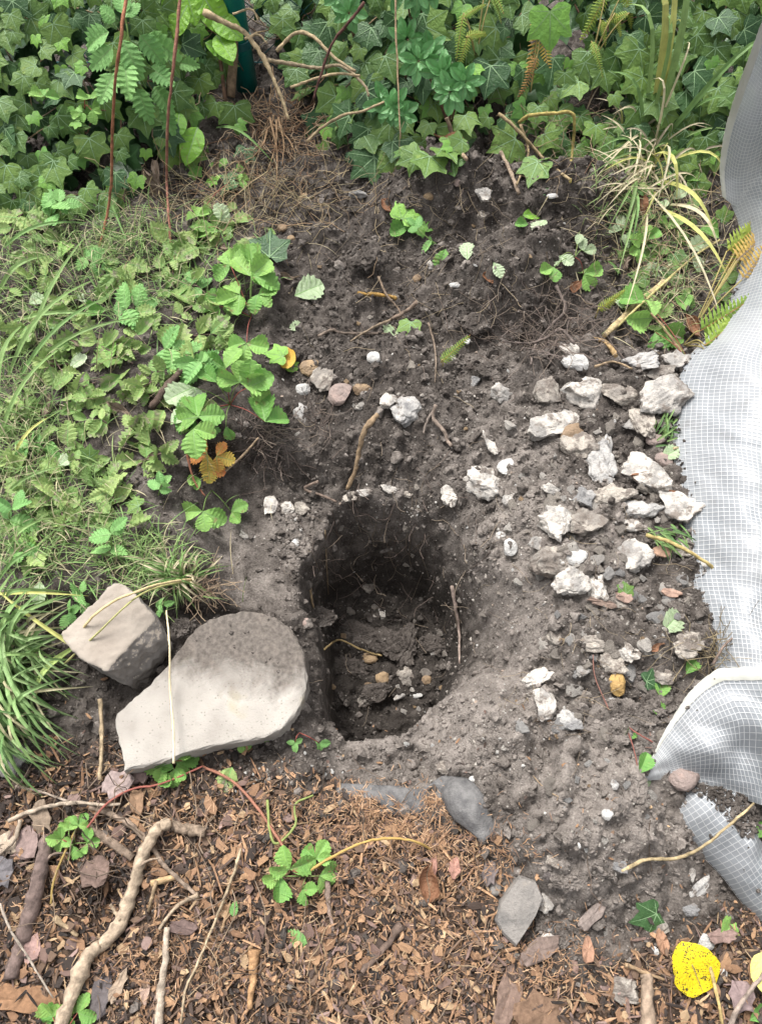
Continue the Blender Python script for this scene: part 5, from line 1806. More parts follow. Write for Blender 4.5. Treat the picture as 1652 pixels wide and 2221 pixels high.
for px, py, w, h, lb in CLODS:
    if w > 82:
        continue
    p = shoot(px, py)
    m = px2m(p)
    v, f = lump(5 if w > 70 else 4, int(px + 3 * py), 8, (.6, .95), .09, 5, .06)
    r_ = np.random.default_rng(int(px))
    nn = v / np.linalg.norm(v, axis=1)[:, None]
    v = v + nn * (np.abs(wobble(v, r_, 18, .09))[:, None] + wobble(v, r_, 40, .05)[:, None])
    v = v * (w * m * .55, h * m * .55, min(w, h) * m * (.38 if w < 80 else .22))
    v = v * (1, 1, .8)
    dr = float(np.clip(sample(dryf, p.x, p.y), 0, 1))
    # crumbs that cling to the clod
    nc = int(40 + w * .9)
    pk = r_.integers(0, len(v), nc)
    sc_ = .0016 * 4.2 ** (r_.uniform(size=nc) ** 1.5)
    V2, T2, I2 = batch(ico1, rand_rots(nc), sc_[:, None] * rng.uniform(.7, 1.2, (nc, 3)), v[pk] * (1.0, 1.0, 1.02))
    me = mesh_np('soil_clod', np.concatenate([v, V2]), np.concatenate([f, T2 + len(v)]), None, {'dry': np.concatenate([np.full(len(v), dr), np.clip(dr + rng.normal(.05, .2, nc), 0, 1)[I2]])}, smooth=False, mats=[M['crumb']])
    tag(link('soil_clod', me, None, Matrix.Translation(p + Vector((0, 0, min(w, h) * m * .08))) @ Matrix.Rotation(random.uniform(-.5, .5), 4, 'Z')), lb, 'soil clod', 'clods of dug soil')


# pale mortar grit crumbled over the dug soil, too fine to count
GR_ = [(1280, 1100, 130, 150, 5), (1120, 1180, 70, 120, 4), (1350, 1420, 120, 140, 4), (1080, 1540, 70, 90, 3), (1300, 1780, 120, 130, 3), (860, 1062, 70, 12, 1.5), (900, 850, 200, 100, 2), (640, 1110, 40, 40, 1), (560, 1690, 60, 25, 1), (1440, 1120, 60, 200, 3)]
LL = []
wts = [g[4] for g in GR_]
for _ in range(3600):
    c = random.choices(GR_, wts)[0]
    q = at(random.gauss(c[0], c[2]), random.gauss(c[1], c[3]), .02)
    LL.append((q.x, q.y, hz(q.x, q.y)))
LL = np.array(LL)
n = len(LL)
SS = .0011 * 4.5 ** (rng.uniform(size=n) ** 2.2)
LL[:, 2] += SS * .4
V, T, I = batch(ico1, rand_rots(n), SS[:, None] * rng.uniform(.6, 1.3, (n, 3)), LL)
c = np.array([(.40, .37, .33), (.30, .27, .24), (.46, .44, .41), (.24, .21, .18), (.34, .27, .22)])[rng.choice(5, n, p=[.25, .3, .12, .25, .08])] * rng.uniform(.8, 1.15, (n, 1))
M['grit'] = make_tone_mat('mortar_grit', .9, 300, .3, gain=1.0)
tag(link('mortar_grit', mesh_np('mortar_grit', V, T, None, cols=c[I], smooth=False, mats=[M['grit']])), 'pale crumbs of flint and mortar strewn over the soil', 'grit', kind='stuff')

# ------------------------------------------------------------------ the weedy turf at the left
VIEWV = Vector((0, -ST, CT))
BL = [blade_np(b, w, 6, s, f) for b, w, s, f in ((1.2, .05, .05, .7), (.8, .035, -.08, 1.0), (1.6, .045, .1, .5), (.5, .03, 0, 1.2), (1.9, .04, -.05, .3), (.2, .03, .15, 1.35))]


def turf_blades(name, n, spots, lo, hi, cols, label, wmul=1.0):
    L, S, Cc = [], [], []
    for _ in range(n):
        c = random.choice(spots)
        px, py = random.gauss(c[0], c[2]), random.gauss(c[1], c[3])
        p = shoot(px, py)
        L.append(tuple(p - Vector((0, 0, .002))))
        s = random.uniform(lo, hi)
        S.append((s * wmul, s, s))
        Cc.append(random.choice(cols))
    n = len(L)
    V, T, I = batch(BL, yaw_rots(n, .25), np.array(S), np.array(L))
    col = np.array(Cc) * rng.uniform(.75, 1.2, (n, 1))
    o = link(name, mesh_np(name, V, T, None, cols=col[I], smooth=False, mats=[M['blade']]))
    return tag(o, label, 'grass', kind='stuff')


GR = [(.13, .27, .045), (.17, .31, .06), (.22, .34, .09), (.26, .36, .10)]
turf_blades('short_grass', 4000, [(60, 560, 60, 60), (200, 640, 80, 60), (60, 760, 60, 80), (300, 520, 60, 50), (200, 530, 70, 30), (50, 1000, 50, 60), (150, 1080, 70, 60), (60, 1180, 50, 60), (220, 1190, 90, 50), (330, 1230, 50, 40), (60, 900, 40, 60), (420, 620, 60, 60)],
            .03, .085, GR + [(.45, .4, .22)], 'short thin grass growing through the trampled weeds')
turf_blades('short_grass', 650, [(1430, 470, 60, 50), (1470, 580, 50, 60), (1380, 540, 50, 50), (1420, 650, 50, 40), (1350, 420, 40, 40)], .03, .08, GR + [(.45, .4, .22), (.5, .44, .25)], 'short thin grass and straw around the grass clump')
turf_blades('cut_straw', 800, [(200, 600, 140, 90), (250, 900, 160, 120), (150, 1150, 120, 90), (420, 480, 80, 60), (560, 430, 80, 50), (1330, 420, 60, 70), (1500, 620, 50, 60)], .04, .12, [(.5, .42, .25), (.42, .34, .2), (.36, .3, .16)], 'dry cut straw among the weeds', .45)

r = root('grass_clump', shoot(30, 800), 'long green grass arching over the trampled weeds at the left edge', 'grass clump')
for b, t, a, w, c in (((60, 760), (205, 505), .03, 9, G2), ((20, 820), (215, 610), .06, 11, G2), ((40, 830), (260, 640), .05, 10, G1), ((30, 700), (250, 690), .03, 9, G2), ((0, 960), (160, 745), .05, 10, G2), ((0, 640), (120, 560), .04, 12, G2),
                      ((70, 800), (330, 690), .05, 8, G2), ((10, 540), (200, 490), .04, 9, G1), ((30, 1000), (130, 900), .03, 8, YG), ((0, 880), (70, 700), .05, 12, G2), ((20, 1190), (120, 1120), .03, 9, G2), ((10, 1080), (150, 1010), .03, 8, G2),
                      ((0, 1260), (110, 1180), .03, 9, G1), ((0, 1290), (200, 1290), .04, 8, YG), ((240, 420), (290, 550), .04, 6, G1), ((470, 280), (595, 360), .05, 7, G1), ((120, 1130), (350, 1170), .02, 7, G2), ((190, 1200), (400, 1230), .03, 6, G2)):
    long_blade(r, b, t, a, w, c, lift0=.004, lift1=.02)

# nettles, trampled and grey green
NT = 'trampled nettles in the turf'
nets = [((290, 790), (200, 740)), ((330, 830), (260, 870)), ((250, 700), (310, 665)), ((380, 700), (430, 660)), ((160, 790), (90, 820)), ((210, 830), (150, 880)), ((90, 700), (40, 740)), ((350, 760), (420, 780)), ((140, 620), (60, 600)),
        ((300, 620), (230, 600)), ((70, 860), (30, 900)), ((330, 970), (290, 930)), ((130, 960), (60, 980)), ((200, 1000), (140, 1010)), ((300, 1010), (360, 980)), ((120, 1060), (70, 1110)), ((260, 1100), (230, 1060)), ((380, 900), (440, 930)),
        ((50, 540), (110, 590)), ((420, 730), (480, 740)), ((170, 690), (130, 660)), ((280, 850), (350, 870)), ((60, 1180), (30, 1210)), ((160, 1150), (130, 1100)), ((240, 750), (300, 760)), ((110, 770), (150, 830)), ((390, 820), (330, 810)), ((450, 640), (410, 620)),
        ((30, 620), (0, 680)), ((520, 640), (460, 690)), ((40, 1040), (10, 1000)), ((240, 930), (190, 910)), ((180, 560), (230, 590)), ((400, 560), (350, 590)), ((60, 460), (20, 510)), ((90, 540), (130, 480))]
WEED_MARKS = [('the short cut brown stick', 360, 845), ('the large strawberry plant', 480, 870), ('the upper strawberry plant', 530, 640), ('the first long stem', 215, 545), ('the second long stem', 372, 545),
              ('the grey block', 250, 1300), ('the left edge', 0, 700), ('the lower left edge', 0, 1100), ('the turf cut', 420, 1060), ('the long arching grass', 120, 720), ('the uprooted clump', 390, 1230), ('the left ivy', 130, 470)]
used_labels = set()


def lean(b, t):
    dx, dy = t[0] - b[0], t[1] - b[1]
    return ('right' if dx > 0 else 'left') if abs(dx) > abs(dy) else ('downwards' if dy > 0 else 'upwards')


for i, (b, t) in enumerate(nets):
    k = random.choice((2, 3, 3, 4))
    sz = random.uniform(40, 62)
    where = by_mark((b[0] + t[0]) / 2, (b[1] + t[1]) / 2, WEED_MARKS)
    opts = ['trampled nettle pointing %s, %s' % (lean(b, t), where), '%s trampled nettle pointing %s, %s' % ('large leaved' if sz > 57 else 'small leaved', lean(b, t), where),
            'trampled nettle with %s leaf pairs pointing %s, %s' % (('two', 'three', 'four')[k - 2], lean(b, t), where)]
    lb = next((q for q in opts if q not in used_labels), 'farther ' + opts[0])
    used_labels.add(lb)
    nettle_plant(lb, b, t, k, sz * .9, 'nettle_fresh' if i % 5 == 2 else 'nettle', .012, NT)
for b, t, k, s, lb, h in (((245, 1215), (245, 1150), 2, 58, 'upright pale nettle just behind the grey block', .06), ((345, 1075), (350, 1050), 2, 40, 'small upright nettle seedling on bare soil left of the turf cut', .03), ((190, 1320), (180, 1285), 2, 34, 'fresh nettle seedling at the left shoulder of the block', .03),
                          ((150, 1340), (150, 1330), 2, 32, 'small fresh nettle beside the far left corner of the block', .03), ((355, 1330), (355, 1312), 2, 34, 'small fresh nettle at the right corner of the block', .04), ((440, 810), (445, 790), 3, 60, 'fresh nettle tip standing above the brown stick', .06),
                          ((30, 1145), (40, 1100), 2, 55, 'nettle among the grass at the left edge of the turf', .04), ((110, 490), (140, 440), 3, 50, 'nettle with long leaves under the left ivy', .06)):
    nettle_plant(lb, b, t, k, s, 'nettle_fresh', h, 'upright nettles in the turf', colr=GREEN_STEM)

RIGHT_MARKS = [('the grass clump', 1400, 430), ('the drying fern', 1540, 620), ('the dry straw bundle', 1380, 680), ('the uprooted strawberry', 1250, 600)]
for i in range(250):
    c = random.choice(((1430, 440, 60, 50), (1480, 560, 50, 70), (1360, 560, 60, 60), (1450, 660, 60, 50)) if i >= 175 else ((250, 760, 120, 90), (200, 860, 120, 60), (150, 980, 100, 80), (350, 920, 100, 70), (90, 660, 70, 90), (400, 680, 80, 80), (120, 1130, 80, 60), (330, 560, 120, 60), (480, 500, 60, 40), (250, 1060, 90, 60)))
    px, py = random.gauss(c[0], c[2]), random.gauss(c[1], c[3])
    if i < 175 and (px > 600 or px < -20 or py > 1290 or (px > 420 and py > 960)):
        continue
    p = shoot(px, py) + Vector((0, 0, random.uniform(.003, .02)))
    kd = random.choices(('nettle', 'pale_leaf', 'dead', 'straw_leaf', 'ivy'), (8, .5, 1.0, .8, .8) if i < 175 else (2, 1, 2, 2, 4))[0]
    hd = random.uniform(0, 360)
    sz = random.uniform(34, 62) if i < 175 else random.uniform(24, 50)
    o = put_leaf(kd, p, Vector((0, -.1, 1)) + rv(.3), screen_dir(hd), sz * px2m(p), name='dead_leaf' if kd == 'dead' else 'cut_leaf')
    what = {'nettle': 'grey green toothed leaf', 'pale_leaf': 'pale upturned leaf', 'dead': 'brown dry leaf', 'straw_leaf': 'fresh green leaf', 'ivy': 'loose ivy leaf'}[kd]
    way = ('right', 'away', 'left', 'down')[int(((hd + 45) % 360) // 90)]
    lb = '%s%s pointing %s, lying %s' % ('' if 42 < sz < 52 else 'large ' if sz >= 52 else 'small ', what, way, by_mark(px, py, WEED_MARKS if i < 175 else RIGHT_MARKS))
    tag(o, lb, 'leaf', what + ' lying loose ' + ('in the left weeds' if i < 175 else 'by the grass clump'))


# strawberry plants: each leaf is three toothed leaflets on a stalk
def strawberry(label, base, leaves, kinds=None, group='wild strawberry plants', stalk=(.16, .2, .07), fn=hz, name='strawberry_plant'):
    """leaves: (x, y, heading in the picture, leaflet size, lift[, kind[, number of leaflets]])"""
    b = shoot(*base, fn)
    r = root(name, b, label, 'strawberry plant', group)
    for lf in leaves:
        px, py, hd, s, lift = lf[:5]
        kd = lf[5] if len(lf) > 5 else 'straw_leaf'
        cnt = lf[6] if len(lf) > 6 else 3
        p = shoot(px, py, fn)
        d = (Vector((0, 0, CAM_H)) - p).normalized()
        p = p + d * lift
        stem(r, [b + Vector((0, 0, .004)), b.lerp(p, .5) + Vector((0, 0, .015)), p], .0011, random.choice((stalk, RED_STEM, GREEN_STEM)), 'stalk', 'straw', .0009)
        n = (Vector((0, -.25, 1)) + rv(.16)).normalized()
        for k, a in enumerate((0, 78, -78)[:cnt]):
            put_leaf(kd, p + Vector((0, 0, .001 * k)), n + rv(.16) , screen_dir(hd + a + random.gauss(0, 8)), s * px2m(p) * random.uniform(.72, 1.05), r, 'leaflet')
    return r


strawberry('strawberry plant with bright leaves at the near edge of the slab', (376, 1655), [(360, 1660, 170, 50, .02), (380, 1645, 100, 52, .05), (385, 1655, 10, 46, .03), (378, 1668, -100, 40, .03), (396, 1650, 40, 34, .03, 'straw_leaf', 2), (360, 1672, 215, 36, .02, 'straw_leaf', 2)])
strawberry('strawberry runner plantlet with four clean leaves in the middle of the mulch', (665, 1900), [(628, 1885, 100, 58, .03, 'straw_leaf', 3), (685, 1862, 75, 48, .03, 'straw_leaf', 3), (692, 1900, -70, 50, .02, 'straw_leaf', 2), (655, 1930, -80, 44, .02, 'straw_leaf', 2), (610, 1900, 190, 50, .025, 'straw_leaf', 2)])
strawberry('small strawberry plant with rounded leaves among sticks in the mulch', (165, 1830), [(150, 1800, 100, 34, .02), (135, 1820, 170, 34, .02), (160, 1835, 230, 36, .02), (190, 1828, 10, 30, .02), (170, 1790, 60, 30, .03)])
strawberry('strawberry leaf cut off by the lower edge near the big pale stick', (150, 2240), [(115, 2205, 140, 40, .02), (170, 2195, 70, 50, .02), (130, 2215, 60, 44, .02)])
strawberry('large strawberry plant at the turf edge behind the hole', (500, 880), [(430, 905, 100, 72, .05), (520, 830, 90, 66, .05), (540, 840, 20, 60, .05), (575, 915, 20, 64, .04, 'straw_leaf', 2), (490, 800, 130, 50, .04), (420, 840, 200, 66, .03, 'pale_leaf', 2), (470, 830, 60, 46, .05), (420, 930, -90, 60, .045, 'straw_leaf', 2), (490, 925, -80, 40, .02, 'straw_leaf', 1)])
strawberry('strawberry plant with pale ribbed leaves at the top of the turf edge', (545, 690), [(500, 575, 130, 62, .06), (545, 600, 60, 60, .06), (520, 640, 200, 54, .05), (475, 665, 170, 48, .04, 'straw_leaf'), (560, 640, -40, 50, .05), (535, 745, -100, 54, .04), (490, 690, -120, 46, .03, 'pale_leaf', 1), (550, 580, 20, 50, .06)])
strawberry('strawberry plant with leaves turning red and yellow above the turf cut', (470, 1040), [(450, 985, 200, 50, .03, 'straw_red'), (470, 990, -20, 46, .03, 'straw_red'), (455, 1010, -100, 44, .02, 'straw_red', 2), (435, 1040, 160, 34, .02, 'straw_leaf', 2)])
strawberry('strawberry leaves hanging over the smooth cut face of the turf', (460, 1065), [(440, 1110, -100, 52, .04, 'straw_leaf', 3), (502, 1110, -50, 38, .03, 'straw_leaf', 2)])
strawberry('small strawberry leaf on its stalk at the slab corner', (520, 1600), [(525, 1612, -100, 26, .01, 'straw_leaf', 3), (570, 1605, 20, 22, .01, 'straw_leaf', 2)])
strawberry('pair of small lobed leaves on the near lip of the hole', (650, 1590), [(640, 1610, -90, 26, .01, 'nettle_fresh', 3), (693, 1612, -90, 26, .01, 'nettle_fresh', 3)])
strawberry('uprooted strawberry plant lying on the soil heap with pale leaf undersides', (1245, 560), [(1215, 555, 220, 36, .02, 'pale_leaf', 2), (1265, 545, 20, 32, .02, 'pale_leaf', 2), (1200, 580, 200, 36, .015, 'straw_leaf', 2), (1265, 595, -60, 46, .015, 'straw_leaf', 2), (1250, 530, 60, 28, .02, 'pale_leaf', 1)])
strawberry('tall dark strawberry leaf leaning against the sheet', (1500, 800), [(1400, 655, 160, 60, .05, 'straw_leaf', 1), (1415, 690, 100, 60, .05, 'straw_leaf', 2), (1420, 720, -90, 64, .03, 'straw_leaf', 2)])
strawberry('small fresh strawberry seedling in the left ivy', (185, 240), [(195, 215, 90, 28, .06), (200, 240, -30, 28, .06), (180, 245, 210, 26, .06)], fn=hedge)
strawberry('lone three lobed strawberry leaf within the left ivy', (95, 215), [(97, 210, 90, 32, .07)], fn=hedge)
strawberry('small strawberry leaf beside the long reddish stem', (510, 390), [(520, 395, 30, 30, .02), (430, 470, 100, 36, .02)], fn=hedge)
strawberry('strawberry leaf in the grass clump', (1390, 520), [(1405, 520, 100, 36, .03), (1385, 540, 200, 34, .03), (1345, 500, 90, 40, .02, 'pale_leaf', 2), (1350, 540, -60, 40, .02, 'pale_leaf', 1)])

nettle_plant('fresh cut nettle sprig on the soil below the heap', (960, 545), (900, 490), 2, 34, 'nettle_fresh', .02, 'cut sprigs on the soil', colr=GREEN_STEM)
# cuttings that lie on the dug soil, one by one
SINGLE = [('ivy_dark', 587, 545, 70, 90, 'dark five pointed ivy leaf on bare soil'), ('ivy', 888, 715, 44, -100, 'ivy leaf lying beside the pale cut leaf on the soil'), ('pale_leaf', 855, 722, 54, 200, 'pale cut leaf lying left of the ivy leaf'),
          ('pale_leaf', 648, 712, 34, 170, 'round pale leaf alone on the soil by the turf'), ('ivy_young', 880, 470, 50, 60, 'yellow green heart shaped leaf below the back heap'), ('ivy_young', 915, 490, 52, -20, 'bright green leaf on a cut stem in the back soil'),
          ('straw_leaf', 870, 500, 40, 200, 'cut green leaf under the yellow green heart shaped one'), ('straw_leaf', 960, 560, 44, -110, 'drooping cut leaf on the reddish stem in the middle soil'), ('pale_leaf', 1012, 555, 40, 90, 'pale green ribbed leaf near the curled brown leaf'),
          ('pale_leaf', 1077, 585, 34, -60, 'small pale scalloped leaf hanging off a cut stem'), ('broad', 1150, 470, 42, 10, 'bright yellow green leaf on the right of the back heap'), ('straw_leaf', 1132, 492, 26, 180, 'torn green leaf scrap below the bright yellow green leaf'),
          ('ivy_dark', 1400, 1990, 64, 200, 'dark ivy leaf with a yellow spot on the soil near the mulch'), ('ivy_young', 620, 785, 50, 80, 'young heart shaped ivy leaf above the yellow spotted leaf'), ('ivy_young', 600, 775, 46, 170, 'light green ivy leaf at the turf edge'),
          ('pale_leaf', 1450, 1355, 60, 40, 'pale yellow curled leaf near the sheet'), ('nettle_fresh', 645, 2040, 50, 170, 'torn green leaf scrap lying on the mulch'), ('nettle_fresh', 510, 1973, 28, 80, 'tiny green leaf scrap on the mulch by the thin root'),
          ('nettle', 495, 1690, 56, 250, 'wilted nettle leaf lying on the red runner'), ('straw_leaf', 1570, 2020, 50, 40, 'green toothed leaf tip right of the white pebble'), ('ivy', 1352, 1280, 34, 90, 'small ivy leaf among the flints'),
          ('pale_leaf', 665, 635, 64, 30, 'wilted yellowish folded leaf on the soil by the turf'), ('straw_leaf', 1355, 1595, 30, 60, 'small yellow green leaf on the red runner near the sheet'), ('pale_leaf', 1405, 1695, 38, -20, 'pale leaf at the folded corner of the sheet'), ('straw_leaf', 1390, 1660, 44, 60, 'green leaf at the tip of the folded sheet'),
          ('straw_leaf', 1430, 1500, 34, 80, 'green scalloped leaf beside the sheet hem'), ('ivy_dark', 1410, 1475, 40, 20, 'dark leaf under the sheet hem'), ('straw_leaf', 1415, 1530, 34, -60, 'small green scalloped leaf under the dark one'), ('straw_leaf', 1490, 1450, 36, 60, 'green feathery leaf at the root ball'),
          ('pale_leaf', 1445, 990, 40, 30, 'pale leaf with grass at the sheet edge'), ('straw_leaf', 1640, 1800, 46, 160, 'pale green leaf on soil at the right edge'), ('straw_leaf', 1635, 2200, 44, 30, 'green leaf in the lower right corner'), ('pale_leaf', 1515, 795, 36, 60, 'light green leaf on the edge of the sheet')]
for kd, px, py, s, hd, lb in SINGLE:
    p = shoot(px, py) + Vector((0, 0, .008))
    a = math.radians(hd)
    h = screen_dir(hd)
    o = put_leaf(kd, p - h * s * .45 * px2m(p), Vector((0, -.25, 1)) + rv(.15), h, s * 1.1 * px2m(p), name='fallen_leaf')
    tag(o, lb, 'leaf', 'single leaves on the soil')


def flat_leaf(mat, vein, px, py, w, h, hd, label, seed, name='fallen_leaf', lift=.042):
    p = shoot(px, py) + Vector((0, 0, lift))
    me = leaf_round(name, [M[mat], M[vein]], seed)
    hv = screen_dir(hd)
    L = h * px2m(p)
    return tag(link(name, me, None, frame(p - hv * L * .5, (0.02, -.16, .98), hv, L, w / h / .9)), label, 'leaf', 'yellow leaves on the ground')


flat_leaf('yellow', 'vein_dead', 1487, 2097, 106, 110, -70, 'round bright yellow leaf with dark specks', 3)
flat_leaf('ochre', 'vein_dead', 625, 797, 40, 52, -80, 'orange yellow leaf with grey spots at the turf edge', 4)
flat_leaf('lemon', 'vein_soft', 1645, 2105, 80, 90, -90, 'pale lemon leaf at the right edge of the picture', 6)
flat_leaf('ochre', 'vein_dead', 1610, 470, 50, 95, 25, 'ochre oak like leaf lying on the sheet', 8, lift=.1)
p = shoot(920, 1893) + Vector((0, 0, .012))
tag(put_leaf('dead_orange', p - Vector((0, .045, 0)), (0.1, -.3, 1), (.15, 1, 0), 82 * px2m(p), name='bark_flake', sx=1.3), 'curled pale orange flake of bark in the mulch', 'bark flake')

fern('fern fronds drying red brown on the upper part of the sheet', (1500, 720), [(1590, 520, 1650, 480), (1560, 600, 1640, 520), (1570, 640, 1620, 560), (1540, 580, 1620, 500), (1590, 560, 1610, 640), (1580, 560, 1560, 620)], ('fern', 'fern_brown', 'fern_brown'), hz, .09)
fern('green fern frond with narrow leaflets reaching over the sheet', (1480, 750), [(1500, 770, 1590, 690), (1520, 800, 1560, 720), (1490, 740, 1580, 660), (1500, 780, 1600, 740)], 'fern', hz, .07)
fern('broken fern tip on the soil behind the hole', (960, 795), [(955, 790, 1002, 745)], 'fern', hz, .012)
fern('small fern tip beside the sheet of fibrous roots', (1290, 690), [(1290, 680, 1330, 640)], 'fern', hz, .02)

# the long grass tuft at the left
r = root('grass_tuft', shoot(25, 1470), 'thick tuft of long green grass left of the grey block', 'grass tuft')
for i in range(165):
    bx, by = random.gauss(20, 28), random.gauss(1460, 60)
    a = random.choice((random.uniform(-95, 60), random.uniform(-90, -20)))
    L = random.uniform(80, 200)
    t = (bx + math.cos(math.radians(a)) * L * .85, by - math.sin(math.radians(a)) * L)
    long_blade(r, (bx, by), t, random.uniform(.02, .09), random.uniform(4.5, 9), random.choice(((.10, .23, .045), (.14, .28, .06), (.18, .32, .08), (.23, .36, .11), (.08, .18, .035), (.42, .38, .2))), lift1=random.uniform(.0, .06))
for i in range(40):
    bx, by = random.gauss(30, 20), random.gauss(1430, 60)
    long_blade(r, (bx, by), (random.uniform(60, 185), random.uniform(1250, 1700)), random.uniform(.04, .1), random.uniform(8, 12), random.choice((G2, (.2, .36, .09), (.24, .38, .12))), lift1=random.uniform(.0, .05))
for b, t, a, w, c in (((240, 1450), (0, 1255), .04, 10, YG), ((160, 1410), (105, 1500), .05, 14, (.3, .42, .08)), ((20, 1600), (60, 1690), .03, 10, G2), ((10, 1450), (100, 1260), .06, 11, G2), ((0, 1440), (60, 1230), .06, 12, G2)):
    long_blade(r, b, t, a, w, c)
r = root('grass_clump', shoot(380, 1262), 'uprooted grass clump with pale roots on the bank behind the block', 'grass clump')
for i in range(75):
    bx, by = random.gauss(395, 16), random.gauss(1255, 8)
    a = random.uniform(20, 200) if i % 4 else random.uniform(-90, 0)
    L = random.uniform(40, 110)
    long_blade(r, (bx, by), (bx + math.cos(math.radians(a)) * L, by - math.sin(math.radians(a)) * L * .8), random.uniform(.0, .04), random.uniform(3.5, 6), random.choice((G1, G2, G2, STRAW)), lift1=.02)
for cx, cy, n, lb in ((1430, 945, 26, 'cut green grass lying at the edge of the sheet'), (1435, 1165, 34, 'bunch of bright cut grass tucked under the big pinkish flint')):
    r = root('grass_bunch', shoot(cx, cy), lb, 'cut grass')
    for i in range(n):
        bx, by = random.gauss(cx, 14), random.gauss(cy, 12)
        a = random.gauss(-40 if cy > 1000 else 50, 25)
        L = random.uniform(25, 60)
        long_blade(r, (bx, by), (bx + math.cos(math.radians(a)) * L, by - math.sin(math.radians(a)) * L), .008, random.uniform(3.5, 6), random.choice((G1, G2, (.09, .2, .045))), lift1=.008)

# ------------------------------------------------------------------ roots and sticks, one by one
BRN, PALEW, DKB = (.17, .115, .075), (.42, .35, .26), (.085, .065, .055)
twig('dead_branch', [(120, 2250), (160, 2150), (190, 2075), (225, 2045), (262, 1998), (288, 1930), (306, 1865), (335, 1805), (362, 1788)], 31, (.40, .315, .23), 'thick pale bent branch running down to the lower edge', 'branch', z=.03, w1=24, sides=12, jit=.05)
twig('dead_branch', [(372, 1790), (405, 1798), (446, 1806)], 24, (.23, .175, .13), 'stub of brown branch at the upper end of the thick pale one', 'branch', z=.016, w1=20, sides=10)
twig('dead_branch', [(20, 1780), (60, 1762), (110, 1748), (165, 1741), (225, 1746), (262, 1744)], 10, (.38, .31, .24), 'long thin pale twig lying level above the small strawberry plant', 'branch', z=.022, w1=6)
twig('dead_branch', [(195, 1748), (240, 1765), (290, 1795), (325, 1835), (360, 1880), (400, 1918), (430, 1945)], 13, (.25, .19, .145), 'long grey brown twig passing under the thick pale branch', 'branch', z=.014, w1=8)
twig('dead_branch', [(155, 1778), (215, 1812), (290, 1862)], 22, (.22, .165, .125), 'flat split brown stick under the pale twig', 'branch', z=.014, w1=18)
twig('dead_branch', [(104, 1815), (85, 1900), (68, 1980), (45, 2050), (22, 2125)], 30, (.17, .125, .11), 'dark bark covered branch at the left edge of the mulch', 'branch', z=.012, w1=30, sides=10)
twig('dead_branch', [(45, 1780), (30, 1825), (-10, 1860)], 9, (.32, .26, .2), 'thin twig dipping out of the left edge', 'branch', z=.02, w1=7)
twig('dead_branch', [(522, 1840), (510, 1885), (488, 1945), (456, 2025), (426, 2095), (402, 2150), (392, 2225)], 7, (.42, .33, .22), 'long thin pale root hanging straight through the mulch', 'root', z=.02, w1=5)
twig('dead_branch', [(362, 2012), (358, 2080), (349, 2150), (345, 2230)], 12, (.40, .33, .26), 'split grey wooden stake at the lower edge', 'branch', z=.012, w1=20)
twig('dead_branch', [(430, 1940), (385, 1965), (345, 2015)], 11, (.36, .28, .2), 'short split twig with a sharp end beside the thick pale branch', 'branch', z=.014, w1=6)
twig('dead_branch', [(328, 1918), (385, 1900)], 14, (.42, .29, .16), 'pale orange splinter of wood touching the thick branch', 'wood splinter', z=.012, w1=11)
twig('dead_branch', [(340, 1912), (322, 1975)], 9, (.33, .24, .15), 'short brown splinter below the orange one', 'wood splinter', z=.01)
twig('dead_branch', [(118, 1990), (170, 2030)], 11, (.36, .27, .17), 'short flat splinter left of the thick pale branch', 'wood splinter', z=.01)
twig('dead_branch', [(0, 1960), (25, 2020), (70, 2090), (115, 2165)], 6, (.34, .29, .24), 'thin grey stalk crossing the lower left corner', 'stalk', z=.03, w1=4)
twig('dead_branch', [(361, 1325), (368, 1400), (369, 1490), (376, 1580), (377, 1655)], 4, (.62, .52, .34), 'long straight straw lying across the slab', 'straw', z=.06, zs=[.10, .11, .10, .10, .11], w1=5, mat='straw')
twig('dead_branch', [(420, 1256), (360, 1264), (300, 1282), (240, 1308), (195, 1345), (172, 1378)], 5, (.50, .40, .22), 'bent straw curving over the top of the grey block', 'straw', zs=[.02, .06, .125, .13, .13, .10], w1=6, mat='straw')
twig('dead_branch', [(422, 1258), (350, 1272), (290, 1300), (210, 1375), (140, 1440)], 4, (.34, .33, .14), 'yellowing grass stalk over the block and into the tuft', 'straw', zs=[.02, .06, .128, .128, .05], w1=4, mat='straw')
twig('dead_branch', [(217, 1515), (221, 1600), (216, 1692)], 10, (.40, .31, .20), 'dry tan stalk standing between the tuft and the slab', 'stalk', z=.02, w1=7)
twig('dead_branch', [(35, 1705), (90, 1718), (150, 1738)], 7, (.33, .27, .22), 'thin grey twig on dark crumbs below the tuft', 'branch', z=.01)
twig('bare_root', [(818, 898), (790, 935), (778, 980), (770, 1020), (752, 1062)], 12, (.30, .215, .135), 'bent brown root sticking up behind the hole', 'root', z=.03, zs=[.05, .04, .025, .02, .01], w1=8)
twig('bare_root', [(945, 878), (938, 905), (962, 935), (970, 955), (978, 968)], 8, (.24, .19, .155), 'forked grey root right of the flint behind the hole', 'root', z=.015, w1=8)
twig('bare_root', [(946, 880), (925, 915), (918, 940)], 7, (.2, .165, .14), 'thin side root of the forked grey one', 'root', z=.012, w1=4)
twig('bare_root', [(928, 700), (940, 740), (945, 780), (943, 830)], 5, (.22, .17, .13), 'thin wavy root running down the middle soil', 'root', z=.01, w1=3)
twig('bare_root', [(980, 1272), (988, 1320), (995, 1370), (996, 1440)], 9, (.30, .235, .20), 'pale root hanging down the right wall of the hole', 'root', z=.015, w1=5)
twig('bare_root', [(703, 1408), (735, 1388), (775, 1405), (800, 1415), (828, 1422)], 5, (.33, .245, .12), 'yellowish root curling across the hole floor', 'root', z=.02, w1=4)
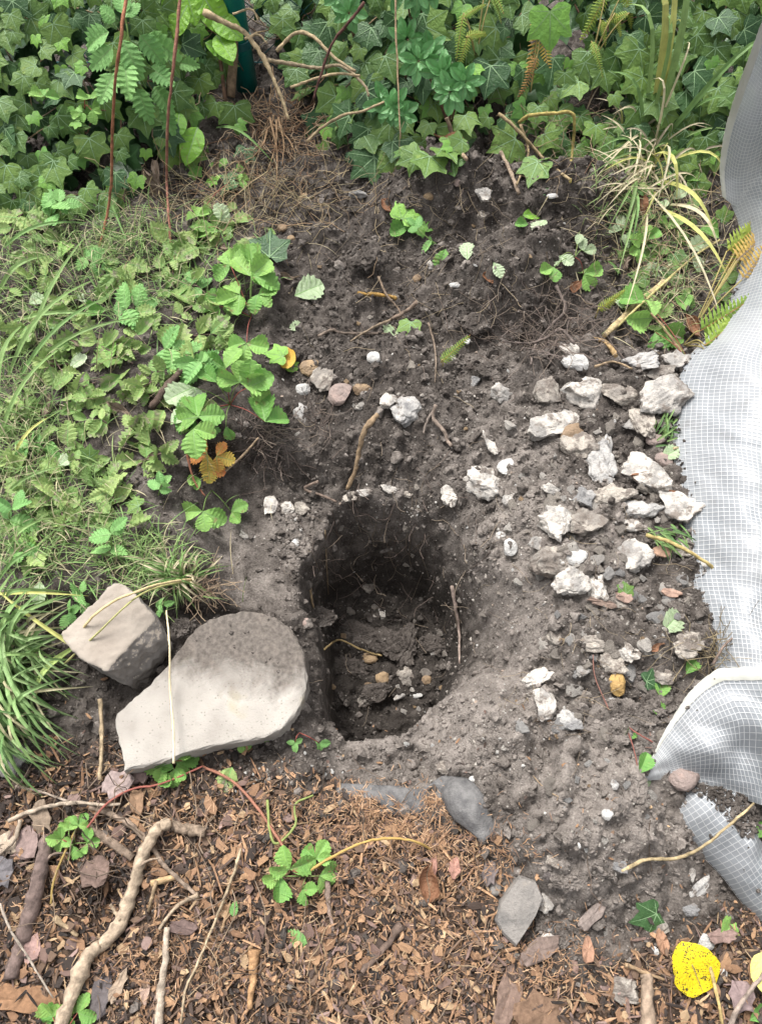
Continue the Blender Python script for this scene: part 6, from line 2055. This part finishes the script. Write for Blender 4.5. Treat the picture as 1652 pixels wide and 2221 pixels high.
twig('bare_root', [(672, 1272), (676, 1300), (680, 1318)], 6, (.33, .245, .15), 'short stub of root on the left wall of the hole', 'root', z=.012)
twig('bare_root', [(705, 1150), (708, 1220), (712, 1290)], 3, (.25, .19, .12), 'hair thin root hanging down the far left wall of the hole', 'root', z=.012)
twig('bare_root', [(690, 1045), (660, 1060), (700, 1075), (730, 1088)], 7, (.2, .15, .12), 'dark root poking from the far left lip of the hole', 'root', z=.015)
twig('dead_branch', [(328, 884), (360, 842), (396, 802)], 16, (.115, .082, .065), 'short cut brown stick with a pale end in the weeds', 'branch', z=.025, w1=13, sides=9)
twig('dead_branch', [(905, 655), (880, 675), (850, 692)], 9, (.20, .15, .115), 'straight cut twig on the middle soil', 'branch', z=.02, w1=8)
twig('dead_branch', [(850, 692), (800, 715), (760, 740)], 6, (.24, .185, .13), 'thin twig lying in line below the straight cut one', 'branch', z=.012, w1=4)
twig('dead_branch', [(775, 636), (830, 640), (860, 648)], 9, (.36, .22, .07), 'amber coloured cut twig in the middle soil', 'branch', z=.012, w1=8)
twig('bare_root', [(820, 600), (838, 640), (860, 665), (875, 690)], 6, (.22, .165, .12), 'crooked root hanging over the amber twig', 'root', z=.02, w1=4)
twig('bare_root', [(690, 730), (720, 715), (745, 722), (840, 724)], 7, (.19, .15, .12), 'crooked dark root lying level below the turf edge', 'root', z=.014, w1=5)
twig('bare_root', [(480, 1030), (530, 985), (560, 950)], 6, (.36, .27, .18), 'thin brown runner climbing the turf edge', 'root', z=.02)
twig('bare_root', [(1245, 745), (1215, 715), (1180, 735), (1140, 745), (1090, 740)], 7, (.155, .125, .11), 'grey branching root of the tangle by the heap', 'root', z=.04, w1=4)
twig('bare_root', [(1205, 620), (1225, 670), (1195, 705), (1160, 750), (1150, 790)], 7, (.155, .125, .11), 'long grey root curving down out of the heap', 'root', z=.03, w1=4)
twig('bare_root', [(1270, 735), (1310, 740), (1330, 765), (1335, 775)], 10, (.35, .24, .12), 'curled tan root right of the white two lobed flint', 'root', z=.012, w1=9)
twig('bare_root', [(1290, 795), (1330, 785), (1370, 800)], 6, (.3, .22, .14), 'thin bent root above the grey flint', 'root', z=.015)
twig('dead_branch', [(1505, 802), (1470, 755), (1430, 700), (1410, 680)], 7, (.36, .25, .15), 'brown leaf stalk leaning on the sheet', 'stalk', zs=[.01, .02, .04, .05], w1=5)
twig('dead_branch', [(1310, 728), (1370, 670), (1440, 612)], 12, (.46, .36, .2), 'bundle of dry straw pointing at the root tangle', 'straw', z=.02, w1=16)
twig('dead_branch', [(1330, 715), (1400, 650), (1500, 560), (1560, 520)], 6, (.46, .40, .18), 'long thin straw along the bundle', 'straw', z=.03)
twig('dead_branch', [(1460, 972), (1500, 968), (1545, 962)], 6, (.45, .36, .22), 'straight straw lying over the edge of the sheet', 'straw', z=.03)
twig('dead_branch', [(1400, 1160), (1450, 1175), (1490, 1195), (1530, 1220), (1560, 1245)], 9, (.42, .33, .14), 'bare tan stalk with a root end lying over the sheet', 'stalk', z=.035, w1=7)
twig('bare_root', [(1545, 1440), (1570, 1400), (1590, 1380), (1605, 1350)], 6, (.2, .15, .12), 'dark root sticking out of the root ball over the sheet', 'root', z=.06, w1=3)
twig('dead_branch', [(1345, 1890), (1400, 1865), (1465, 1862), (1520, 1838), (1580, 1790), (1635, 1742)], 8, (.42, .33, .19), 'long dry stalk crossing the rolled part of the sheet', 'stalk', zs=[.01, .012, .02, .06, .085, .07], w1=5)
twig('runner', [(440, 1662), (505, 1695), (560, 1755), (610, 1830), (640, 1870), (662, 1895)], 6, (.26, .12, .08), 'red strawberry runner from the slab down to the mulch plantlet', 'runner', z=.02, w1=6, mat='straw')
twig('runner', [(664, 1893), (715, 1862), (785, 1828), (850, 1818), (900, 1826), (935, 1842)], 6, (.36, .24, .08), 'arching runner right of the mulch plantlet', 'runner', zs=[.02, .04, .06, .06, .04, .01], w1=5, mat='straw')
twig('runner', [(190, 1795), (230, 1745), (285, 1712), (350, 1700), (440, 1662)], 5, (.26, .09, .07), 'thin red runner crossing the pale twig', 'runner', z=.03, w1=4, mat='straw')
twig('runner', [(110, 1960), (120, 1900), (150, 1830), (170, 1790)], 5, (.28, .2, .07), 'runner joining the small strawberry plant to the mulch', 'runner', z=.015, w1=5, mat='straw')
twig('runner', [(1415, 1610), (1380, 1590), (1360, 1580), (1375, 1630), (1385, 1680)], 3.5, (.2, .075, .06), 'red runner looping at the folded corner of the sheet', 'runner', z=.02, mat='straw')
twig('runner', [(1320, 1540), (1290, 1470), (1285, 1420)], 3, (.2, .1, .08), 'fine red stem in the lower scatter of stones', 'runner', z=.012, mat='straw')
twig('runner', [(580, 1735), (585, 1800), (600, 1830), (640, 1790), (640, 1745), (680, 1725)], 6, (.2, .24, .08), 'green wiry weed stem left of the membrane', 'stem', z=.02, mat='straw')
twig('runner', [(400, 960), (420, 1040), (445, 1075)], 5, (.32, .14, .09), 'red runner hanging from the turf edge', 'runner', z=.02, mat='straw')
twig('dead_branch', [(1400, 2110), (1402, 2160), (1406, 2235)], 26, (.30, .225, .165), 'thick weathered wooden stake in the lower right', 'branch', z=.012, w1=26, sides=9)
twig('dead_branch', [(1535, 2078), (1552, 2150), (1568, 2235)], 8, (.48, .36, .16), 'dry yellow straw beside the round yellow leaf', 'straw', z=.03, w1=7)
twig('dead_branch', [(1575, 2235), (1610, 2170), (1665, 2100)], 11, (.30, .24, .2), 'grey twig rising across the pale lemon leaf', 'branch', z=.04, w1=8)
twig('dead_branch', [(1355, 2092), (1400, 2110), (1440, 2125)], 9, (.33, .23, .14), 'brown leaf stalk joined to the round yellow leaf', 'stalk', z=.016, w1=6)
twig('dead_branch', [(870, 2005), (830, 2060), (785, 2110)], 16, (.14, .10, .08), 'dark brown stick end in the middle of the mulch', 'branch', z=.01, w1=13)
twig('dead_branch', [(710, 1905), (712, 1960), (722, 2020)], 12, (.23, .17, .14), 'upright grey brown splinter below the mulch plantlet', 'wood splinter', z=.01, w1=8)
twig('dead_branch', [(553, 2060), (548, 2130), (540, 2190)], 22, (.42, .25, .13), 'long orange wood chip standing out of the mulch', 'wood splinter', z=.014, w1=12)
twig('dead_branch', [(480, 2020), (500, 1960)], 8, (.33, .22, .13), 'thin orange splinter left of the long orange chip', 'wood splinter', z=.012)

twig('dead_branch', [(262, 1996), (248, 1975), (240, 1962)], 9, (.36, .28, .2), 'short broken stub on the bend of the thick pale branch', 'branch', z=.04, w1=6)
twig('dead_branch', [(300, 1880), (322, 1866), (345, 1862)], 7, (.3, .23, .17), 'thin broken side twig near the top of the thick pale branch', 'branch', z=.035, w1=4)
twig('dead_branch', [(95, 1870), (118, 1852), (150, 1850)], 8, (.2, .15, .12), 'thin side twig of the dark bark covered branch', 'branch', z=.02, w1=4)
J = Join()


def rootlets(cx, cy, sx, sy, n, rad, cols, seg=.014, lift=.006, fn=hz, drop=0.0):
    for _ in range(n):
        p = shoot(random.gauss(cx, sx), random.gauss(cy, sy), fn) + Vector((0, 0, lift * random.random()))
        d = rv(1)
        d.z *= .3
        P = [p]
        for k in range(random.randint(3, 7)):
            q = P[-1] + d.normalized() * seg * random.uniform(.6, 1.3)
            q.z = max(q.z - drop, fn(q.x, q.y)) + random.uniform(-.001, .005)
            P.append(q)
            d = d + rv(.45)
        V, T, Q = tube([tuple(q) for q in P], random.uniform(rad * .5, rad * 1.2), 3, cap=False)
        J.add(V, T, Q, random.choice(cols))


GRT = ((.155, .125, .11), (.2, .16, .13), (.13, .1, .085))
rootlets(1170, 740, 60, 26, 150, .0009, GRT, .016, .03)
rootlets(1230, 680, 40, 30, 60, .0008, GRT, .014, .02)
rootlets(575, 965, 28, 26, 110, .0008, GRT, .013, .008, drop=.006)
rootlets(700, 910, 30, 24, 50, .0007, GRT, .012)
rootlets(430, 1275, 26, 14, 80, .0008, ((.33, .25, .17), (.25, .18, .13)), .012)
rootlets(1550, 1430, 26, 30, 90, .0008, ((.3, .24, .14), (.2, .16, .1)), .014, .03)
rootlets(1400, 640, 60, 60, 120, .0008, ((.26, .2, .13), (.18, .14, .1)), .016, .02)
rootlets(1180, 300, 60, 40, 120, .0008, ((.22, .16, .1), (.14, .1, .08)), .016, .02, hedge)
rootlets(900, 650, 180, 120, 170, .0006, ((.2, .16, .12), (.13, .1, .085), (.3, .24, .16)), .013)
rootlets(850, 1210, 120, 110, 150, .0008, ((.2, .16, .12), (.13, .1, .085)), .012)
rootlets(1300, 1350, 120, 150, 80, .0005, ((.2, .16, .12), (.3, .24, .16)), .012)
rootlets(650, 420, 110, 50, 150, .0008, ((.33, .26, .16), (.24, .17, .11)), .02, .01)
rootlets(470, 430, 110, 40, 110, .0008, ((.36, .3, .17), (.3, .2, .12)), .024, .015)
rootlets(1440, 480, 70, 90, 130, .0009, ((.4, .33, .2), (.3, .23, .14)), .024, .02)
rootlets(1000, 480, 200, 80, 90, .0006, ((.2, .16, .12), (.3, .24, .16)), .014)
rootlets(300, 1850, 180, 110, 130, .0011, ((.2, .15, .11), (.28, .21, .15), (.12, .09, .07)), .018, .012)
rootlets(700, 2000, 300, 130, 110, .0009, ((.2, .15, .11), (.3, .22, .14), (.12, .09, .07)), .016, .01)
tag(link('rootlets', J.mesh('rootlets', [M['straw']], True)), 'fine rootlets spread over the dug soil', 'roots', kind='stuff')

# ------------------------------------------------------------------ membrane and mulch
M['membrane'] = make_plain('black_membrane', (.085, .083, .084), (.16, .155, .152), 60, .85, .004, .2)
pa = [(735, 1712), (790, 1724), (850, 1735), (910, 1742), (950, 1722), (985, 1718), (1020, 1752), (1062, 1815)]
P = smooth_path([tuple(shoot(*q) + Vector((0, 0, -.016))) for q in pa], 6)
wd = np.interp(np.linspace(0, 1, len(P)), [0, .3, .55, .7, .85, 1], [.012, .026, .022, .034, .036, .016])
V, T, Q = tube(P, wd, 22, jit=.0)
zc = np.repeat(P[:, 2], 22)
zc = np.concatenate([zc, P[:1, 2], P[-1:, 2]])
V[:, 2] = zc + (V[:, 2] - zc) * .55 + .012
V[:, 2] += .007 * fbm(V[:, 0], V[:, 1], .035, 3, 3)
tag(link('weed_membrane', mesh_np('weed_membrane', V, T, Q, smooth=True, mats=[M['membrane']])), 'bulging strip of black weed membrane at the edge of the mulch', 'weed membrane')

CHIPC = np.array([(.23, .125, .065), (.30, .17, .085), (.14, .088, .058), (.07, .048, .038), (.16, .10, .08), (.36, .24, .13), (.045, .034, .029), (.03, .024, .021), (.21, .14, .12), (.30, .17, .09)])
CHIPP = np.array([.18, .15, .13, .12, .10, .08, .1, .05, .04, .05])


CHIPD = np.array([.07, .04, .15, .22, .06, .03, .18, .2, .03, .02])


def chip_template(seed, n=None):
    r = np.random.default_rng(seed)
    n = n or (5 if seed % 2 else 6)
    a = np.sort(r.uniform(0, 6.28, n))
    a = np.linspace(0, 6.28, n, endpoint=False) + r.normal(0, .2 if n < 9 else .07, n)
    rr = r.uniform(.7, 1.1, n)
    P = np.stack([np.cos(a) * rr, np.sin(a) * rr], 1)
    top = np.concatenate([P * .92, (.12 + .12 * r.normal(size=n))[:, None] + .2 * P[:, :1] ** 2], 1)
    bot = np.concatenate([P, (-.12 + .1 * r.normal(size=n))[:, None] + .2 * P[:, :1] ** 2], 1)
    V = np.concatenate([top, bot, [[0, 0, .22]]])
    T = [(2 * n, i, (i + 1) % n) for i in range(n)]
    for i in range(n):
        j = (i + 1) % n
        T += [(i, n + i, n + j), (i, n + j, j)]
    return V, np.array(T)


CT_ = [chip_template(s) for s in range(8)]


def dens_mul(x, y):
    return np.clip(sample(mulf, x, y) * (.8 + .4 * fbm(x, y, .15, 91)), 0, 1)


def chips(name, n, lo, hi, elong, dens, tilt=.35, z=.004):
    p = scatter_pts(n, dens, (-.36, .45), (-.78, .8))
    L = np.stack([p[:, 0], p[:, 1], sample(Hf, p[:, 0], p[:, 1]) + rng.uniform(0, z, n)], 1)
    s = lo * (hi / lo) ** (rng.uniform(size=n) ** 1.5)
    e = rng.uniform(1, elong, n)
    S = np.stack([s * e, s / e ** .4, s * rng.uniform(.35, .8, n)], 1)
    V, T, I = batch(CT_, yaw_rots(n, tilt), S, L)
    lf = np.clip(.9 - (p[:, 0] + .75) * 1.6 + .5 * fbm(p[:, 0], p[:, 1], .12, 66), 0, 1) > rng.uniform(size=n)
    c = np.where(lf[:, None], CHIPC[rng.choice(len(CHIPC), n, p=CHIPD)], CHIPC[rng.choice(len(CHIPC), n, p=CHIPP)]) * rng.uniform(.7, 1.25, (n, 1))
    o = link(name, mesh_np(name, V, T, None, cols=c[I], smooth=False, mats=[M['chip']]))
    return tag(o, 'fine brown bark and wood mulch covering the near ground', 'mulch', kind='stuff')


chips('mulch_crumbs', 15000, .0014, .0045, 3.2, dens_mul)
chips('mulch_slivers', 5000, .0025, .006, 6.5, dens_mul, z=.009)
chips('mulch_chips', 2600, .004, .009, 2.6, dens_mul, z=.008)
chips('mulch_litter', 260, .002, .005, 3.0, lambda x, y: np.clip(1 - np.abs(y - .0) / .35, 0, .4) * (1 - sample(mulf, x, y)))

# fibres of shredded bark
n = 5600
sp2 = [(820, 1790, 90, 40), (1000, 1850, 70, 40), (880, 1880, 120, 60), (800, 1760, 60, 25), (1050, 2060, 120, 90), (300, 1900, 220, 120), (600, 2000, 250, 110), (900, 2000, 220, 110), (400, 2120, 250, 70), (1000, 2130, 200, 60), (860, 1790, 60, 40), (1010, 1840, 70, 35), (830, 1735, 50, 14), (940, 1740, 30, 14), (650, 1750, 50, 30), (330, 2110, 60, 50), (60, 2000, 30, 30), (700, 2080, 200, 80), (1180, 2080, 60, 40), (950, 2050, 120, 90), (480, 1760, 120, 40), (880, 1850, 100, 60)]
FJ = Join()
for i in range(n):
    c = random.choice(sp2)
    p = shoot(random.gauss(c[0], c[2]), random.gauss(c[1], c[3]))
    p.z += random.uniform(.002, .016)
    d = rv(1)
    d.z *= .35
    d.normalize()
    L_ = random.uniform(.006, .02)
    s = Vector((-d.y, d.x, 0)) * random.uniform(.0003, .0007)
    b_ = rv(.0015)
    q1, q2 = p + d * L_ * .5 + b_, p + d * L_
    FJ.add([tuple(p - s), tuple(p + s), tuple(q1 - s), tuple(q1 + s), tuple(q2)], [(0, 2, 1), (1, 2, 3), (2, 4, 3)], None, random.choice(((.27, .16, .09), (.21, .125, .075), (.36, .24, .15), (.15, .09, .06))))
tag(link('bark_fibres', FJ.mesh('bark_fibres', [M['fibre']])), 'shredded orange bark fibres over the mulch', 'bark fibre', kind='stuff')

# single chips one can pick out
chip_me = []
for ci, c in enumerate(CHIPC):
    for k in range(3):
        v, t = CT_[(ci * 3 + k) % 8]
        chip_me.append(mesh_np('wood_chip', v, t, None, cols=np.tile(c, (len(v), 1)), smooth=False, mats=[M['chip']]))
tone = ['light reddish brown', 'orange brown', 'dark brown', 'dark', 'pinkish brown', 'pale tan', 'blackish', 'blackish', 'pinkish brown', 'orange brown']
CHIP_MARKS = [('the thick pale branch', 250, 2010), ('the mulch plantlet', 650, 1900), ('the wooden stake', 350, 2120), ('the long thin pale root', 440, 2050), ('the long orange chip', 550, 2120), ('the dark membrane', 930, 1770),
              ('the dark flat stone', 1120, 1970), ('the dark stick end', 830, 2060), ('the curled bark flake', 920, 1890), ('the brown board of bark', 1100, 2140), ('the round yellow leaf', 1487, 2095), ('the dark bark covered branch', 60, 1980), ('the level pale twig', 150, 1740), ('the slab', 420, 1640)]
got = 0
while got < 290:
    px, py = random.uniform(-10, 1660), random.uniform(1680, 2230)
    p = shoot(px, py)
    if float(sample(mulf, p.x, p.y)) < .5 + .3 * random.random():
        continue
    ci = int(rng.choice(len(CHIPC), p=CHIPP))
    s = random.uniform(9, 19) * px2m(p)
    e = random.uniform(1.0, 2.4)
    Mx = Matrix.Translation(p + Vector((0, 0, .007))) @ Matrix.Rotation(random.uniform(0, 6.28), 4, 'Z') @ Matrix.Rotation(random.gauss(0, .25), 4, 'X') @ Matrix.Rotation(random.gauss(0, .25), 4, 'Y') @ Matrix.Diagonal((s * e ** .6, s / e ** .6, s * .3, 1))
    o = link('wood_chip', chip_me[ci * 3 + random.randrange(3)], None, Mx)
    shp = 'long' if e > 1.7 else 'squat' if e < 1.3 else 'oblong'
    tag(o, shp + ' ' + tone[ci] + ' wood chip ' + by_mark(px, py, CHIP_MARKS), 'wood chip', tone[ci] + ' wood chips on the mulch')
    got += 1

# bigger flakes with a place of their own
for px, py, w, h, a, c, lb in ((260, 1700, 60, 70, 40, (.25, .19, .175), 'grey pink bark flake at the left end of the slab'), (300, 1680, 60, 46, 0, (.20, .14, .125), 'pinkish bark flake below the strawberry plant'), (215, 1885, 66, 76, 10, (.15, .10, .08), 'large round reddish bark flake among the sticks'),
                               (225, 2155, 48, 90, 8, (.10, .085, .085), 'dark slate coloured bark piece beside the thick branch'), (260, 2140, 30, 80, 25, (.27, .2, .14), 'tan wood strip next to the dark bark piece'), (75, 2055, 46, 60, 0, (.3, .185, .16), 'pink bark flake at the lower left'),
                               (50, 2165, 170, 60, 5, (.22, .115, .055), 'big orange leaf like bark sheet in the lower left corner'), (400, 2010, 66, 30, 10, (.12, .08, .07), 'dark purple brown flake right of the thick branch'), (1060, 1890, 36, 60, 10, (.13, .105, .1), 'grey oval bark flake below the membrane'),
                               (1165, 2060, 100, 50, -30, (.16, .115, .095), 'dark flat piece of bark at the curved white flint'), (1105, 2140, 60, 190, 24, (.16, .105, .08), 'large smooth brown board of bark at the lower right'), (1175, 2195, 130, 90, 10, (.17, .10, .06), 'orange brown rotten wood slab at the lower edge'),
                               (985, 1882, 28, 44, 0, (.30, .15, .11), 'small orange pink bark oval in the mulch'), (938, 1876, 18, 50, 5, (.27, .135, .1), 'narrow orange pink bark piece in the mulch'), (1185, 1900, 20, 20, 0, (.1, .085, .08), 'small black bark piece by the dusty stone'),
                               (300, 1740, 34, 60, -10, (.21, .125, .07), 'upright orange brown bark strip under the pale twig'), (20, 1830, 60, 50, 0, (.36, .285, .21), 'pale broken wood chunk at the left edge'), (65, 1830, 50, 70, -10, (.2, .14, .125), 'pinkish brown bark chunk beside the dark branch'),
                               (10, 1890, 60, 70, 0, (.12, .11, .115), 'slate grey bark piece at the left edge'), (95, 1780, 40, 90, -20, (.23, .17, .12), 'fibrous brown wood piece beside the small strawberry plant'), (320, 2150, 26, 50, 0, (.3, .2, .15), 'pale brown flake near the wooden stake'),
                               (1270, 2060, 30, 56, 10, (.28, .15, .09), 'reddish bark splinter on soil at the mulch edge'), (1430, 2040, 26, 60, -10, (.28, .15, .085), 'reddish brown curled bark just above the yellow leaf'), (1560, 2030, 70, 30, 0, (.2, .13, .11), 'purple brown flat bark right of the white pebble'),
                               (1610, 1880, 60, 50, 0, (.24, .13, .085), 'reddish bark lumps on the soil by the rolled sheet'), (1600, 2160, 60, 70, 0, (.21, .15, .145), 'pinkish bark flake at the lower right edge'), (1280, 1985, 90, 30, -40, (.2, .16, .14), 'grey bark shard slanting above the fallen ivy leaf'),
                               (1350, 1300, 50, 26, 10, (.27, .18, .14), 'tan bark chip near the small ivy leaf'), (1300, 1310, 70, 18, 12, (.2, .14, .11), 'brown stick like chip left of the tan one'), (1450, 1290, 46, 20, 10, (.3, .19, .14), 'pink brown bark chip near the sheet edge'), (1430, 1200, 50, 30, -20, (.33, .2, .13), 'orange brown bark flake below the cut grass')):
    p = shoot(px, py)
    v, t = chip_template(int(px + py), 15)
    m = px2m(p)
    vv = v * (w * m * .52, h * m * .52, .012)
    if max(w, h) > 60:
        k = np.sin(np.arange(len(vv)) * 2.3)[:, None] * .08
        vv = vv * (1 + k * (1, 1, 0))
    me = mesh_np('bark_flake', vv, t, None, cols=np.tile(c, (len(v), 1)), smooth=False, mats=[M['chip']])
    tag(link('bark_flake', me, None, Matrix.Translation(p + Vector((0, 0, .011))) @ Matrix.Rotation(math.radians(-a), 4, 'Z') @ Matrix.Rotation(random.gauss(0, .12), 4, 'X') @ Matrix.Rotation(random.gauss(0, .12), 4, 'Y')), lb, 'bark flake', 'large bark flakes')

# crumbs of soil on the slab
n = 240
P, S = [], []
for _ in range(n):
    x, y = random.uniform(-.2, .17), random.uniform(-.2, .16)
    if y * 9 + x * 1.2 + random.gauss(0, .3) < .25 or fbm(np.array([x]), np.array([y]), .06, 4)[0] < random.uniform(-.2, .3):
        continue
    P.append((x, y))
px_ = [(cs.x + x, cs.y + y) for x, y in P]
sl = np.array([(q[0], q[1]) for q in sp_[:, :2]])
px_ = np.array(px_)
keep = sdf(px_[:, 0], px_[:, 1], sl) < -.004
px_ = px_[keep]
n = len(px_)
s = .0015 * 4 ** (rng.uniform(size=n) ** 1.6)
V, T, I = batch(ico1, rand_rots(n), s[:, None] * rng.uniform(.7, 1.2, (n, 3)), np.stack([px_[:, 0], px_[:, 1], zt + s * .3], 1))
tag(link('slab_crumbs', mesh_np('slab_crumbs', V, T, None, {'dry': np.full(len(V), .35)}, mats=[M['crumb']])), 'crumbs of soil scattered on the slab', 'soil crumbs', kind='stuff')
